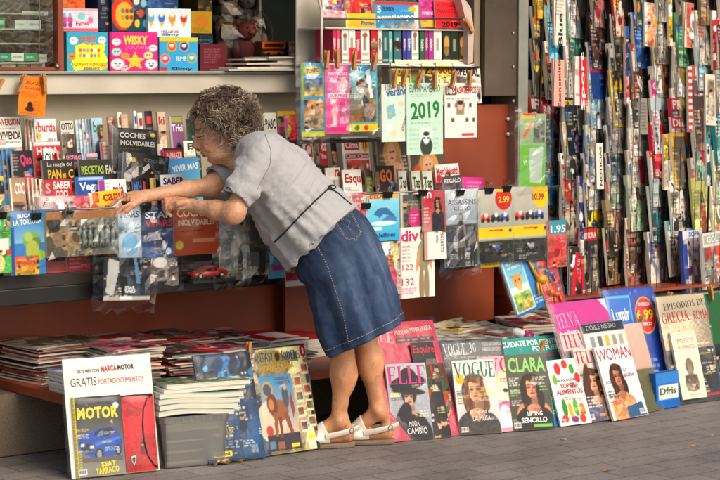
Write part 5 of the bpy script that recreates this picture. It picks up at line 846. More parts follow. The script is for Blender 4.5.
# cosmetics bottle
def bottle():
    r = thing('cosmetics_bottle', 'white cosmetics bottle with a magenta band and pink cap lying on the papers', 'bottle')
    a, b = P(512, 331, 6.28), P(541, 341, 6.2); d = (b-a)/np.linalg.norm(b-a); t = np.linspace(0, 1, 10); L_ = np.linalg.norm(b-a)
    mb = MB(); mb.tube([a+d*L_*q for q in t], [.012, .019, .021, .021, .021, .021, .021, .02, .016, .011], 16, (.86, .83, .8)); mb.build('bottle_body', M_PLAST, r, True)
    mb = MB(); mb.tube([a+d*L_*.4, a+d*L_*.72], .0215, 16, (.75, .12, .45)); mb.build('label_band', M_PLAST, r, True)
    mb = MB(); mb.tube([b+d*.001, b+d*.024], .016, 14, (.8, .15, .5)); mb.build('cap', M_PLAST, r, True)
bottle()
peg(540, 349, 6.12, 'lying by the teal health magazine', 30)
# giraffe pack, tilted
gp = item('animal_toy_pack', 'tilted blue blister pack of toy animals with a giraffe picture and a yellow toy giraffe', 'toy pack', 518, 262, 556, 318, 6.38, [('g', 0, 0, 1, 1, '3a88c0', '2a70a8'), ('r', .02, .02, .5, .95, 'd8dcd8'), ('g', .05, .04, .48, .5, '5aa8d0', '8ac0c8'), T('MUNDO', .1, .06, .42, .12, 'e8f0f0'), T('ANIMAL', .1, .14, .44, .2, 'e8f0f0'), ('e', .26, .42, .11, .13, 'c8924a'), ('e', .26, .52, .06, .07, 'd8a868'), ('e', .16, .32, .05, .02, 'b8803a', .5), ('e', .38, .32, .05, .02, 'b8803a', -.5), ('e', .22, .4, .015, .015, '1a1008'), ('e', .31, .4, .015, .015, '1a1008'), ('n', .05, .62, .48, .93, ['4a8a3a', '7aa84a', 'c8a050'], .08), ('l', .52, .75, .98, .92, 'd8e0e8', 3)], bg='3484bc', roll=14, lean=12, t=.01, wrap=1., group=None)
I = INFO[gp.name]
def toyp(o, name, parts, c):
    I = INFO[o.name]; mb = MB(); L_ = lambda a, b, q: I['BL']+I['d']*I['w']*a+I['u']*I['h']*b+I['n']*q
    for p_ in parts:
        if len(p_) == 6: mb.tube([L_(p_[0], p_[1], .012), L_(p_[2], p_[3], .012)], [p_[4], p_[5]], 7, c)
        elif len(p_) == 4: mb.ell(L_(p_[0], p_[1], .012), (p_[2], p_[2]*.8, p_[3]), c, n=10)
        else: mb.ell(L_(p_[0], p_[1], .018), (p_[2],)*3, (.25, .12, .05), n=6)
    return mb.build(name, M_PLAST, o, True)
toyp(gp, 'toy_giraffe', [(.78, .45, .03, .022), (.7, .5, .62, .85, .010, .006), (.6, .88, .013, .009), (.72, .42, .68, .18, .006, .005), (.66, .43, .6, .2, .006, .005), (.85, .42, .86, .18, .006, .005), (.9, .45, .94, .2, .006, .005), (.58, .9, .57, .97, .002, .002), (.7, .5, .005), (.8, .5, .005), (.84, .43, .005), (.67, .66, .004), (.76, .42, .005)], (.85, .6, .1))
rp2 = item('animal_toy_pack', 'red blister card with a blue toy elephant and an orange toy lion', 'toy pack', 549, 262, 567, 314, 6.37, [('n', 0, 0, 1, 1, ['b82a34', 'c84048', 'a0222c'], .15)], bg='b82c36', roll=8, lean=12, t=.008, wrap=1.2)
toyp(rp2, 'toy_elephant', [(.5, .72, .017, .013), (.3, .78, .011, .011), (.22, .76, .12, .6, .004, .003), (.4, .68, .38, .56, .005, .005), (.62, .68, .64, .56, .005, .005)], (.35, .42, .6))
toyp(rp2, 'toy_lion', [(.55, .32, .018, .012), (.3, .38, .016, .016), (.42, .28, .4, .14, .005, .005), (.7, .28, .72, .14, .005, .005)], (.85, .42, .1))
# green bag hanging by the cabinet
gb = item('hanging_toy_bag', 'clear bag with a light green toy hanging at the cabinet\'s right side', 'toy bag', 519, 113, 545, 186, 6.42, [('g', 0, 0, 1, .42, '9aac84', '8aa078'), ('r', .1, .0, .6, .05, 'b83a34'), ('r', .0, .03, .55, .07, 'd8b030'), ('p', [(.1, .3), (.4, .12), (.45, .16), (.15, .36)], 'c86a4a'), ('r', .0, .44, 1, 1, '6aa83a'), ('p', [(.35, .48), (.9, .46), (.85, .95), (.4, .95)], 'a8b8a8'), ('n', .5, .1, .95, .4, ['7a8068', 'b0b4a0', '5a6450'], .1)], bg='94a880', roll=-2, lean=1, wrap=2.4, bump_wrap=.01)
gb2 = item('small_sheet', 'small red and white striped magazine standing at the foot of the hanging columns', 'magazine', 569, 246, 583, 298, 6.66, [('n', 0, 0, 1, 1, ['d8ccc4', '3a3434', 'b83a44'], .12), ('p', [(.35, .1), (.55, .1), (.35, 1), (.1, 1)], 'b82434')], bg='b8a8a0', roll=-8, lean=4, spine='d8ccc0', t=.012, yaw=15)
# gum packs in the window
for i, (xa, ya, xb, yb, c) in enumerate(((-3, 13, 5, 32, '2a7a4a'), (15, 20, 28, 29, 'b8c0b8'), (28, 20, 41, 29, 'c0c8c8'), (0, 53, 11, 61, '2a8a6a'), (11.5, 53, 24, 61, 'd0d4cc'), (25, 53, 38, 61, '3a9a6a'), (38.5, 54, 47, 62, 'd8d8d0'), (2, 62, 16, 69, 'c8d0c8'), (17, 62, 30, 69, '2a8a5a'), (31, 62, 45, 69, 'd0d0c8'), (22, 11, 48, 15, 'b8b8b8'))):
    tb('chewing gum packet in the glass window, '+['green, at the far left edge', 'pale, middle shelf left', 'pale, middle shelf right', 'teal, lower shelf first', 'white, lower shelf second', 'green, lower shelf third', 'white, lower shelf last', 'white, bottom row first', 'green, bottom row second', 'white, bottom row last', 'long silver strip on the upper shelf'][i], xa, ya, xb, yb, [('l', .1, .3, .9, .7, 'e8f0e8' if i in (0, 3, 5, 8) else '3a8a6a', 1)], bg=c, Y=6.95, t=.05, name='gum_packet', cat='gum packet', group='gum packets in the window')
# ================================================================ hanging columns on the right, behind taut wires
RW = thing('hanging_rack', 'tall dark rack of wires holding the columns of overlapping magazines right of the steel strip', 'rack')
GRK = 'magazines hanging in the wire columns'
NUM = ['first', 'second', 'third', 'fourth', 'fifth', 'sixth', 'seventh', 'eighth', 'ninth', 'tenth', 'eleventh']
TW = '%s, %s from top in %s hanging column'
def ph(*c): return [('n', 0, .2, 1, 1, list(c), .13)]
def po(sk, hr, cl, y=.5, k=.17, x=.55): return [('por', x, y, k, sk, hr, cl)]
cols_ = [
 (527.5, [(-40, 'e0b040', '2a2a2a', '', [], 'dark magazine with a yellow stripe'), (6, '2a3a3a', 'c8c0b0', '', ph('3a5a6a', 'c89040', '20282c'), 'dark teal magazine with an orange spot'), (38, '3a3228', 'd8c030', 'MIL', ph('c8a820', '2a2620', '4a4030'), 'black and yellow magazine'), (80, '4a4438', 'c8b8a0', '', ph('5a5040', '2c2822', '8a7a5a'), 'brown and grey magazine'), (97, 'a82a2a', 'e8e0d0', 'R', ph('5a2420', '2a2020'), 'dark red magazine')]),
 (540.5, [(-36, '3a3430', 'd8d0c0', '', ph('8a2a2a', '2a2422'), 'dark magazine end'), (5, '3aa0c0', 'd0e4e8', 'QUE', ph('3aa0c0', '2a7a98', '8ac4d0'), 'cyan magazine with a pale masthead'), (41, 'dcd4c8', 'b82a30', 'ocho', ph('3a2a26', '8a4a30', '2a2022', 'c8b0a0'), 'white-topped magazine with a red title and dark picture'), (104, 'c03038', 'f0e4dc', 'RING', ph('4a6070', '2a3038', 'a8a8a0'), 'grey magazine with a red masthead'), (131, '8a8880', '2c2c2c', 'APP', ph('5a6468', '8a8a84'), 'grey magazine with dark APP lettering'), (147, '4a5c60', '2a2a2a', '', po('b08868', '2a2420', '1c4a68', .3, .13), 'slate magazine with a man looking down'), (190, '5a4434', 'c8b090', '', ph('4a382c', '8a7050', '2c2420'), 'brown magazine'), (230, '2c2c2c', '8a8a80', 'AUTO', ph('20221f', '4a4438'), 'black magazine with grey title')]),
 (561, [(-20, 'd0ccc0', '4a4a48', '', po('c8a080', '6a6a6a', '5a6a70', .5, .14), 'white magazine with a grey-haired man'), (14, '3a7a68', 'd8e0d0', 'plus', ph('3a7464', 'c8a830', '2c5a50'), 'green magazine with a yellow patch'), (40, 'd8d4ca', 'a83a40', 'Niusletr', [('n', 0, .5, 1, 1, ['d0ccc0', 'c0b8ac'], .2)], 'pale newsmagazine with small red title'), (78, 'c8c4b8', '5a5a58', 'NEW', ph('d0ccc0', 'a8a498'), 'white and grey magazine'), (97, '242a44', 'd8b82a', 'mente', ph('20263e', '3a3a4a', '6a5a7a'), 'navy magazine with a yellow headline'), (122, 'c8c0b0', 'd8c030', '1', ph('2a2624', '4a4844', 'c8c4b8'), 'half white half black magazine with a yellow 1'), (153, 'd8d4c8', '2c2c2c', 'MILITAR', ph('3a8aa8', 'b84a3a', 'c8c4b8'), 'white magazine with black MILITAR title'), (187, '7a7468', 'b8b4a8', 'MOTOR', ph('8a8270', '4a443c', 'a89c88'), 'grey-beige motor magazine'), (228, '22262a', 'a8a8a0', 'car', ph('2a2c2e', '4a4a48', '16181a'), 'black car magazine'), (262, '3a3430', '8a8478', '', ph('2a2826', '5a5248'), 'dark brown magazine')]),
 (584.5, [(-30, 'b83038', 'e8e0d8', 'ba', ph('b83038', '3a3434', '8a8480'), 'red and grey magazine'), (12, '262422', 'd8d4cc', 'CINEMA', ph('282422', '5a3a34', '3a3838'), 'black film magazine with pale CINEMA title'), (42, '1c3a74', 'c88a4a', 'atlas', [('n', 0, .3, 1, 1, ['1e3e78', '28508a'], .3), ('r', 0, .42, 1, .52, 'b82a58')], 'royal blue magazine with a pink band'), (72, '7aa0b4', 'e8ecec', 'blanc', ph('8ab0c0', '5a7a8a', 'b8c8cc'), 'pale blue magazine'), (100, 'c8c4bc', '3a3a3a', '', po('b88a6c', '1c1816', '3a3c40', .4, .14), 'white magazine with a dark-haired man'), (125, 'b0c0c4', 'd8c020', 'info', ph('4a5a70', 'c8c4bc', '7a8a98'), 'grey-blue magazine with yellow info lettering'), (153, '24447c', 'd87a2a', 'GEO', ph('c8c4bc', '3a4a58', 'a8a49c'), 'blue magazine with orange G letter'), (183, '3a5078', 'c8ccd0', 'H', ph('c8a830', '2c3c50', '5a5a4a'), 'navy magazine with a yellow ship'), (228, 'b82a30', 'ecdcd4', 'HISTORIA', ph('6a625a', '3a3632', '9a9084'), 'red-headed history magazine with a grey monument')]),
 (606.5, [(-20, 'c83038', 'e8d030', 'muy', ph('d8b030', 'b8302c', 'e8d8c0'), 'red and yellow magazine'), (14, '3a3834', 'e0dcd0', 'HISTORY', ph('4a4640', '282624', 'a89a4a'), 'charcoal history magazine with white title'), (43, 'ccc6ba', '4a4844', 'Historia', [('n', 0, .25, 1, 1, ['4a4030', 'c8a020', '2e2a24'], .1)], 'cream-headed history magazine with yellow text'), (70, 'd8b020', '3a3020', 'NATGEO', [('r', .08, .05, .92, .95, '7a746c'), ('n', .1, .2, .9, .9, ['8a847a', '4a4640', 'b0a894'], .12)], 'yellow-framed magazine with a grey picture'), (97, 'a8a49c', 'b03038', 'clio', ph('8a8680', '6a6864'), 'grey magazine with red line'), (125, '3a444a', '9aa8ac', '', ph('2e3a40', '5a686c'), 'slate blue magazine'), (153, '2e2c50', 'a8a4b8', 'VIAJES', ph('8a9484', 'b0b4a4', '5a6454'), 'purple-banded grey-green magazine'), (182, 'a83a40', 'd8d0c8', 'a', ph('b8b0a4', '98907c', '8a4a4a'), 'grey magazine with a dull red top'), (200, '8a7a58', 'd0c8a8', '', ph('5a4a34', 'a88a50', '3a3228'), 'bronze magazine with a golden figure'), (228, '2a2420', 'c8b8a0', 'HISTORIA', ph('4a3a26', '2a2018', '7a6238'), 'black history magazine with bronze statues')]),
 (627.5, [(-30, '2a5a4a', 'a8c0b0', '', ph('2a4a44', 'c88040'), 'deep green magazine'), (12, '1c54a0', 'c8d8e8', 'CLAVE', ph('1c4e94', '16386a', '3a70b0'), 'bright blue magazine'), (43, 'b83038', 'e8dcd4', 'ojo', [('r', 0, .15, 1, .5, 'd4cec2'), ('n', .2, .3, 1, 1, ['3a3430', '6a5a50', 'c8c0b4'], .12)], 'white magazine with a red top strip'), (72, '4a443e', '9a8e80', '', po('6a5044', '1c1816', '2a2624', .3, .14), 'dark magazine with a shadowy man'), (100, 'd0ccc0', '4a4a48', 'LISTA', [('l', .1, .2, .7, .5, '5a5a58', 6)], 'white magazine with black lines of text'), (128, 'c8beb4', 'b03a44', 'dos', po('c89878', '3a2018', 'a83a4a', .4, .13), 'pale magazine with women in pink'), (150, 'b4b0a0', '8a867c', 'ELLA', po('d0a484', 'c8a468', '8a8e80', .35, .14), 'grey-green magazine with a blonde woman'), (175, 'a8b098', '6a7260', '', po('cc9c7c', '2c1a14', '8aa084', .32, .15), 'pale green magazine with a brown-haired woman'), (218, 'b8beaa', 'c83a40', 'MUY', ph('5a4a3c', '8a7a60', '3a2e28'), 'pale green magazine with small red MUY'), (245, '8a6a5a', 'd8d0c0', 'arte', ph('4a3a30', '9a5a50', '6a5444'), 'brown-red magazine')]),
 (649, [(-34, 'c8c4b8', '3a3a38', 'eu', ph('b8b0a4', '6a5a4c'), 'grey-white magazine'), (8, 'd4d0c8', '8a8478', 'BAZAR', po('d0a888', '6a4a30', 'c0bcb0', .38, .13, .6), 'white fashion magazine with a tall woman'), (38, 'c8c2b4', '8a4a3a', '', [('r', 0, .1, .35, .45, 'd8c02a'), ('n', .35, .1, 1, 1, ['8a5a38', 'b88a60', '4a3424'], .1)], 'brown magazine with a yellow corner'), (66, 'b0aca0', '4a4844', 'YO', ph('c8c4b8', '8a8880'), 'grey magazine'), (80, 'c02a80', 'f0d0e4', 'QUE', [('n', 0, .28, 1, 1, ['d0c8c0', 'b8a090'], .12)], 'magazine with a magenta masthead'), (98, 'b8c4c8', 'c83a6a', '', po('c89068', '2a1810', 'b83020', .3, .15), 'blue-grey magazine with a woman in red'), (122, 'a82a3c', 'e0b0b8', 'GLAM', [('r', 0, 0, 1, .05, 'd8b830')]+po('b88060', '2a1a14', '7a2a34', .5, .14), 'crimson magazine with a yellow edge'), (151, 'c03a38', 'e8dcd0', 'ya', [('r', 0, .12, 1, 1, 'a8b4b0')]+po('d0a080', '1e120e', '4a4a44', .42, .16), 'red-topped magazine with a long-haired woman'), (186, '4a7a80', 'c0d0d0', '', po('c89474', '2a1812', '2a6a6a', .35, .14), 'teal magazine with a dark-haired woman'), (232, 'd0ccc4', '3a5a9a', 'R', ph('d4d0c8', '9a7a6a', '6a6a8a', 'c8b0a0'), 'white magazine with a collage of people')]),
 (669.5, [(-30, '4a443c', 'c0b8a8', '', ph('3a342e', '6a6054'), 'dark brown magazine'), (12, '4a8a60', 'a8c8b0', 'verde', ph('4a8a60', '3a7450', '6aa078'), 'leaf green magazine'), (42, 'd0ccc0', 'b04a50', 'ser', [('e', .5, .6, .28, .2, '8a7040'), ('e', .5, .45, .14, .1, 'b8924a')], 'white magazine with a golden statue'), (71, 'b0aca0', '5a5854', 'Leer', ph('a8a498', 'c8b84a', '6a665e'), 'grey magazine with a yellow speck'), (88, 'd4d0c4', 'b83a40', 'REGAL', [('r', 0, .24, 1, .34, 'b82a34')], 'white magazine with a red line'), (98, 'b82a34', 'e8dcd4', 'PRO', ph('3a3a5a', '8a6a5a', 'b82a34'), 'red and blue magazine'), (117, 'b02430', 'ecdcd4', 'Diez', ph('a82430', 'c8b0a4'), 'red magazine with white Diez title'), (133, 'd8a820', '4a3a20', '', [('r', .15, .06, .9, .95, '6a5e50')]+po('c8a080', '3a2a20', '6a6458', .35, .12), 'yellow-edged magazine with a dim portrait'), (160, 'a8a090', '6a6458', 'MAS', po('b08868', '4a3828', 'c08050', .4, .12), 'sand coloured magazine'), (181, 'd4d0c6', '2c2c2a', 'YOU', ph('c8c0b4', '2c2c2c', 'b8a878'), 'white magazine with two young men'), (221, '3a8a88', 'd8e4e0', 'codo', [('n', 0, .18, 1, 1, ['4a3c34', 'b08a70', '2c2420', 'd0c8bc'], .12)], 'teal-headed magazine with a smiling group')]),
 (691, [(-30, '8a6a50', 'e0d8c8', '', ph('a0805c', '5a4030'), 'brown magazine'), (10, 'd4cec4', 'b83040', '365', ph('c8c0b4', '8a847a', 'b0a494'), 'white magazine with red 365'), (36, 'a8b4b8', '5a6468', 'Vivir', ph('9ab4bc', 'c8c8c0', '7aa0b0'), 'pale blue-grey magazine'), (65, 'b83440', 'e0d4cc', 'mas', [('n', 0, .22, 1, 1, ['3a3634', '6a5a58'], .12)], 'dark magazine with a red top band'), (80, '5a4a50', 'c8a0a0', '', ph('4a4044', '8a5a5a'), 'plum grey magazine'), (96, '4a3a34', 'b0a090', '', ph('5a443c', '3a2c28', '8a6a5c'), 'dark brown magazine with a face'), (125, '6a8a74', 'b0c0b0', '', [('e', .55, .5, .2, .25, 'a02a38'), ('e', .55, .25, .1, .08, 'b88a6c')], 'green magazine with a figure in a red dress'), (158, 'b0a8a0', 'b02a34', 'CASON', ph('8a3a34', 'b8a898', '5a4a44'), 'grey magazine with red CASON title'), (178, 'a8a868', '6a7040', '', po('b88c6c', '2c1c14', '8a4a3a', .35, .13), 'olive-yellow magazine with a dark-haired woman'), (228, '3a90b0', '1a2a3a', 'sab', ph('3a4a50', '8a8a84'), 'magazine with a cyan masthead')]),
 (711.5, [(-34, 'c8beb0', '8a3a38', '', ph('8a6a50', 'c0b4a4'), 'cream magazine'), (14, 'a83038', 'e0d4cc', 'tu', ph('8a3034', '4a3434'), 'red magazine'), (60, 'b8b4a8', '4a4844', '', ph('8a8478', 'b0aca0'), 'grey magazine'), (110, '2a8a98', 'd0e0e0', '5', ph('8ab0a8', 'c83a5a', '4a8a7a'), 'teal magazine with a white 5'), (150, 'a8b098', '4a7050', 'E', ph('98a488', 'b8bca8', '6a7a5c'), 'soft green magazine'), (186, 'd4cebc', 'b89a40', 'L', ph('c8b87c', 'd8d4c4'), 'pale yellow magazine')]),
]
for ci, (xc, lst) in enumerate(cols_):
    for ri, (yt, b_, tc, s_, extra, look) in enumerate(lst):
        x0 = xc-(yt-150)*.03+rp.uniform(-.8, .8); Yv = 6.99-.022*ri
        art = [('r', 0, 0, 1, 1, b_)]+([('n', 0, .22, 1, 1, [b_, np.clip(hx(b_)*.7+.06, 0, 1), np.clip(hx(b_)*1.2, 0, 1)], .2)] if not extra or extra[0][0] != 'n' else [])+extra
        if s_: art.append(T(s_, .08, .03, .95, .03+min(.17, .55/len(s_)), tc, 'b'))
        art += [('l', .06, .24, .42, .5, tc, 4)]
        item('magazine', TW % (look, NUM[ri], NUM[ci]), 'magazine', x0, yt, x0+21.6+rp.uniform(-.4, .4), None, Yv, art, h=.275, yaw=24+rp.uniform(-2, 2), lean=7, roll=-1.8+rp.uniform(-.3, .3), group=GRK, bg=b_, spine=['e0d8c8', 'c0b4a0', 'd8d0c0', 'b0a490'][(ri+ci) % 4] if (ri*7+ci*3) % 4 == 1 else (b_ if (ri*7+ci*3) % 4 == 0 else None), t=.013 if (ri+ci) % 3 else .02, bow=.002, curl=0, res=1.4)
# odd papers turned sideways between the columns
for lb, x0, yt, x1, yb, Y, bgc, art, rl in (
    ('salmon pink folded newspaper titled Economista between the second and third hanging columns', 554, 59, 565, 106, 6.72, 'd8a090', [T('Economista', -.9, .45, 1.9, .55, '3a2a28', 'b', 90)], -5),
    ('folded sports paper, white on red, between third and fourth hanging columns', 575, 56, 588, 105, 6.72, 'd8ccc0', [('r', .35, 0, 1, 1, 'b82430'), T('Sport', -.75, .42, 2.0, .58, 'f0e8e0', 'b', 90)], -5),
    ('folded newspaper with black lettering between the fourth and fifth hanging columns', 597, 143, 604, 189, 6.68, 'd4ccbe', [T('NOTICIAS', -1.1, .46, 2.3, .54, '2a2828', 'b', 90)], -4),
    ('white folded newspaper high up beside the second hanging column', 554.5, -4, 566, 45, 6.74, 'd8d2c4', [T('Blue', -.4, .6, 1.4, .75, '2a2828', 'b', 90), ('l', .1, .05, .9, .4, '8a867c', 5)], -6),
    ('narrow white magazine with red and brown specks left of the seventh hanging column', 645, 2, 655, 46, 6.72, 'd8cfc2', [('n', .2, 0, 1, 1, ['c87850', 'd8d0c4', '8a4a34'], .12)], -5),
    ('white and lime striped magazine left of the ninth hanging column', 684.5, 2, 694, 47, 6.70, 'd0ccb4', [('n', .2, 0, 1, 1, ['b8c040', 'd8d4c4', 'c85a4a'], .1)], -6),
    ('grey newspaper edge hanging low left of the seventh column', 641, 98, 648, 134, 6.70, '8a8478', [('l', .1, .1, .9, .9, '4a4844', 9)], -4),
    ('cream booklet with small print at the far right of the hanging rack', 706, 74, 716, 125, 6.68, 'cfc6b2', [('n', .2, .1, .9, .9, ['cfc6b2', '8a7a6a'], .12)], -5),
    ('thin red magazine edge on the far right hanging column', 713, 10, 720, 70, 6.69, 'b82430', [], -5),
    ('thin yellow magazine edge beside the eighth hanging column', 669, -12, 675, 46, 6.70, 'd8b820', [], -5),
    ('thin yellow magazine edge low beside the eighth hanging column', 664.5, 134, 671, 190, 6.69, 'd8b020', [], -5),
    ('thin bright blue magazine edge left of the sixth hanging column', 626.5, 26, 632, 76, 6.70, '2a68b8', [], -4),
    ('thin red magazine edge left of the sixth hanging column', 626, 44, 632, 104, 6.69, 'b82c34', [], -5),
    ('thin red-striped magazine edge left of the ninth hanging column', 689, 66, 695, 132, 6.70, 'b8343c', [('r', 0, .1*i, 1, .1*i+.05, 'd8ccc4') for i in range(0)]+[('r', 0, .1*i, 1, .1*i+.05, 'd8ccc4') for i in range(10)], -5),
    ('thin teal magazine edge on the last hanging column', 707, 118, 713, 186, 6.67, '2a8a88', [], -5),
    ('thin violet-blue magazine edge left of the fourth hanging column', 580.5, 176, 587, 256, 6.69, '2a3470', [], -3),
    ('thin white and yellow magazine edge at the fourth hanging column', 582, 60, 588, 110, 6.73, 'c8c0a8', [('n', 0, 0, 1, 1, ['d8c030', '2a2a28', 'd0c8b4'], .08)], -5)):
    item('folded_newspaper' if 'newspaper' in lb or 'paper w' in lb else 'magazine', lb, 'newspaper' if 'newspaper' in lb or 'paper w' in lb else 'magazine', x0, yt, (x1 if not lb.startswith('thin') else x0+(x1-x0)*.62), yb, Y, (art if art else [('n', 0, 0, 1, 1, [bgc, np.clip(hx(bgc)*.6, 0, 1), 'd8d0c0'], .1)]), lean=4, yaw=8, roll=rl*.55, bg=bgc, t=.012, group='papers sticking out between the hanging columns', bow=.002)
item('magazine', 'tall blue-spined puzzle magazine standing at the foot of the ninth hanging column', 'magazine', 686, 231, 705, 297, 6.64, [('n', 0, 0, 1, 1, ['c8c8c8', '9a8a98', 'd8d4cc', '8a4a5a'], .08), ('r', 0, 0, 1, .12, 'c8ccd4'), ('r', 0, .2, .2, 1, '3a4a8a'), T('SOPA', .3, .02, .9, .1, '3a4a8a')], bg='c0c0c4', spine='3a4a90', t=.02, yaw=22, lean=5, roll=-2, group='magazines standing at the foot of the hanging columns')
item('magazine', 'white sports magazine with red-shirted players at the foot of the last hanging column', 'magazine', 706, 234, 724, 290, 6.6, [('n', 0, .25, 1, 1, ['c8c4bc', 'b83a34', '5a5a54', '8a7a68'], .09), ('r', .05, .04, .95, .2, '9aa09a'), T('GOL', .2, .06, .8, .18, 'e8e4dc')], bg='cac6bc', t=.02, yaw=20, lean=5, group='magazines standing at the foot of the hanging columns')
item('magazine', 'red-framed history magazine standing at the foot of the fourth hanging column', 'magazine', 582.5, 228, 600, 297, 6.68, [('r', .0, .0, .12, 1, 'b82430'), ('r', .1, .03, .95, .2, 'b82a30'), T('HISTORIA', .14, .08, .9, .17, 'e8d8cc'), ('n', .14, .26, .95, 1, ['6a625a', '2c2a28', '9a9084'], .13), ('r', 0, .95, 1, 1, 'a8222c')], bg='3a3634', spine='b82430', t=.015, yaw=22, lean=4, roll=-1, group='magazines standing at the foot of the hanging columns')
mbw = []
for ci, (xc, _) in enumerate(cols_):
    for off in (5.5, 11.5):
        xx = xc+off; mb = MB(); mb.tube([P(xx+4.6, -8, 6.66), P(xx-4.6, 298, 6.62)], .0016, 5, (.2, .2, .19)); mb.build('wire', M_BLACK, RW, True)
for ci, (xc, _) in enumerate(cols_[1:]):
    mb = MB(); a, b = P(xc-1.6+4.5, -8, 7.0), P(xc-1.6-4.4, 299, 6.76); mb.tube([a, b], .006, 6); mb.build('upright', M_BLACK, RW, True)
a, b = P(534, 301, 6.70), P(735, 289, 6.70); a[2] = b[2] = .432
mb = MB(); mb.box((a[0], 6.60, .418), (b[0], 6.98, .43)); mb.build('bottom_shelf', M_BROWN, RW)
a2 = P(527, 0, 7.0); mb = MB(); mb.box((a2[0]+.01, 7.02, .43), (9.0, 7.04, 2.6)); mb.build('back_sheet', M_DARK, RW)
# ================================================================ floor row leaning on the ledge
GF = 'magazines and packs standing on the pavement against the ledge'
def fl(label, x0, x1, yt, yb0, yb1, art, off=0., lean=22, **k):
    """bottom corners (x0,yb0)-(x1,yb1) stand on the pavement, off moves it back towards the ledge"""
    A = G(x0, yb0); B = G(x1, yb1); d = B-A; yaw = math.degrees(math.atan2(d[1], d[0])); nb = np.array([-math.sin(math.radians(yaw)), math.cos(math.radians(yaw)), 0])
    k.setdefault('group', GF); k.setdefault('t', .007); k.setdefault('res', 1.5)
    return item(k.pop('name', 'magazine'), label, k.pop('cat', 'magazine'), x0, yt, x1, yb0, 0, art, anchor_b=A+np.array([0, 0, .003])+nb*k['t']*math.sin(math.radians(lean)) if False else A+np.array([0, 0, .002+k['t']*math.sin(math.radians(lean))]), wid=np.linalg.norm(d), lean=lean, yaw=yaw, **k)
def on_plane(o, x, y, off):
    I = INFO[o.name]; r = ray(x, y); p0 = I['BL']+I['n']*off; return C0+r*(((p0-C0)@I['n'])/(r@I['n']))
def refit(o, base, x, y, off):
    """slide a thing so that its lower left corner rests on the face of another"""
    d_ = on_plane(base, x, y, off)-INFO[o.name]['BL']
    for q in [o]+list(o.children): q.data.transform(Matrix.Translation(Vector(d_)))
# --- left end: the white board
bd = fl('white cardboard display board with MARCA MOTOR print holding a car magazine and a red wallet', 72, 160, 360, 480, 471, [('l', .05, .0, .9, .01, 'e8e4da', 1), T('ESTE MES CON', .16, .095, .4, .125, '3a3a3a'), T('MARCA', .42, .075, .6, .125, 'b8202c', 'x', 0), T('MOTOR', .61, .075, .8, .12, '2a2c3a', 'x', 0), T('GRATIS', .07, .165, .36, .235, '3a3c44', 'n'), T('PORTADOCUMENTOS', .38, .185, .9, .228, 'b82a34', 'n')], name='display_board', cat='display board', bg='dcd8ce', t=.006, lean=12, pages=False, wrap=.35, group=None)
mo = fl('yellow-titled MOTOR magazine with a blue car on the white display board', 76, 125.5, 399, 480.5, 476, [('g', 0, 0, 1, 1, '2a2c30', '8a847c'), ('r', 0, 0, .06, 1, 'd8c020')]+[('r', 0, .02*i, .045, .02*i+.01, '26262a') for i in range(50)]+[('n', .06, .0, 1, .1, ['30343a', '22262c'], .3), T('MOTOR', .09, .13, .92, .28, 'e0d020', 'x'), ('e', .88, .13, .06, .04, 'd8d8d4'), T('4', .74, .3, .8, .36, 'd8c820'),
  ('p', [(.1, .54), (.2, .47), (.42, .42), (.52, .4), (.78, .38), (.88, .43), (.93, .52), (.97, .58), (.95, .7), (.82, .75), (.6, .77), (.4, .78), (.14, .7), (.09, .62)], '1c4a98'), ('p', [(.4, .47), (.52, .41), (.76, .4), (.86, .47), (.6, .52), (.44, .52)], '141c2c'), ('p', [(.44, .51), (.52, .44), (.6, .43), (.58, .5)], '5a7aa8'), ('p', [(.1, .56), (.36, .6), (.36, .72), (.14, .68)], '12203c'), ('r', .12, .58, .2, .62, 'c8d4e0'), ('r', .3, .61, .38, .65, 'c8d4e0'), ('e', .48, .73, .085, .085, '101014'), ('e', .48, .73, .05, .055, '8a8e94'), ('e', .87, .69, .06, .07, '101014'), ('e', .87, .69, .035, .045, '8a8e94'), ('p', [(.4, .58), (.9, .52), (.94, .55), (.42, .62)], '3a70c0'), ('r', .1, .76, .95, .82, '5a5650'),
  T('SEAT', .5, .82, .8, .88, 'e0d020', 'x', 4), T('TARRACO', .38, .89, .86, .97, 'e0d020', 'x', 4), ('l', .08, .7, .14, .95, 'd8c820', 8)], bg='4a4a4c', off=0, lean=12, group=None, wrap=.4)
wl = fl('bright red zipped document wallet in clear plastic on the white display board', 127, 158.5, 396, 473.5, 470.5, [('n', 0, 0, 1, 1, ['c41e24', 'b8181e', 'd02a2e'], .3), ('r', 0, 0, 1, .02, '7a1014')], name='document_wallet', cat='wallet', bg='c41e24', t=.008, lean=12, pages=False, wrap=.5, group=None)
# lift the magazine and wallet onto the board's face
I = INFO[wl.name]
mb = MB(); L_ = lambda a, b, q=.004: I['BL']+I['d']*I['w']*a+I['u']*I['h']*b+I['n']*q
mb.tube([L_(.97, .98), L_(.8, .93), L_(.66, .8), L_(.6, .6), L_(.6, .4), L_(.68, .2), L_(.85, .07), L_(.98, .03)], .0035, 6, (.07, .06, .06)); mb.tube([L_(.0, .99), L_(.5, .995), L_(.97, .98)], .0025, 6, (.07, .06, .06)); mb.build('zip', M_PLAST, wl, True)
mb = MB(); q = [L_(.17, .2, .005), L_(.3, .21, .005), L_(.3, .14, .005), L_(.235, .08, .005), L_(.17, .14, .005)]; mb.add(q, [(4, 3, 2, 1, 0)], (.8, .78, .75)); q = [L_(.19, .185, .006), L_(.28, .19, .006), L_(.28, .145, .006), L_(.235, .1, .006), L_(.19, .145, .006)]; mb.add(q, [(4, 3, 2, 1, 0)], (.1, .08, .08)); mb.build('shield_emblem', M_PLAST, wl)
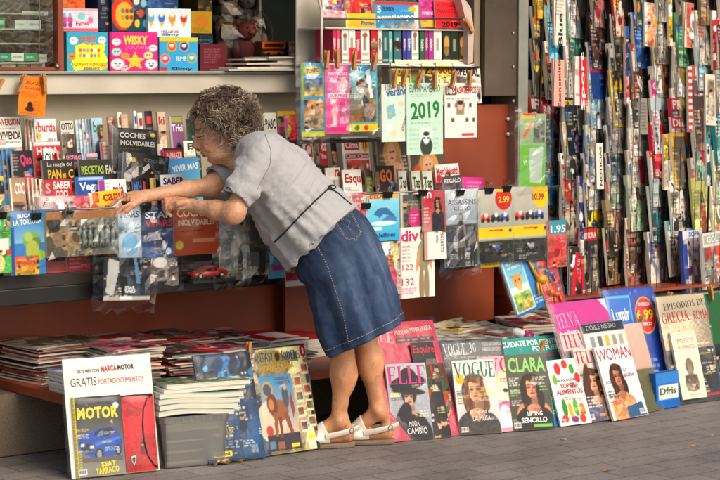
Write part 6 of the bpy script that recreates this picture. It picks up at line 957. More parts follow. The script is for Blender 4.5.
refit(mo, bd, 77, 478.5, .009); refit(wl, bd, 127, 472.5, .011)
# --- tub with books
def tub():
    r = thing('storage_tub', 'cloudy grey plastic tub with a rim, full of books, on the pavement', 'tub')
    a, b = G(164.5, 470), G(231, 463.5); d = (b-a)/np.linalg.norm(b-a); w_ = np.linalg.norm(b-a)*.93; nb = np.array([-d[1], d[0], 0]); dp = .17; H = .195
    c = a+d*w_/2+nb*dp/2
    def ring(z, sx, sy, rr=.02, n=5):
        out = []
        for qx, qy, a0 in ((1, 1, 0), (-1, 1, 90), (-1, -1, 180), (1, -1, 270)):
            for k in range(n):
                t = math.radians(a0+90*k/(n-1)); out.append(c+d*(qx*(sx-rr)+rr*math.cos(t))+nb*(qy*(sy-rr)+rr*math.sin(t))+ZV*z)
        return out
    w2, d2 = w_/2, dp/2
    R_ = [ring(.003, w2*.97, d2*.95), ring(.006, w2, d2), ring(H*.86, w2*1.07, d2*1.06), ring(H*.87, w2*1.11, d2*1.1), ring(H, w2*1.12, d2*1.11), ring(H, w2*1.09, d2*1.08), ring(H*.87, w2*1.05, d2*1.04), ring(.01, w2*.96, d2*.94)]
    n = len(R_[0]); V = [p_ for q in R_ for p_ in q]; Fc = [(i*n+k, i*n+(k+1) % n, (i+1)*n+(k+1) % n, (i+1)*n+k) for i in range(len(R_)-1) for k in range(n)]
    Fc += [tuple(range(n))[::-1], tuple((len(R_)-1)*n+k for k in range(n))]
    mb = MB(); mb.add(V, Fc); mb.build('tub_body', M_TUB, r, False)
    mb = MB()
    for k in range(9): q = a-nb*.0095+d*w_*(.06+.11*k)+ZV*H*.88; mb.box((0, 0, 0), (.003, .004, .018), (.5, .5, .48), M=(np.stack([d, nb, ZV], 1), q))
    mb.build('rim_ribs', M_PLAST, r)
    return a, d, nb, w_, H, c
ta, td, tn, tw, tH, tc_ = tub(); yawt = math.degrees(math.atan2(td[1], td[0]))
for k in range(4):
    flat(['dark book lying at the bottom of the cloudy tub', 'brown book lying second inside the cloudy tub', 'grey book lying third inside the cloudy tub', 'cream book lying just below the rim of the cloudy tub'][k], ta+td*.02+tn*.03, tw*.85, .13, yawt, .012+.04*k, .036, ['4a3a34', '6a5444', '5a5a58', 'c8c0ac'][k], [], 'books inside the tub', name='book', cat='book', bow=0, spine=['4a3a34', '6a5444', '5a5a58', 'b8b09c'][k])
z = tH+.002
for k in range(4):
    lb = ['lowest wavy cream-paged book resting on the tub rim', 'second wavy cream-paged book above the tub rim', 'third wavy cream-paged book above the tub rim', 'fourth wavy book with bluish cover edge above the tub rim'][k]
    wd = .30+.012*k; B = ta+td*(-.02+.004*(k % 2))+tn*.0; nu = 16; s_ = np.linspace(0, 1, nu); mb = MB()
    wv = lambda s: .006*np.sin(s*5+.3*k)-.02*np.maximum(0, s-.75)**1.5*2
    for (o0, o1, cc) in ((0, .0025, 'b8ccc8'), (.0025, .0165, None), (.0165, .019, '9ab8b8')):
        m_ = max(1, int((o1-o0)/.0018))
        for j in range(m_):
            za, zb = z+o0+(o1-o0)*j/m_, z+o0+(o1-o0)*(j+1)/m_
            g = rp.uniform(.78, .93); c = hx(cc) if cc else np.array([g, g*.94, g*.82])
            for side in (0, 1):
                base = B+tn*(.17*side)
                Pm = np.stack([[base+td*wd*s+ZV*(zb+wv(s)) for s in s_], [base+td*wd*s+ZV*(za+wv(s)) for s in s_]]); mb.grid(Pm if not side else Pm[:, ::-1], c)
            e0 = B; Pm = np.array([[e0+tn*.17+ZV*(zb+wv(0)), e0+ZV*(zb+wv(0))], [e0+tn*.17+ZV*(za+wv(0)), e0+ZV*(za+wv(0))]]); mb.grid(Pm, c)
            e0 = B+td*wd; Pm = np.array([[e0+ZV*(zb+wv(1)), e0+tn*.17+ZV*(zb+wv(1))], [e0+ZV*(za+wv(1)), e0+tn*.17+ZV*(za+wv(1))]]); mb.grid(Pm, c)
    Pm = np.stack([[B+tn*.17+td*wd*s+ZV*(z+.019+wv(s)) for s in s_], [B+td*wd*s+ZV*(z+.019+wv(s)) for s in s_]]); mb.grid(Pm, hx('a8c0b8'))
    tag(mb.build('book', M_PRINT), lb, 'book', 'wavy books stacked on the tub'); z += .0205
z += .002
flat('glossy green and white book second from the top of the tub stack', ta+td*.0+tn*.0, .33, .17, yawt+1, z, .015, '3a5a44', [('n', 0, 0, 1, 1, ['3a5a44', 'c8d0c8', '2a4034'], .12)], 'glossy books on the tub stack', name='book', cat='book', bow=0)
flat('topmost green book with reddish print on the tub stack', ta+td*.015+tn*.01, .33, .17, yawt-2, z+.016, .016, '5a7050', [('n', 0, 0, 1, 1, ['6a8058', '8a6a58', '3a5440', 'a8b098'], .12), ('l', .2, .3, .8, .6, 'a84a40', 3)], 'glossy books on the tub stack', name='book', cat='book', bow=0)
for k, (zz, dx) in enumerate(((z, .0), (z+.016, .015))):
    pass
# --- blue pack and riders pack
fl('blue card game launch pack with a torn bottom edge behind the tub', 209, 266, 356, 466, 459, [('n', 0, 0, 1, .45, ['1c5a88', '4a9ac0', '12304c', '0e2238'], .13), ('n', 0, .45, 1, 1, ['122c48', '1c4a70', '0c1c30', '2a6a8a'], .13), T('ALIANZA DE LANZAMIENTO', .2, .25, .95, .31, 'c0ccd0', 'n', 3), T('UNETE', .1, .62, .42, .68, 'c8b830', 'n', 3), T('A LA AVENTURA', .06, .69, .5, .75, 'c8b830', 'n', 3), ('l', .1, .78, .6, .88, '8aa8b8', 4), ('r', .1, .9, .42, .95, 'd8c020'), T('PANINI', .14, .91, .38, .94, '2a2a2a')], name='card_pack', cat='card pack', bg='163a58', t=.012, lean=17, wrap=1., pages=False)
rd = fl('cream and navy card album pack titled FANTASY RIDERS with a lion rider painting', 266, 321, 349, 458, 450, [('r', 0, 0, 1, .02, '1c2c40'), ('n', 0, .02, 1, 1, ['d0c090', 'c8b478', 'dccca0'], .2), ('n', 0, .02, .1, 1, ['1c3450', '2a4a6a', 'c8b480'], .1), ('n', .93, .02, 1, 1, ['2a3a44', '1a2a38', 'c8b480'], .08),
   T('FANTASY', .02, .055, .4, .14, '1c2a44', 's', 0), ('e', .47, .1, .07, .06, '8a6a20'), ('e', .47, .1, .045, .04, '26262a'), T('RIDERS', .55, .055, .88, .14, '1c2a44', 's', 0), ('e', .95, .07, .06, .06, 'c0202c'), T('1', .935, .04, .965, .1, 'f0e8e0'), T('MEGAPACK + GUIA', .12, .17, .74, .22, 'b8902a', 'x', 2),
   ('g', .08, .27, .66, .82, '3a80b0', 'c8a890'), ('e', .2, .7, .25, .2, 'd8b8a0'), ('r', .08, .82, .66, .97, '2a2434'), ('p', [(.2, .97), (.35, .86), (.5, .82), (.66, .86), (.66, .97)], '3a2a3a'), T('GUIA DE LA', .36, .29, .6, .32, '6a3a2a', 'n'), T('COLECCION', .36, .33, .62, .36, '6a3a2a', 'n'),
   ('e', .2, .4, .1, .08, 'b88a20'), ('e', .2, .4, .07, .055, '3a4a6a'), ('e', .36, .6, .16, .1, '8a5428', .3), ('e', .25, .54, .09, .1, '6a3014'), ('e', .23, .54, .045, .055, 'b07a40'), ('p', [(.25, .62), (.32, .62), (.28, .84), (.22, .84)], '8a5024'), ('p', [(.42, .64), (.5, .62), (.56, .82), (.5, .83)], '7a4420'), ('p', [(.32, .66), (.38, .66), (.36, .86), (.31, .86)], '6a3a1c'), ('e', .5, .48, .06, .1, '4a4a54'), ('e', .51, .39, .03, .03, 'c09878'), ('p', [(.42, .38), (.6, .33), (.6, .34), (.42, .4)], '9aa0a8'), ('p', [(.57, .5), (.62, .44), (.63, .62), (.58, .7)], '8a3428')]
   +[q for i, (x, y) in enumerate(((.7, .3), (.86, .18), (.7, .44), (.86, .38), (.68, .58), (.86, .53), (.7, .72), (.86, .68))) for q in (('r', x, y, x+.13, y+.11, 'd8ccb0'), ('n', x+.01, y+.015, x+.12, y+.085, ['3a4a6a', '8a5a3a', '4a6a4a', 'a84a30'], .05))]
   +[('r', .48, .92, .62, .955, 'd8c020'), ('r', .8, .86, .92, .9, 'd8c020'), ('r', .8, .91, .9, .96, 'e0dcd0'), ('e', .14, .78, .06, .05, 'a83a2a'), ('r', .1, .88, .2, .95, '5a7a8a'), ('r', .24, .89, .36, .96, '8a5a3a')], name='album_pack', cat='album pack', bg='cabb88', t=.02, lean=16, wrap=.7, pages=False)
peg(248.5, 352, 6.25, 'gripping the top of the blue card pack', 2)
sc_ = G(236, 466)
mb = MB(); V = []; nn = 14
for i in range(nn):
    for j in range(3): V.append(G(215+i*3.4, 467-.55*i)+np.array([0, .012*j, .012*((i*7+j*3) % 4)/3+.003]))
mb.add(V, [(i*3+j, (i+1)*3+j, (i+1)*3+j+1, i*3+j+1) for i in range(nn-1) for j in range(2)], (.75, .6, .2)); tag(mb.build('foil_wrapper', mat('gold_foil', (.8, .6, .2), rough=.25, metal=.8)), 'crumpled gold foil wrapper at the foot of the blue card pack', 'wrapper')
# --- fashion row, from back to front
fl('pink-red supplement bag with huge ELLE letters and PRIMERA TEMPORADA strip', 388, 462, 325, 444, 436, [('r', 0, 0, .3, .2, 'b8485a'), T('ELLE', .02, .07, .4, .16, 'd8a0a8', 's', -8), ('r', .4, .04, .97, .13, 'a8243a'), T('PRIMERA TEMPORADA', .43, .06, .95, .1, 'e0c8c8', 'n', 5), ('r', .42, .14, .95, .18, '3a2a30'), ('l', .45, .15, .9, .17, 'c8b8b8', 1), ('r', 0, .2, .05, 1, 'b83048')], bg='b03a50', lean=27, wrap=.8, name='supplement_bag', cat='magazine bag')
fl('grey fashion magazine with yellow ELLE letters behind the hat cover', 390, 431, 345, 441.5, 437, [T('ELLE', .03, .03, .95, .17, 'd8cc2a', 's'), ('n', 0, .2, 1, 1, ['8a98a0', 'b0b4b4', '5a6a78'], .14)], bg='9098a0', lean=25, wrap=.5)
fl('dark magazine with red Esquire title behind the fashion magazines', 429, 452, 343, 440, 438, [T('Esquire', .05, .03, .98, .14, 'b02a34', 'b'), ('n', 0, .18, 1, 1, ['2a2a2e', '5a4a44', '1c1c20'], .15)], bg='2c2c30', lean=25)
fl('fashion magazine with red EL letters and a woman in tall boots', 432, 460, 366, 439.5, 435.5, [T('ELLE', -.0, .02, .9, .19, 'b03a34', 's'), ('n', 0, .2, 1, 1, ['3a4a34', '8a5a3a', '2a2a20', '6a5a40'], .12), ('e', .5, .45, .25, .16, 'c8a084'), ('p', [(.1, .4), (.5, .3), (.95, .45), (.8, .6), (.3, .55)], '9a4a28'), ('p', [(.2, .55), (.4, .52), (.5, .85), (.3, .88)], 'd8c8b8'), ('e', .6, .62, .12, .1, '3a1c10'), T('REVOLUCION', .05, .92, .95, .97, 'b85a40', 'n')], bg='4a4434', lean=21)
fl('grey fashion magazine with magenta ELLE title and a woman in a wide black hat', 393.5, 434, 364.5, 442.5, 440, [('g', 0, 0, 1, 1, 'a8acb0', '8a8e94'), ('por', .5, .44, .23, 'dcae90', '2a2020', '1e1e24', 0, '18181c', 'b03038'), ('e', .5, .95, .5, .28, '1a1a20'), ('e', .28, .8, .2, .3, '1c1c22', .3), T('ELLE', .03, .035, .97, .27, 'c8287c', 's'), ('e', .5, .26, .44, .1, '18181c', -.12), ('e', .52, .2, .22, .14, '1a1a1e'), ('l', .72, .62, .97, .72, 'd8c8c8', 3), T('MODA', .42, .76, .68, .83, 'e8e4e0', 's'), T('CAMBIO', .36, .85, .86, .93, 'e8e4e0', 'n'), ('l', .02, .9, .1, .98, 'e8e4e0', 6)], bg='9a9ea4', lean=20, t=.012)
vb = fl('black supplement card with VOGUE 30 lettering behind the pale VOGUE cover', 452, 516, 341, 434, 430, [('n', 0, 0, 1, .3, ['26282c', '3a3e44', '1c1e22'], .12), T('VOGUE', .05, .04, .4, .17, 'c8ccd0', 's'), T('30', .46, .04, .56, .15, 'b8c0c8', 's'), ('l', .05, .18, .9, .22, '8a8e94', 1), T('TODAS LAS GANAS DE', .66, .045, .98, .08, 'c0c4c4', 'n'), T('EMPEZAR DE NUEVO', .66, .1, .96, .14, 'c0c4c4', 'n'), ('r', 0, .3, 1, 1, '8a8480')], bg='2a2c30', lean=24, wrap=1.1, name='supplement_card', cat='magazine card')
fl('pink magazine edge with red VO letters and half a blonde face', 489, 521, 358, 434.5, 431.5, [('g', 0, 0, 1, 1, 'd89aa4', 'd8a8b0'), T('VO', .3, .03, .97, .22, 'b82434', 's'), ('e', .8, .45, .35, .28, 'e0c898'), ('e', .75, .5, .28, .22, 'e8c8b0'), ('e', .72, .46, .08, .03, '3a3a50'), ('e', .65, .7, .3, .1, 'd87a98'), ('e', .6, .85, .2, .2, 'e8e0d4'), ('r', .0, .95, 1, 1, 'd88a98')], bg='d8a0a8', lean=20, t=.01)
fl('pale fashion magazine with green VOGUE title and a long-haired woman in leather', 460, 502.5, 361, 436.5, 434, [('g', 0, 0, 1, 1, 'd0ccc4', 'c0bcb4'), ('por', .47, .40, .31, 'd0a078', '5e3e28', '3a3634', 1), ('l', .04, .4, .22, .6, '6a6460', 6), T('VOGUE', .02, .03, .98, .24, '2a6a58', 's'), T('El regreso de', .3, .68, .8, .74, 'e8e4e0', 'n'), T('LA MUSA', .34, .76, .76, .83, 'e8e4e0', 's')], bg='c8c4bc', lean=20, t=.012)
fl('teal health supplement bag reading CUIDATE POR DENTRO, POR FUERA', 513, 585, 341, 430, 421, [('r', 0, 0, 1, .2, '2a8a80'), T('CUIDATE POR DENTRO', .14, .035, .99, .1, 'e8ece4', 'b'), T('POR FUERA', .55, .11, .98, .17, 'e8ece4', 'b'), ('e', .06, .09, .07, .06, 'b82a5a'), T('TU', .03, .06, .09, .11, 'e8dce0'), ('r', .5, .2, 1, .225, 'a82a5a'), ('n', 0, .23, 1, 1, ['5a8a84', 'c8c4b8', '3a6a64'], .2)], bg='4a8a82', lean=26, wrap=.9, name='supplement_bag', cat='magazine bag')
fl('blue and white magazine edge between the CLARA and vegetable covers', 551, 568, 362, 428, 426, [('r', 0, 0, .5, 1, '3aa0a0'), ('r', .3, .25, 1, .6, 'd8d4cc'), ('r', 0, .85, 1, 1, '2a6ab0'), ('l', .3, .3, .9, .55, '4a4a48', 5)], bg='7ab0b8', lean=22)
fl('dark magazine with light green CLARA title and a smiling woman in black', 513.5, 555, 355.5, 432.5, 430, [('g', 0, 0, 1, 1, '5a5a4e', '3e3c34'), ('e', .56, .8, .42, .2, 'c0845f'), ('por', .56, .44, .27, 'd09470', '2a1812', '1a1a1e', 1), T('CLARA', .05, .04, .95, .24, '8ad06a', 'b'), ('l', .04, .3, .3, .42, 'e8e4dc', 4), ('l', .04, .46, .3, .56, '8ad06a', 3), ('l', .75, .42, .97, .5, '8ad06a', 2), ('l', .04, .6, .28, .68, 'e8e4dc', 3), T('LIFTING', .38, .76, .74, .82, 'e8e8e0'), T('SENCILLO', .22, .84, .84, .91, 'e8e8e0'), ('r', .5, .93, .95, .97, '6ab04a'), ('l', .03, .85, .15, .97, 'd8d4c8', 5)], bg='4c4a40', lean=20, t=.014)
fl('white and red food magazine titled SUPER ALIMENTOS covered in vegetables', 561, 592, 361, 428, 424, [('e', .3, .14, .1, .09, 'b82a2a'), ('e', .55, .08, .09, .07, 'c83a2a'), ('e', .75, .16, .08, .08, '3a8a3a'), ('e', .15, .3, .07, .08, '6a9a3a'), ('e', .88, .3, .09, .08, 'c02a34'), T('REVOLUCION', .22, .3, .8, .34, '3a3a3a'), T('SUPER', .28, .37, .76, .44, 'b02434', 'b'), T('ALIMENTOS', .1, .46, .95, .54, 'b02434', 'b'), ('l', .2, .57, .8, .63, '5a5a58', 2), ('e', .25, .74, .08, .14, '3a7a34'), ('e', .42, .78, .07, .12, 'c89a2a'), ('e', .6, .74, .08, .13, '5a9a3a'), ('e', .8, .78, .09, .1, 'c87a2a'), ('e', .2, .9, .1, .06, 'b83a2a'), ('e', .5, .92, .12, .05, '7a3a6a'), ('e', .75, .92, .1, .06, 'c83a2a')], bg='e2ddd2', lean=22, t=.01)
fl('magenta TELVA supplement card with pale lettering rising behind the TELVA cover', 582, 637, 304, 424, 415, [('r', 0, 0, .02, 1, 'a82a6a'), T('TELVA', .03, .09, .42, .21, 'e0a0c4', 's', 4), T('belleza', .04, .23, .38, .28, 'e8c8d8', 'b', 4), T('y salud', .42, .2, .75, .245, 'e8c8d8', 'n', 4), ('p', [(.86, .0), (1, .0), (1, .12)], 'd8c8cc'), ('r', .02, .32, .5, 1, 'c8aab4'), ('n', .5, .4, 1, 1, ['c06a98', 'b84a88'], .2)], bg='bc3f88', lean=22, wrap=1.1, name='supplement_card', cat='magazine card')
fl('upper pink-lettered TELVA copy behind the front TELVA cover', 583.5, 614, 334, 424, 419, [T('TELVA', .05, .02, .95, .17, 'a83a50', 's'), ('n', 0, .2, 1, 1, ['c8b0a8', '8a7a7a'], .15)], bg='c4b4b0', lean=22)
fl('white TELVA magazine with red title and a young woman with hair across her face', 589.5, 619, 350, 424, 420, [('g', 0, 0, 1, 1, 'c8c0b4', '9a8a7c'), ('por', .42, .45, .26, 'd0a080', '4a3020', '5a5a6a', 1), ('e', .2, .5, .12, .3, '4a3020', .2), ('n', .6, .3, 1, 1, ['b0886c', '8a6a54', 'c8a890'], .14), T('TELVA', .02, .03, .98, .2, 'b02a34', 's'), T('DELICIOS', .4, .21, .95, .26, 'e8e4dc'), ('l', .1, .65, .6, .82, 'e0d8d0', 4), ('r', .4, .9, .9, .94, 'b88870')], bg='b0a497', lean=21, t=.014)
fl('blue gift card with a red and yellow 6.99 price disc behind the magazines', 621, 672, 290, 409, 404, [('g', 0, 0, 1, 1, '24489c', '1c3a88'), ('r', .05, .06, .5, .38, '5ab0dc'), ('r', .08, .08, .48, .36, '2a6ab8'), T('Lumir', .12, .16, .45, .28, 'e0ecf0', 'b', 4), ('e', .76, .24, .2, .16, 'd8c020'), ('e', .76, .24, .185, .15, 'c02430'), ('r', .57, .2, .95, .29, 'c02430'), T('ENTREGA', .64, .13, .88, .16, 'f0e4d8'), T('6.99', .58, .19, .92, .28, 'e8d020', 'b'), T('PRECIO', .66, .3, .86, .33, 'f0e4d8'), ('l', .6, .6, .95, .75, '8aa8d0', 3)], bg='204090', lean=17, wrap=.5, name='gift_card_pack', cat='gift pack', t=.01, pages=False)
fl('beige cosmetics sheet in clear wrap behind the white WOMAN cover', 637, 664, 326, 415, 410, [('r', 0, 0, 1, .5, 'cca894'), ('g', 0, .5, 1, 1, '6a6040', '55552f'), ('g', 0, 0, 1, .5, 'd0ac9a', 'c09c8a'), ('r', .0, .5, 1, .52, 'b89a7a')], bg='c0a08c', lean=20, wrap=1., name='wrapped_sheet', cat='wrapped sheet', t=.004)
fl('black-topped make-up card reading DOBLE NEGRO with five lipstick shades', 607, 648, 325, 421, 414, [('r', 0, 0, 1, .1, '26262a'), T('DOBLE NEGRO', .1, .02, .8, .07, 'b8b8b4', 'n'), ('r', 0, .1, 1, .4, 'd8d0c4')]+[('r', .12+.17*i, .14, .22+.17*i, .3, c) for i, c in enumerate(('8a8a90', '6a6468', 'b8a84a', '9a8a80', 'a8a090'))]+[('r', 0, .4, 1, 1, 'cfc8bc')], bg='d4ccc0', lean=22, name='supplement_card', cat='magazine card', wrap=.6)
fl('white fashion magazine with tall red WOMAN title and a curly dark-haired woman in jeans', 614, 648.5, 348, 422.5, 416, [('g', 0, 0, 1, 1, 'dcd8d0', 'd0ccc4'), ('por', .42, .42, .25, 'b87c5c', '3a221a', 'b8835f', 1), ('p', [(.45, .85), (.9, .8), (.98, 1), (.45, 1)], '3a5a7a'), T('WOMAN' if False else 'UNO AL', .02, .03, .98, .2, 'b0283a', 's') if False else T('WOMAN', .02, .03, .98, .2, 'b0283a', 'n'), ('l', .05, .6, .35, .7, '3a3a3a', 3), ('l', .05, .74, .4, .8, 'b0283a', 2)], bg='d8d4cc', lean=21, t=.012)
# small blue display box
fl('small blue display box with a white panel at the foot of the 6.99 card', 657, 680, 374, 411, 407, [('r', 0, 0, 1, .3, '3a7ab8'), ('r', .1, .35, .95, .75, 'd4d4c4'), T('Dfris', .15, .42, .85, .62, '3a5a4a', 'b'), ('r', 0, .8, 1, 1, '2060a8')], bg='2a68b0', lean=4, name='display_box', cat='box', t=.05, pages=False, group=None)
gc = fl('grey history collection card titled EPISODIOS DE GRECIA Y ROMA holding a book', 676, 724, 297, 406, 400, [('g', 0, 0, 1, .45, 'b8a88c', '8a7e6c'), ('n', 0, .4, 1, 1, ['3a3a3c', '2a2c2e', '4a4640'], .2), ('n', 0, .2, 1, .5, ['a8987c', '8a7c68', 'b8a890'], .3), T('EPISODIOS DE', .12, .06, .98, .12, '2c2824', 's', 3), T('GRECIA', .04, .15, .6, .25, 'a82420', 's', 3), T('ROMA', .7, .15, 1.0, .24, 'a82420', 's', 3), ('l', .6, .45, .97, .48, 'd8d0c0', 1), ('l', .55, .55, .97, .57, 'd8c030', 1), ('l', .55, .64, .97, .66, 'd8d0c0', 1), ('l', .55, .74, .97, .76, 'd8c030', 1), ('r', .4, .93, 1, .95, 'b82a30')], bg='6a6254', lean=17, name='collection_card', cat='card', t=.008, pages=False, wrap=.4, group=None)
bk_ = fl('cream paperback with a grey classical bust on the GRECIA Y ROMA card', 684, 708, 334, 401.5, 398.5, [T('MITOS', .2, .1, .85, .17, 'b08a70', 's'), T('ROMANOS', .2, .2, .85, .26, 'b08a70', 'n'), ('r', .03, .03, .97, .04, 'b8a888'), ('e', .5, .52, .16, .12, '4a4038'), ('e', .5, .5, .13, .1, '7a6c5c'), ('e', .5, .6, .1, .09, '8a7c6c'), ('e', .5, .76, .28, .14, '7a6e60'), ('n', .25, .65, .75, .88, ['8a7e70', '5a5046'], .08), ('r', .3, .93, .7, .95, 'b8a080')], bg='d8cdb4', lean=17, name='book', cat='book', t=.014, group=None)
refit(bk_, gc, 683, 400, .018)
fl('green and yellow magazine with red 3.50 tag at the right picture edge', 716, 740, 296, 398, 392, [('r', 0, 0, .12, 1, 'd8c020'), ('r', .12, 0, 1, .5, '2a5a34'), ('n', .12, .5, 1, 1, ['2a2a2c', '3a4a3a'], .2), ('e', .1, .2, .25, .16, 'c02028'), T('3.50', .0, .15, .3, .23, 'f0d8d0', 'b')], bg='2a4a34', lean=14)
peg(640, 324, 6.12, 'at the top left of the beige wrapped sheet', 24); peg(668, 300, 6.2, 'between the blue 6.99 card and the GRECIA card', 22); peg(711, 293, 6.14, 'at the top right of the GRECIA card', -18)
# ---------------------------------------------------------------- litter
for i, (x, y, k, c, lb) in enumerate(((606, 471, .011, (.75, .48, .18), 'orange dry leaf scrap on the pavement, nearest the camera'), (693, 446, .009, (.78, .5, .2), 'orange dry leaf scrap on the right of the pavement'), (563, 440, .01, (.75, .68, .6), 'pale paper scrap lying below the CLARA cover'), (494, 469, .005, (.7, .5, .3), 'tiny tan leaf crumb below the VOGUE cover'), (712, 436, .005, (.7, .55, .4), 'tiny leaf crumb at the right picture edge'), (436, 472, .004, (.6, .35, .2), 'tiny brown leaf crumb at the lower middle'), (349, 455, .004, (.6, .4, .3), 'tiny crumb right below the near sandal'), (650, 442, .004, (.75, .7, .6), 'tiny white crumb below the TELVA cover'), (525, 471, .003, (.7, .5, .35), 'tiny crumb near the bottom edge'))):
    c0 = G(x, y); mb = MB(); n = 7; V = [c0+np.array([k*1.5*math.cos(2*math.pi*j/n)*(1+.3*math.sin(j*5+i)), k*math.sin(2*math.pi*j/n), .001+.004*abs(math.sin(j*2.3+i))]) for j in range(n)]; V.append(c0+np.array([0, 0, .005]))
    mb.add(V, [(j, (j+1) % n, n) for j in range(n)], c); tag(mb.build('litter_scrap', M_MATTE), lb, 'litter', 'scraps of litter on the pavement')
# ================================================================ the woman
def surface_nets(A, org, h):
    """closed surface of the field A < 0 as a quad mesh"""
    s = A < 0; nx, ny, nz = A.shape
    acc = np.zeros((nx-1, ny-1, nz-1, 3), np.float32); cnt = np.zeros((nx-1, ny-1, nz-1), np.float32)
    g = np.stack(np.meshgrid(np.arange(nx), np.arange(ny), np.arange(nz), indexing='ij'), -1) if False else None
    faces = []
    mixed = np.zeros((nx-1, ny-1, nz-1), bool); crosses = []
    for ax in range(3):
        sl0 = [slice(None)]*3; sl1 = [slice(None)]*3; sl0[ax] = slice(0, -1); sl1[ax] = slice(1, None)
        a, b = A[tuple(sl0)], A[tuple(sl1)]; cr = (a < 0) != (b < 0); idx = np.argwhere(cr)
        t = a[cr]/(a[cr]-b[cr]); pos = idx.astype(np.float32); pos[:, ax] += t
        flip = a[cr] < 0; crosses.append((ax, idx, flip))
        o = [q for q in range(3) if q != ax]
        for da in (0, 1):
            for db in (0, 1):
                c = idx.copy(); c[:, o[0]] -= da; c[:, o[1]] -= db
                ok = (c >= 0).all(1) & (c[:, 0] < nx-1) & (c[:, 1] < ny-1) & (c[:, 2] < nz-1); cc = c[ok]
                np.add.at(acc, (cc[:, 0], cc[:, 1], cc[:, 2]), pos[ok]); np.add.at(cnt, (cc[:, 0], cc[:, 1], cc[:, 2]), 1)
    m = cnt > 0; ids = -np.ones(cnt.shape, np.int64); ids[m] = np.arange(m.sum()); V = acc[m]/cnt[m][:, None]*h+org
    for ax, idx, flip in crosses:
        o = [q for q in range(3) if q != ax]; ok = (idx[:, o[0]] > 0) & (idx[:, o[1]] > 0) & (idx[:, o[0]] < cnt.shape[o[0]]) & (idx[:, o[1]] < cnt.shape[o[1]]); ii = idx[ok]; ff = flip[ok]
        q = []
        for da, db in ((0, 0), (1, 0), (1, 1), (0, 1)):
            c = ii.copy(); c[:, o[0]] -= da; c[:, o[1]] -= db; q.append(ids[c[:, 0], c[:, 1], c[:, 2]])
        q = np.stack(q, 1); rev = ff if ax != 1 else ~ff
        q[rev] = q[rev][:, ::-1]; faces.append(q)
    return V.astype(float), np.concatenate(faces)[:, ::-1]
class Field:
    def __init__(s, lo, hi, h):
        s.h = h; s.lo = np.array(lo, float); s.n = np.ceil((np.array(hi)-s.lo)/h).astype(int)+1; s.A = np.full(s.n, .05, np.float32)
    def sub(s, c0, c1):
        a = np.clip(np.floor((np.minimum(c0, c1)-s.lo)/s.h).astype(int), 0, s.n-1); b = np.clip(np.ceil((np.maximum(c0, c1)-s.lo)/s.h).astype(int)+1, 1, s.n)
        sl = tuple(slice(a[i], b[i]) for i in range(3)); ax = [s.lo[i]+s.h*np.arange(a[i], b[i]) for i in range(3)]
        X = np.stack(np.meshgrid(*ax, indexing='ij'), -1).astype(np.float32); return sl, X
    def comb(s, sl, d, k, op):
        a = s.A[sl]
        if op == '+': h = np.clip(.5+.5*(a-d)/k, 0, 1); s.A[sl] = a*(1-h)+d*h-k*h*(1-h)
        else: d = -d; h = np.clip(.5-.5*(a-d)/k, 0, 1); s.A[sl] = a*(1-h)+d*h+k*h*(1-h)
    def cone(s, a, b, ra, rb, k=.012, op='+', flat=None):
        a, b = np.array(a, float), np.array(b, float); m = max(ra, rb)+k+.012
        sl, X = s.sub(np.minimum(a, b)-m, np.maximum(a, b)+m)
        if X.size == 0: return
        ba = b-a; t = np.clip((X-a)@ba/(ba@ba), 0, 1)[..., None]; d = np.linalg.norm(X-a-ba*t, axis=-1)-(ra+(rb-ra)*t[..., 0]); s.comb(sl, d, k, op)
    def ell(s, c, r, M=None, k=.012, op='+'):
        c = np.array(c, float); r = np.array(r, float); m = max(r)+k+.012
        sl, X = s.sub(c-m, c+m)
        if X.size == 0: return
        q = X-c
        if M is not None: q = q@M.T
        k0 = np.linalg.norm(q/r, axis=-1); k1 = np.linalg.norm(q/r**2, axis=-1)+1e-6; s.comb(sl, k0*(k0-1)/k1, k, op)
    def mesh(s): return surface_nets(s.A, s.lo, s.h)
def unit(v): v = np.array(v, float); return v/np.linalg.norm(v)
def noise3(Pn, sc, seed=0):
    rg = np.random.default_rng(seed); g = rg.random((32, 32, 32)); q = Pn*sc; i = np.floor(q).astype(int); f = q-i; f = f*f*(3-2*f); o = 0
    for a in (0, 1):
        for b in (0, 1):
            for c in (0, 1):
                w_ = (f[:, 0] if a else 1-f[:, 0])*(f[:, 1] if b else 1-f[:, 1])*(f[:, 2] if c else 1-f[:, 2]); o = o+w_*g[(i[:, 0]+a) % 32, (i[:, 1]+b) % 32, (i[:, 2]+c) % 32]
    return o
def vnormals(V, F):
    n = np.cross(V[F[:, 2]]-V[F[:, 0]], V[F[:, 3]]-V[F[:, 1]]); N = np.zeros_like(V)
    for k in range(4): np.add.at(N, F[:, k], n)
    return N/(np.linalg.norm(N, axis=1)[:, None]+1e-9)
def smooth(V, F, it=2):
    for _ in range(it):
        acc = np.zeros_like(V); c = np.zeros(len(V))
        for a, b in ((0, 1), (1, 2), (2, 3), (3, 0)):
            np.add.at(acc, F[:, a], V[F[:, b]]); np.add.at(c, F[:, a], 1); np.add.at(acc, F[:, b], V[F[:, a]]); np.add.at(c, F[:, b], 1)
        V = V*.5+acc/c[:, None]*.5
    return V
WM = thing('person', 'elderly woman in grey short-sleeved top and denim skirt bending over the magazine counter', 'person')
M_SKIN = mat('skin', attr=True, rough=.5, nvar=.06, nscale=70, sss=.05, bump=.25, bscale=130)
SKC = np.array([.82, .64, .50])
body = MB()
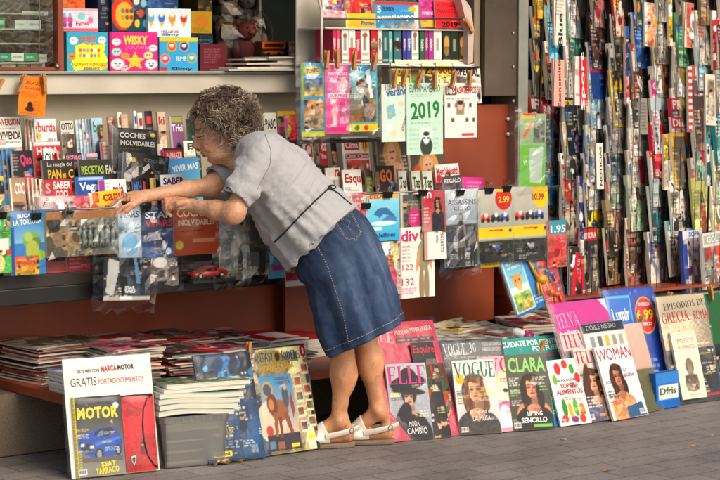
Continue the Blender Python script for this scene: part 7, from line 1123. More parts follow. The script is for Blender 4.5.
# ---- head, in its own frame: f forward, u up, l towards the camera
hf = unit(-.965*Rv-.26*ZV+.06*Fh); hu = unit(-.26*Rv+.965*ZV); hu = unit(hu-hf*(hu@hf)); hl = np.cross(hf, hu)
if hl@Fh > 0: hl = -hl
HD = 7.66; HO = W(223.5, 130.5, HD); HS = 1.0
MH = np.stack([hf, hu, hl])
def h3(f_, u_, l_): return HO+HS*(hf*f_+hu*u_+hl*l_)
lo = HO-.21; hi = HO+np.array([.21, .21, .17]); Fd = Field(lo, hi, .0024)
E_ = lambda c, r, k=.012, op='+': Fd.ell(h3(*c), np.array(r)*HS, MH, k, op)
E_((-.012, .045, 0), (.097, .086, .074)); E_((.03, -.015, 0), (.062, .09, .06), .02); E_((.058, -.09, 0), (.034, .024, .03), .02); E_((.042, .052, 0), (.058, .05, .06), .02)
E_((-.03, .0, 0), (.075, .07, .066), .02)
for s in (-1, 1):
    E_((.058, -.038, s*.034), (.032, .03, .026), .014); E_((.028, -.078, s*.036), (.045, .03, .024), .02)
    E_((.085, .026, s*.026), (.013, .009, .024), .01); E_((.081, .002, s*.032), (.0145, .012, .0145), .004)
    E_((.0835, .0075, s*.031), (.011, .0035, .0135), .003)
    E_((.104, -.036, s*.0125), (.013, .008, .0085), .006)
    E_((.079, -.052, s*.030), (.008, .014, .003), .006, '-')
    E_((.006, -.018, s*.070), (.018, .030, .009), .004); E_((.010, -.014, s*.081), (.010, .018, .006), .004, '-'); E_((.010, -.042, s*.070), (.009, .010, .008), .004)
Fd.cone(h3(.088, .024, 0), h3(.122, -.027, 0), .0125*HS, .0125*HS, .010); E_((.116, -.034, 0), (.012, .009, .009), .008)
E_((.072, -.056, 0), (.032, .034, .034), .012); E_((.070, .01, 0), (.026, .04, .035), .012); E_((.084, -.016, 0), (.026, .034, .028), .012); E_((.092, -.062, 0), (.014, .0085, .024), .01); E_((.099, -.0605, 0), (.0085, .005, .017), .004); E_((.096, -.073, 0), (.009, .0055, .016), .004)
E_((.106, -.067, 0), (.009, .0016, .02), .002, '-'); E_((.088, -.084, 0), (.012, .005, .02), .006, '-')
nb0 = W(249, 157, 7.665)
Fd.cone(h3(-.03, -.045, 0), nb0, .056, .066, .025); Fd.cone(h3(.03, -.09, 0), W(241, 166, 7.665), .028, .03, .025)
V, F = Fd.mesh(); V = smooth(V, F, 1)
L = (V-HO)@MH.T/HS
c = np.tile(SKC, (len(V), 1))
blush = np.exp(-(((L[:, 0]-.06)/.03)**2+((L[:, 1]+.035)/.028)**2)); c = c*(1-.0*blush[:, None])+blush[:, None]*np.array([.04, -.05, -.05])
nosec = np.exp(-(((L[:, 0]-.12)/.015)**2+((L[:, 1]+.03)/.018)**2)); c += nosec[:, None]*np.array([.02, -.06, -.06])
lip = (np.abs(L[:, 2]) < .021) & (L[:, 0] > .088) & (np.abs(L[:, 1]+.067) < .0105); c[lip] = (.62, .34, .30)
lid = np.exp(-(((L[:, 1]-.0005)/.0022)**2))*((L[:, 0] > .07) & (np.abs(np.abs(L[:, 2])-.031) < .016)); c = c*(1-.75*lid[:, None])
brow = np.exp(-(((L[:, 1]-.030)/.0035)**2))*((L[:, 0] > .07) & (np.abs(np.abs(L[:, 2])-.03) < .022)); c = c*(1-.45*brow[:, None])
c *= (.94+.12*noise3(L, 60, 3))[:, None]; wr = noise3(L*np.array([1, 3.2, 1]), 75, 5); c *= (1-.10*(wr > .62))[:, None]
N_ = vnormals(V, F); V = V+N_*((noise3(L*np.array([1, 2.6, 1]), 85, 8)-.5)*.0026)[:, None]
body.add(V, [tuple(q) for q in F.tolist()], np.clip(c, 0, 1))
# ---- arms and hands
def arm(sh, el, wr, knuck, fingers, thumb, r, palm, seed):
    pts = [sh, el, wr, knuck]+[q for f_ in fingers for q in f_]+thumb; pts = np.array(pts); Fa = Field(pts.min(0)-.08, pts.max(0)+.08, .0027)
    mid = (np.array(el)*.62+np.array(wr)*.38)
    Fa.cone(sh, el, r[0], r[1], .02); Fa.cone(el, mid, r[1], r[2], .02); Fa.cone(mid, wr, r[2], r[3], .02)
    Fa.ell(el, (r[1]*1.04,)*3, None, .02)
    # palm: a flat slab from wrist to knuckles
    ax = unit(knuck-wr); side = unit(palm[0]-ax*(palm[0]@ax)); nn = np.cross(ax, side); Mp = np.stack([ax, side, nn]); Ln = np.linalg.norm(knuck-wr)
    Fa.ell(wr+ax*Ln*.55, (Ln*.58, .037, .015), Mp, .012); Fa.cone(wr, wr+ax*Ln*.4, r[3]*.95, .018, .015)
    for q in (-.026, -.009, .009, .025): Fa.cone(wr+ax*.02+side*q*.6, knuck+side*q*.95, .010, .0105, .007)
    for f_, fr in zip(fingers, (.0088, .0094, .0090, .0078)):
        for a, b, ka, kb in zip(f_[:-1], f_[1:], (1.08, 1, .93), (1, .93, .84)): Fa.cone(a, b, fr*ka, fr*kb, .0035)
    for a, b, ka, kb in zip(thumb[:-1], thumb[1:], (.0135, .0115, .0105), (.0115, .0105, .0088)): Fa.cone(a, b, ka, kb, .006)
    V, F = Fa.mesh(); V = smooth(V, F, 1); N_ = vnormals(V, F)
    V = V+N_*((noise3(V, 110, seed)-.5)*.0018+(noise3(V, 38, seed+1)-.5)*.003)[:, None]
    c = np.tile(SKC*np.array([.99, .95, .93]), (len(V), 1)); c *= (.95+.1*noise3(V, 45, seed+2))[:, None]; sp = noise3(V, 120, seed+3); c *= 1-.06*np.clip((sp-.7)/.1, 0, 1)[:, None]
    dh = np.linalg.norm(V-knuck, axis=1); c = c*(1-.0)+np.exp(-(dh/.06)**2)[:, None]*np.array([.02, -.03, -.03])
    de = np.linalg.norm(V-el, axis=1); c += np.exp(-(de/.035)**2)[:, None]*np.array([.02, -.06, -.05])
    body.add(V, [tuple(q) for q in F.tolist()], np.clip(c, 0, 1))
# near (left) arm: the hand curls round the clip rail
arm(W(262, 158, 7.50), W(233.5, 213, 7.455), W(191, 205.5, 7.535), W(173.5, 202.5, 7.56),
    [[W(174.5, 199.5+i*2.6, 7.575-i*.012), W(165.5+i*.6, 200+i*2.8, 7.572-i*.012), W(163.5+i*1.2, 207+i*2.0, 7.578-i*.012), W(168+i*1.0, 211.5+i*1.3, 7.582-i*.012)] for i in range(4)],
    [W(186, 202, 7.52), W(178, 203.5, 7.515), W(171, 207.5, 7.53), W(166.5, 211.5, 7.55)], (.043, .037, .035, .0235), (unit(-Fh*.8+ZV*-.5),), 21)
# far (right) arm: reaching in, fingers picking between the covers
arm(W(243, 163, 7.78), W(211, 186, 7.70), W(146, 196, 7.555), W(127, 199, 7.52),
    [[W(128+i*1.0, 196.5+i*2.2, 7.535-i*.012), W(117.5+i*1.6, 199+i*2.8, 7.522-i*.012), W(111+i*2.0, 206.5+i*2.0, 7.518-i*.012), W(108.5+i*2.4, 213+i*1.0, 7.518-i*.012)] for i in range(4)],
    [W(141, 199, 7.525), W(133, 205, 7.505), W(126, 211, 7.50), W(120.5, 215.5, 7.50)], (.046, .036, .032, .022), (unit(-Fh*.8+ZV*-.5),), 31)
# ---- legs and feet
def leg(hip, knee, calf, ank, heel, toe, seed, foot_only=False, grow=0.):
    pts = np.array([hip, knee, calf, ank, heel, toe]); lo, hi = (pts[2:] if foot_only else pts).min(0)-.085, pts.max(0)+.085
    if foot_only: hi[2] = .13
    lo[2] = -.01
    Fl = Field(lo, hi, .0035 if not foot_only else .003); dr = unit(np.array([toe[0]-heel[0], toe[1]-heel[1], 0])); sd_ = np.cross(ZV, dr); g = grow; Mf = np.stack([dr, sd_, ZV])
    if not foot_only:
        Fl.cone(hip, knee, .075, .053, .02); Fl.cone(knee, calf, .050, .044, .03)
        Fl.ell(calf-dr*.008, (.045, .043, .075), None, .03); Fl.cone(calf, ank, .040, .0265, .03)
    else: Fl.cone(ank+ZV*.04, ank, .03+g, .029+g, .02)
    Fl.ell(ank+sd_*.026, (.012, .011, .014), None, .01); Fl.ell(ank-sd_*.026, (.012, .011, .014), None, .01)
    Fl.ell(heel+ZV*.028+dr*.022, np.array((.032, .028, .032))+g, Mf, .015); Fl.cone(heel+ZV*.06+dr*.018, ank+ZV*.03-dr*.012, .018+g, .014+g, .02)
    Fl.cone(ank, heel+dr*.15+ZV*.028, .032+g, .024+g, .025); Fl.ell(heel+dr*.15+ZV*.018, np.array((.055, .043, .02))+g, Mf, .02); Fl.cone(heel+dr*.06+ZV*.02, heel+dr*.15+ZV*.018, .022+g, .02+g, .02)
    Fl.ell(heel+dr*.2+ZV*.014, np.array((.033, .036, .014))+g, Mf, .012)
    if foot_only:
        sl, X = Fl.sub(lo, hi); q = (X-heel)@dr; zz = X[..., 2]-heel[2]
        cut = np.maximum(.088+.45*np.clip(zz-.02, 0, 1)-q, 0)-np.maximum(q-(.088+.45*np.clip(zz-.02, 0, 1)), 0); Fl.A[sl] = np.maximum(Fl.A[sl], cut); Fl.A[sl] = np.maximum(Fl.A[sl], -.001-zz); Fl.A[sl] = np.maximum(Fl.A[sl], q-.225)
        return Fl.mesh()
    V, F = Fl.mesh(); V = smooth(V, F, 1); N_ = vnormals(V, F); V = V+N_*((noise3(V, 35, seed)-.5)*.003)[:, None]
    c = np.tile(SKC*np.array([.98, .88, .79]), (len(V), 1)); c *= (.88+.22*noise3(V, 32, seed+1))[:, None]
    vein = np.abs(noise3(V*np.array([1, 1, .55]), 42, seed+2)-.5); vm = np.clip(1-vein/.05, 0, 1)*np.clip((.36-V[:, 2])/.1, 0, 1)*(noise3(V, 14, seed+3) > .5); c = c*(1-vm[:, None]*np.array([.22, .19, .08]))
    body.add(V, [tuple(q) for q in F.tolist()], np.clip(c, 0, 1))
FEET = []
for nm, hip, knee, calf, ank, hl_, tl_, sdn in (('near', W(338, 262, 7.70), W(341, 335, 7.74), W(343, 374, 7.775), W(338.5, 421, 7.80), G(352, 447.2), G(300, 448.2), 41), ('far', W(352, 258, 7.86), W(362, 328, 7.86), W(369.5, 363, 7.85), W(378, 411, 7.86), G(391.5, 444.2), G(337, 443.8), 51)):
    hl2 = hl_+ZV*.021; tl2 = tl_+ZV*.018; leg(hip, knee, calf, ank, hl2, tl2, sdn); FEET.append((hl2, tl2, ank, sdn))
person_body = body.build('body', M_SKIN, WM, True)
# ---- sandals
M_WL = mat('white_leather', (.93, .90, .84), rough=.45, nvar=.07, nscale=60, bump=.15, bscale=150); M_SOLE = mat('tan_sole', (.52, .45, .37), rough=.7, nvar=.15, nscale=60)
for hl2, tl2, ank, sdn in FEET:
    V, F = leg(None if False else ank, ank, ank, ank, hl2, tl2, sdn, True, .0045); V = smooth(V, F, 1)
    mb = MB(); mb.add(V, [tuple(q) for q in F.tolist()]); up = mb.build('sandal_upper', M_WL, WM, True)
    dr = unit(np.array([tl2[0]-hl2[0], tl2[1]-hl2[1], 0])); sdv = np.cross(ZV, dr); h0 = np.array([hl2[0], hl2[1], 0.])
    out = []
    for t in np.linspace(0, 2*math.pi, 40, endpoint=False):
        a = .5+.5*math.cos(t); x = -.012+.25*a; wdt = (.031+.014*max(0, math.sin(math.pi*(a-.25)/1.1)))*abs(math.sin(t))**.7*np.sign(math.sin(t)); out.append((x, wdt))
    n = len(out); V = []
    for k, ff in enumerate((lambda x: .003, lambda x: .012, lambda x: .023-.006*min(1, max(0, x/.14)), lambda x: .023-.006*min(1, max(0, x/.14)))):
        for x, y in out: sc = (.93, 1, 1.0, .93)[k]; V.append(h0+dr*(x if k != 0 else x*.98+.002)+sdv*y*sc+ZV*ff(x))
    mb = MB(); mb.add(V, [(k*n+i, k*n+(i+1) % n, (k+1)*n+(i+1) % n, (k+1)*n+i) for k in range(3) for i in range(n)]+[tuple(range(n))[::-1], tuple(3*n+i for i in range(n))]); mb.build('sandal_sole', M_SOLE, WM, False)
    # sling strap: a flat band round the back of the heel
    mb = MB(); path = []
    for t in np.linspace(-1, 1, 25):
        a = t*math.pi*.5; side = math.sin(a); back = math.cos(a); path.append(h0+dr*(.105-.130*back**.8 if back > 0 else .105)+sdv*side*.040+ZV*(.052+.028*back))
    path = np.array(path); wv_ = ZV*.0105; ctr = h0+dr*.04; nrm = np.array([unit((q-ctr)*np.array([1, 1, 0])) for q in path])
    a_, b_2 = path+wv_+nrm*.003, path-wv_+nrm*.003; a2_, b2_ = path+wv_, path-wv_
    mb.grid(np.stack([a_, b_2, b2_, a2_, a_]), (1, 1, 1)); mb.build('sling_strap', M_WL, WM, True)
    q = path[18]+nrm[18]*.004; mb = MB(); t = np.linspace(0, 2*math.pi, 13); tg = unit(path[19]-path[17]); mb.tube([q+tg*.009*math.cos(x)+ZV*.010*math.sin(x) for x in t], .0014, 6, (.7, .65, .5), cap=False); mb.build('buckle', M_WIRE, WM, True)
# ---- shirt
def lerp_st(st, n):
    st = np.array(st, float); k = np.linspace(0, len(st)-1, n); o = []
    for q in k: i = min(int(q), len(st)-2); f_ = q-i; o.append(st[i]*(1-f_)+st[i+1]*f_)
    return o
ST = [(254, 137, 240, 155, .066, 7.665), (265, 133, 238, 166, .125, 7.665), (282, 137, 240, 186, .175, 7.665), (303, 151, 247, 211, .195, 7.68), (322, 172, 261, 236, .195, 7.71), (338, 188, 274, 253, .205, 7.74), (354, 204, 286.5, 266, .215, 7.765), (359, 211, 291, 273, .218, 7.765)]
Fs = Field(W(300, 200, 7.68)-np.array([.36, .36, .36]), W(300, 200, 7.68)+np.array([.36, .36, .34]), .0042)
st = lerp_st(ST, 26); cen = [W((a[0]+a[2])/2, (a[1]+a[3])/2, a[5]) for a in st]
axs = np.gradient(np.array(cen), axis=0)
for i, a in enumerate(st):
    pb, pf = W(a[0], a[1], a[5]), W(a[2], a[3], a[5]); e = unit(pb-pf); ax = unit(axs[i]-e*(axs[i]@e)); lt = np.cross(e, ax); Ms = np.stack([e, lt, ax])
    Fs.ell(cen[i], (np.linalg.norm(pb-pf)/2, a[4], .045), Ms, .018)
shN, opN = W(260, 157, 7.515), W(235.5, 199, 7.455); shF, opF = W(246, 160, 7.80), W(214, 180, 7.715)
Fs.ell(W(262, 152, 7.56), (.075, .08, .07), None, .04); Fs.cone(shN, opN, .074, .056, .03); Fs.cone(shF, opF, .068, .052, .03)
dN, dF = unit(opN-shN), unit(opF-shF)
for op_, d_, r_ in ((opN, dN, .056), (opF, dF, .052)):      # cut the cuff square and hollow it
    sl, X = Fs.sub(op_-.11, op_+.16); q = (X-op_)@d_; rad = np.linalg.norm(X-op_-q[..., None]*d_, axis=-1)
    m = (rad < r_+.03) & (q > -.03); A_ = Fs.A[sl]; A_[m] = np.maximum(A_[m], q[m]); hol = np.maximum(rad-(r_-.009), -(q+.05)); A_[:] = np.where(rad < r_+.03, np.maximum(A_, -hol), A_)
# trim the hem
hx0, hx1 = W(355, 207, 7.76), W(290, 268, 7.77); hax = unit(axs[-1]-unit(hx0-hx1)*(axs[-1]@unit(hx0-hx1))); sl, X = Fs.sub(Fs.lo, Fs.lo+Fs.n*Fs.h); Fs.A[sl] = np.maximum(Fs.A[sl], (X-(hx0+hx1)/2)@hax-.0)
V, F = Fs.mesh(); V = smooth(V, F, 2); N_ = vnormals(V, F)
e_ax = unit(W(303, 151, 7.68)-W(247, 211, 7.68)); a_ax = unit(cen[-1]-cen[8]); l_ax = np.cross(e_ax, a_ax)
q = np.stack([(V-cen[13])@e_ax, (V-cen[13])@a_ax, (V-cen[13])@l_ax], 1)
low = np.clip((.06-q[:, 0])/.12, 0, 1)
fold = (noise3(q*np.array([1, .33, 1]), 30, 2)-.5)*.026*(.25+low)+(noise3(q*np.array([.5, 1, 1]), 24, 4)-.5)*.012+(noise3(q, 90, 9)-.5)*.0025
ca, cb = W(331, 188, 7.5), W(274, 242, 7.5); cn = unit(np.cross(cb-ca, ca-C0)); dc = (V-ca)@cn; inT = ((V-cen[13])@a_ax > -.05)
fold -= .009*np.exp(-(dc/.012)**2)*inT; side_ = (dc*np.sign(cn@a_ax) > 0); rad_ = (np.sin(q[:, 0]*150+q[:, 2]*60)*.0035)*np.exp(-np.abs(dc)/.05)*inT; fold += rad_
dsl = np.linalg.norm(V-W(252, 178, 7.48), axis=1); fold += .004*np.sin(((V-opN)@dN)*110+((V-opN)@e_ax)*70)*np.exp(-(dsl/.07)**2)
V = V+N_*fold[:, None]
m = bpy.data.materials.new('grey_ribbed_jersey'); m.use_nodes = True; Nn = m.node_tree; b = Nn.nodes['Principled BSDF']; b.inputs['Roughness'].default_value = .85; b.inputs['Sheen Weight'].default_value = .25
tc = Nn.nodes.new('ShaderNodeAttribute'); tc.attribute_name = 'Col'; wvn = Nn.nodes.new('ShaderNodeTexWave'); wvn.inputs['Scale'].default_value = 3.2; wvn.inputs['Distortion'].default_value = .6; wvn.bands_direction = 'X'
Nn.links.new(tc.outputs['Vector'], wvn.inputs['Vector']); rm = Nn.nodes.new('ShaderNodeValToRGB'); rm.color_ramp.elements[0].color = (*lin((.645, .64, .635)), 1); rm.color_ramp.elements[1].color = (*lin((.685, .68, .675)), 1); rm.color_ramp.elements[0].position = .0; rm.color_ramp.elements[1].position = .22
Nn.links.new(wvn.outputs['Fac'], rm.inputs[0]); nz = Nn.nodes.new('ShaderNodeTexNoise'); nz.inputs['Scale'].default_value = 500; bp = Nn.nodes.new('ShaderNodeBump'); bp.inputs['Strength'].default_value = .4; bp.inputs['Distance'].default_value = .002
tco = Nn.nodes.new('ShaderNodeTexCoord'); Nn.links.new(tco.outputs['Object'], nz.inputs['Vector'])
Nn.links.new(nz.outputs[0], bp.inputs['Height']); Nn.links.new(bp.outputs[0], b.inputs['Normal']); Nn.links.new(rm.outputs[0], b.inputs['Base Color'])
M_JERSEY = m
mb = MB(); mb.add(V, [tuple(x) for x in F.tolist()], (.5, .5, .5)); shirt = mb.build('shirt', M_JERSEY, WM, True)
at = shirt.data.color_attributes['Col']; th = np.arctan2(q[:, 2], q[:, 0]); arr = np.stack([th*3.0, q[:, 1], 0*th, 1+0*th], 1).astype(np.float32); at.data.foreach_set('color', arr.ravel())
# ---- skirt
SK = [(288, 262, 350, 201, .183, 7.765), (298, 277, 367, 219, .197, 7.765), (309, 293, 380, 245, .207, 7.765), (313, 312, 391, 274, .212, 7.77), (319, 334, 398, 301, .210, 7.775), (330, 356, 403, 320, .205, 7.78)]
sts = lerp_st(SK, 44); nr = 120; Pm = []; Cm = []
for i, a in enumerate(sts):
    pb, pf = W(a[2], a[3], a[5]), W(a[0], a[1], a[5]); c0 = (pb+pf)/2; e = unit(pb-pf); R0 = np.linalg.norm(pb-pf)/2
    up_ = unit(W((sts[0][0]+sts[0][2])/2, (sts[0][1]+sts[0][3])/2, 7.765)-W((sts[-1][0]+sts[-1][2])/2, (sts[-1][1]+sts[-1][3])/2, 7.78)); lt = unit(np.cross(e, up_)); t_ = i/(len(sts)-1); row = []; cr = []
    for k in range(nr):
        th = 2*math.pi*k/nr; ce, se = math.cos(th), math.sin(th); sq = (abs(ce)**2.4+abs(se)**2.4)**(-1/2.4)
        fo = .013*t_**1.4*math.sin(7*th+1.2+.8*t_)+.007*t_**1.2*math.sin(13*th+.4)+.004*math.sin(5*th+9*t_)*(1-t_)*t_*2+.0065*math.sin(24*t_+3*th)*math.exp(-((t_-.25)/.16)**2)*(1 if ce < .3 else .35)+.004*math.sin(17*t_-4*th+1)*math.exp(-((t_-.6)/.2)**2)
        fo += .010*t_*math.sin(3*th+2.+3*t_); tk = min(1, t_/.14); row.append(c0+(e*ce*(R0+fo)+lt*se*(a[4]+fo))*(sq**(.6*tk))*(.9+.1*tk))
        fade = .5*math.exp(-(((th-6.0+(6.28 if th < 3 else 0)*0)/.5)**2))*math.exp(-((t_-.45)/.25)**2)
        cr.append((t_, th))
    Pm.append(row); Cm.append(cr)
Pm = np.array(Pm); Cm = np.array(Cm); t_, th = Cm[..., 0], Cm[..., 1]
base = np.array([.16, .245, .375]); lt_ = lambda x0, w_: np.exp(-((np.angle(np.exp(1j*(th-x0))))/w_)**2)
near = lt_(-.7 if lt@Fh < 0 else .7, 99)
fd = np.zeros_like(t_)
for x0, w_, t0, tw_, am in ((.55, .5, .42, .22, .45), (-.55, .5, .42, .22, .45), (1.7, .5, .6, .35, .22), (-1.7, .5, .6, .35, .22), (2.5, .5, .55, .3, .3), (-2.5, .5, .55, .3, .3)): fd += am*lt_(x0, w_)*np.exp(-((t_-t0)/tw_)**2)
fd += 0.2*(vnoise(44, 120, 7, RNG)-.42)+.25*(vnoise(44, 120, 1.3, RNG)-.5)+.45*(np.repeat(vnoise(12, 120, 1.2, RNG), 4, 0)[:44]-.5)+.22*np.exp(-((t_-.985)/.012)**2)
cl = base*(1-.15*(1-t_[..., None]))+fd[..., None]*np.array([.30, .30, .27])
Pm2 = np.concatenate([Pm, Pm[:, :1]], 1); cl2 = np.concatenate([cl, cl[:, :1]], 1)
m = mat('blue_denim', attr=True, rough=.85, nvar=.09, nscale=260, bump=.5, bscale=420); M_DENIM = m
mb = MB(); mb.grid(Pm2, np.clip(cl2, 0, 1)); skirt = mb.build('skirt', M_DENIM, WM, True)
so = skirt.modifiers.new('cloth_thickness', 'SOLIDIFY'); so.thickness = .003; so.offset = 0
def bvh_of(o): me = o.data; return BVHTree.FromPolygons([v.co.copy() for v in me.vertices], [tuple(p_.vertices) for p_ in me.polygons])
bs, bk2 = bvh_of(shirt), bvh_of(skirt)
def onto(bv, x, y, off=.0012):
    r = unit(ray(x, y)); loc, nn, _, _ = bv.ray_cast(Vector(C0), Vector(r))
    return None if loc is None else np.array(loc)-r*off
def trace(bv, pts, n=40, off=.0012):
    pts = np.array(pts, float); d = np.r_[0, np.cumsum(np.linalg.norm(np.diff(pts, axis=0), axis=1))]; s_ = np.linspace(0, d[-1], n)
    o = [onto(bv, np.interp(q, d, pts[:, 0]), np.interp(q, d, pts[:, 1]), off) for q in s_]; return [q for q in o if q is not None]
thread = (.72, .63, .50)
def stitch(pts, name='stitching', n=60, r=.0013, c=thread, dash=True):
    q = trace(bk2, pts, n, .0026); mb = MB()
    if dash:
        for i in range(0, len(q)-1, 2): mb.tube([q[i], q[i]*.25+q[i+1]*.75], r, 5, c)
    else: mb.tube(q, r, 5, c)
    mb.build(name, M_MATTE, skirt, True)
pk = [(334.5, 221), (351, 211), (362, 232), (356, 240.5), (345, 238.5), (334.5, 221)]
stitch(pk, 'pocket_stitching', 90); cxp = np.mean([p_[0] for p_ in pk[:-1]]), np.mean([p_[1] for p_ in pk[:-1]]); pk2 = [(cxp[0]+(x-cxp[0])*.88, cxp[1]+(y-cxp[1])*.88) for x, y in pk]
stitch(pk2, 'pocket_stitching', 80); stitch([(341, 220), (346, 219), (350, 222), (348, 227), (352, 231)], 'pocket_stitching', 24)
stitch([(315.6, 243), (323, 257), (328, 268), (336, 292), (343, 314), (347, 334), (350, 352)], 'side_seam', 90)
stitch([(310, 233), (317, 240), (325, 252)], 'front_seam', 26, c=(.15, .2, .3), dash=False)
hem = Pm[-4]; mb = MB(); nrmv = []
cc0 = Pm[-4].mean(0)
for k in range(0, nr, 1):
    a = hem[k]+unit(hem[k]-cc0)*.0028; b2 = hem[(k+1) % nr]+unit(hem[(k+1) % nr]-cc0)*.0028; mb.tube([a, a*.35+b2*.65], .0013, 5, thread)
mb.build('hem_stitching', M_MATTE, skirt, True)
# ---- cord round the waist, collar rib, cuff seam
cp = trace(bs, [(329, 188), (316, 200), (300, 216), (287, 230), (274.5, 242)], 40, .003); mb = MB(); mb.tube(cp, .0032, 8, (.10, .10, .13))
cp2 = trace(bs, [(330, 188), (338, 193), (346, 200), (352, 205)], 16, .003)
mb.tube(cp2, .0032, 8, (.10, .10, .13)); kn = onto(bs, 329, 188, .008)
for dx, dy, k in ((0, 0, .008), (.006, .003, .006), (-.005, -.004, .006)): mb.ell(kn+Rv*dx+ZV*dy, (k, .006, k*.8), (.10, .10, .13), n=10)
t = np.linspace(0, 2*math.pi, 22); mb.tube([kn+Rv*(.012+.014*math.cos(x))+ZV*(.004+.007*math.sin(x)) for x in t], .0026, 6, (.10, .10, .13), cap=False); mb.tube([kn, kn-Rv*.01-ZV*.02, kn-Rv*.004-ZV*.038], .0026, 6, (.1, .1, .13))
mb.build('waist_cord', M_MATTE, shirt, True)
mb = MB(); sm = trace(bs, [(265, 134), (271, 150), (270, 165), (262, 180), (257, 190)], 30, .0004); mb.tube(sm, .0011, 5, (.45, .44, .43)); sm = trace(bs, [(224.5, 195), (236, 198.5), (248.5, 197)], 24, .0004); mb.tube(sm, .001, 5, (.45, .44, .43)); mb.build('seams', M_MATTE, shirt, True)
mb = MB(); t = np.linspace(0, 2*math.pi, 33); nc = W(248.5, 148.5, 7.665); ne = unit(W(256, 136, 7.665)-W(240, 157, 7.665)); nl = Fh
mb.tube([nc+ne*.064*math.cos(x)+nl*.07*math.sin(x) for x in t], .0055, 8, (.56, .55, .54), cap=False); mb.build('collar', M_MATTE, shirt, True)
# ---- hair: a dense cap of grey curls
mb = MB(); rg = np.random.default_rng(5)
def hair_ok(f_, u_, l_):
    if u_ < -.08 or f_ > .094: return False
    if f_ > .058 and u_ < .078: return False
    if f_ > .030 and u_ < .052: return False
    if f_ > .018 and u_ < .0: return False
    if abs(l_) > .045 and -.018 < f_ < .035 and u_ < .008: return False
    if f_ > -.016 and u_ < -.02: return False
    return True
n1, n2 = 46, 60; Vv = []; ok_ = np.zeros((n1, n2), bool)
for i in range(n1):
    for j in range(n2):
        ph, tt = math.pi*i/(n1-1), 2*math.pi*j/n2; dv = np.array([math.sin(ph)*math.cos(tt), math.cos(ph), math.sin(ph)*math.sin(tt)]); L_ = np.array([-.016, .04, 0])+dv*np.array([.103, .096, .083]); ok_[i, j] = hair_ok(*L_); k_ = 1.0+.09*rg.random(); L_ = np.array([-.016, .04, 0])+dv*np.array([.103, .096, .083])*k_; Vv.append(h3(*L_))
Fc = [(i*n2+j, (i+1)*n2+j, (i+1)*n2+(j+1) % n2, i*n2+(j+1) % n2) for i in range(n1-1) for j in range(n2) if ok_[i, j] and ok_[i+1, j] and ok_[i, (j+1) % n2] and ok_[i+1, (j+1) % n2]]
hcol = np.array([[.30, .26, .22]])*(.7+.6*rg.random((len(Vv), 1)))
mb.add(Vv, Fc, hcol)
NC = 5600; cnt_ = 0; ns = 11; Vall = []; Call = []; Fall = []
while cnt_ < NC:
    dv = unit(rg.normal(size=3)); L_ = np.array([-.016, .04, 0])+dv*np.array([.102, .096, .083])
    if not hair_ok(*L_): continue
    nn = unit(MH.T@(dv/np.array([.102, .096, .083]))); b0 = h3(*L_); clus = noise3(L_[None], 55, 12)[0]; ang = clus*9+rg.normal()*.22
    t1 = unit(np.cross(nn, [.3, .2, .9])); t2 = np.cross(nn, t1); ta_ = t1*math.cos(ang)+t2*math.sin(ang); tb_ = np.cross(nn, ta_)
    hgt = .008+.042*noise3(L_[None], 30, 14)[0]**1.3+.008*rg.random()**2; rr = .007+.008*rg.random(); turns = .35+.55*rg.random(); s_ = np.linspace(0, 1, ns)
    path = b0+nn*(hgt*np.sin(s_*1.75))[:, None]+ta_*(rr*(1-np.cos(s_*turns*2*math.pi))+.022*s_)[:, None]+tb_*(rr*.8*np.sin(s_*turns*2*math.pi))[:, None]-ZV*(.012*s_**2)[:, None]
    w0 = .0019*(1-.65*s_); tg = np.gradient(path, axis=0); tg /= np.linalg.norm(tg, axis=1)[:, None]; aa = np.cross(tg, nn+.01); aa /= np.linalg.norm(aa, axis=1)[:, None]+1e-6; bb = np.cross(tg, aa)
    for k in range(3): th_ = 2*math.pi*k/3; Vall.append(path+(aa*math.cos(th_)+bb*math.sin(th_))*w0[:, None])
    g_ = .45*rg.random()+.75*noise3(L_[None], 26, 77)[0]-.05; base_c = np.array([.60, .55, .48]) if g_ > .62 else (np.array([.38, .31, .25]) if g_ > .25 else np.array([.20, .15, .12])); base_c = 1.18*base_c*(.8+.35*rg.random())*(1.0+.28*(clus-.5))
    Call.append(np.tile(base_c, (3*ns, 1))); o_ = cnt_*3*ns
    Fall += [(o_+k*ns+i, o_+k*ns+i+1, o_+((k+1) % 3)*ns+i+1, o_+((k+1) % 3)*ns+i) for k in range(3) for i in range(ns-1)]
    cnt_ += 1
mb.add(np.concatenate(Vall), Fall, np.clip(np.concatenate(Call), 0, 1))
mb.build('hair', mat('grey_hair', attr=True, rough=.5, spec=.35), WM, True)
# ================================================================ put every thing's origin at its own base
bpy.context.view_layer.update()
for o in [q for q in COL.objects if q.parent is None and q.type in ('MESH', 'EMPTY')]:
    if o.location.length > 0 or o.get('kind') == 'structure': continue
    fam = [o]+list(o.children_recursive); pts = []
    for q in fam:
        if q.type == 'MESH' and len(q.data.vertices):
            n = len(q.data.vertices); v = np.zeros(n*3, np.float32); q.data.vertices.foreach_get('co', v); v = v.reshape(-1, 3)
            pts.append(v.min(0)); pts.append(v.max(0))
    if not pts: continue
    pts = np.array(pts); b = np.array([(pts[:, 0].min()+pts[:, 0].max())/2, (pts[:, 1].min()+pts[:, 1].max())/2, pts[:, 2].min()])
    if o.get('kind') == 'structure': continue
    if o.type == 'MESH': o.data.transform(Matrix.Translation(Vector(-b)))
    o.location = Vector(b)
    for c in o.children: c.location = Vector(-b)
    if o.get('label') == '': del o['label']
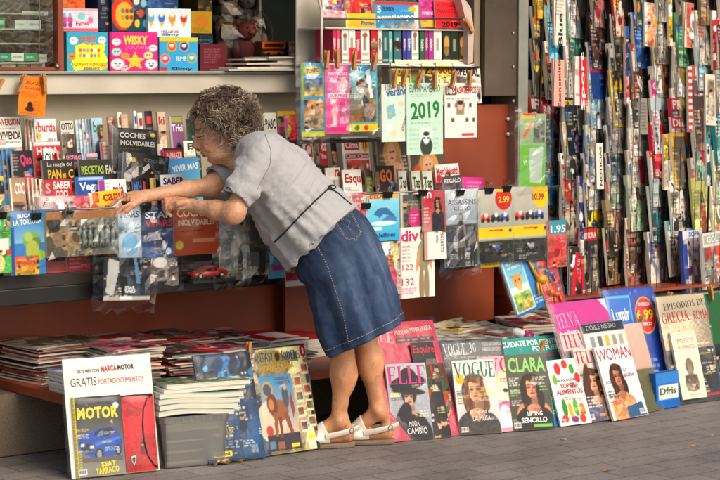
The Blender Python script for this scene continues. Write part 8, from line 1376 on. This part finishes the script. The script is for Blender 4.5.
# labels name no titles that are brands: say what each cover looks like instead
WORDS = [('card album pack titled FANTASY RIDERS with', 'card album pack with'), ('bagged children book LA TORTUGA with a green tortoise', 'bagged children book with a green tortoise'), ('the LA TORTUGA bag', 'the green tortoise book bag'), ('with white MARS lettering', 'with large top lettering'),
 ('titled STAR WARS in white on', 'with white and red title on'), ('titled COCHES INOLVIDABLES with', 'with pale two-line title and'), ('above the div cover', 'above the white 132 cover'), ('titled div in magenta with 132', 'with magenta title, 132'), ('game guide titled ASSASSINS CREED with', 'game guide with'),
 ('bread recipe book titled La magia del PAN en Casa', 'bread recipe book with a yellow title word'), ('recipe book titled RECETAS FACILES in green and white', 'recipe book with a green and white title'), ('the GRECIA Y ROMA card', 'the grey ancient history card'), ('the Grecia y Roma card', 'the grey ancient history card'), ('the GRECIA card', 'the grey ancient history card'), ('titled EPISODIOS DE GRECIA Y ROMA holding', 'with a red serif title, holding'),
 ('sheet titled PASATIEMPOS with', 'sheet with red heading and'), ('with MARCA MOTOR print holding', 'holding'), ('newspaper titled Economista between', 'newspaper between'), ('under the COCHES folder', 'under the tilted black folder'), ('the CLARA cover', 'the green-titled dark cover'), ('the VOGUE cover', 'the pale leather-jacket cover'), ('below the TELVA cover', 'below the red-titled hair-across-face cover'),
 ('dark APP lettering', 'dark lettering'), ('black MILITAR title', 'black title'), ('property magazine with red INVERSION title', 'property magazine with red title'), ('the white INVERSION magazine', 'the white property magazine'), ('between INVERSION and burda', 'between the property and sewing magazines'), ('side of burda', 'side of the white sewing magazine'), ('big red burda title', 'big red title'), ('music magazine titled OTTO behind the white burda', 'music magazine right of the white sewing magazine'), ('magazine titled Trici over', 'magazine with pale title over'),
 ('the black Quo cover', 'the black science cover'), ('magenta Quo title', 'magenta title'), ('tucked behind the PAN book', 'tucked behind the bread book'), ('the red PAPA cover', 'the red gossip cover'), ('red magazine titled PAPARAZZI above the blue VIVIR MAS cover', 'red gossip magazine above the blue health cover'), ('magazine titled VIVIR MAS with', 'magazine with'), ('the blue VIVIR MAS cover', 'the blue health cover'),
 ('beside the COC cover', 'beside the chocolate cake cover'), ('cooking magazine titled COC with', 'cooking magazine with'), ('between COC and the SABER COCINAR cover', 'left of the red cooking magazine'), ('with white SABER COCINAR lettering', 'with white two-line lettering'), ('below the SABER COCINAR cover', 'below the red cooking magazine'), ('white script title Vegan', 'slanting white script title'), ('white weekly titled mia in dark magenta', 'white weekly with dark magenta title'),
 ('red and blue MH letters', 'red and blue letters'), ('packs of gum on its shelves', 'with gum packs'), ('at the upper left, ', 'at the upper left, '), ('slice between MH and SABE covers', 'slice left of the purple-lettered puzzle magazine'), ('dark purple SABE lettering', 'dark purple lettering'), ('with black PA3C lettering', 'with black title'), ('of the white CI cover', 'of the white cinema cover'), ('with big red CI title', 'with big red two-letter title'), ('black strip right of CI', 'black strip right of the cinema magazine'),
 ('the white Clima cover', 'the white cover with a yellow 15'), ('with Clima in a red box', 'with a red title box'), ('between the white monthly and Esqu cover', 'right of the white monthly'), ('with red Esqu title', 'with large red title'), ('between Esqu and GQ covers', 'left of the orange-titled men\'s cover'), ('with big orange GQ title', 'with big orange title'), ('right of GQ, left copy', 'right of the orange-titled men\'s cover'), ('left of the Health cover', 'left of the fitness cover'), ('white tapas cover', 'white food cover'),
 ('car-MOTOR', 'car'), ('yellow-titled MOTOR magazine', 'yellow-titled motoring magazine'), ('yellow ELLE letters', 'yellow serif letters'), ('with red Esquire title behind', 'with plain red title behind'), ('magenta ELLE title', 'magenta serif title'), ('with green VOGUE title', 'with green serif title'), ('between the CLARA and vegetable covers', 'left of the vegetable cover'), ('with light green CLARA title', 'with light green title'), ('magazine titled SUPER ALIMENTOS covered', 'magazine covered'),
 ('upper pink-lettered TELVA copy behind the front TELVA cover', 'pink-lettered magazine behind the cover with hair across a face'), ('white TELVA magazine with', 'white fashion magazine with'), ('tall red WOMAN title', 'tall thin red title'), ('huge ELLE letters and PRIMERA TEMPORADA strip', 'huge serif letters and a dark red strip'), ('card with VOGUE 30 lettering behind the pale VOGUE cover', 'card reading 30 behind the pale leather-jacket cover'), ('magenta TELVA supplement card with pale lettering rising behind the TELVA cover', 'tall magenta supplement card with pale serif lettering'),
 ('toy box titled WISKY JOUWIE with', 'toy box with'), ('white WOMAN cover', 'white curly-haired woman cover'), ('with white Diez title', 'with white title'), ('with red CASON title', 'with red title'), ('with small red MUY', 'with small red title'), ('with pale CINEMA title', 'with pale title'), ('between bu and the black', 'left of the black'), ('left of the bu cover', 'left of the green-titled cover'), ('with green bu title', 'with green title'), ('the light blue bu cover', 'the green-titled light blue cover'), ('with red ki title', 'with red title'), ('above the word magia', 'above the bread recipe book'), ('the red m magazine', 'the red one-letter magazine'), ('blue pastimes magazine with white pasatiempos script', 'blue pastimes magazine with white script')]
for o in COL.objects:
    if 'label' in o:
        t_ = o['label']
        for a, b in WORDS: t_ = t_.replace(a, b)
        if t_ != o['label']: o['label'] = t_
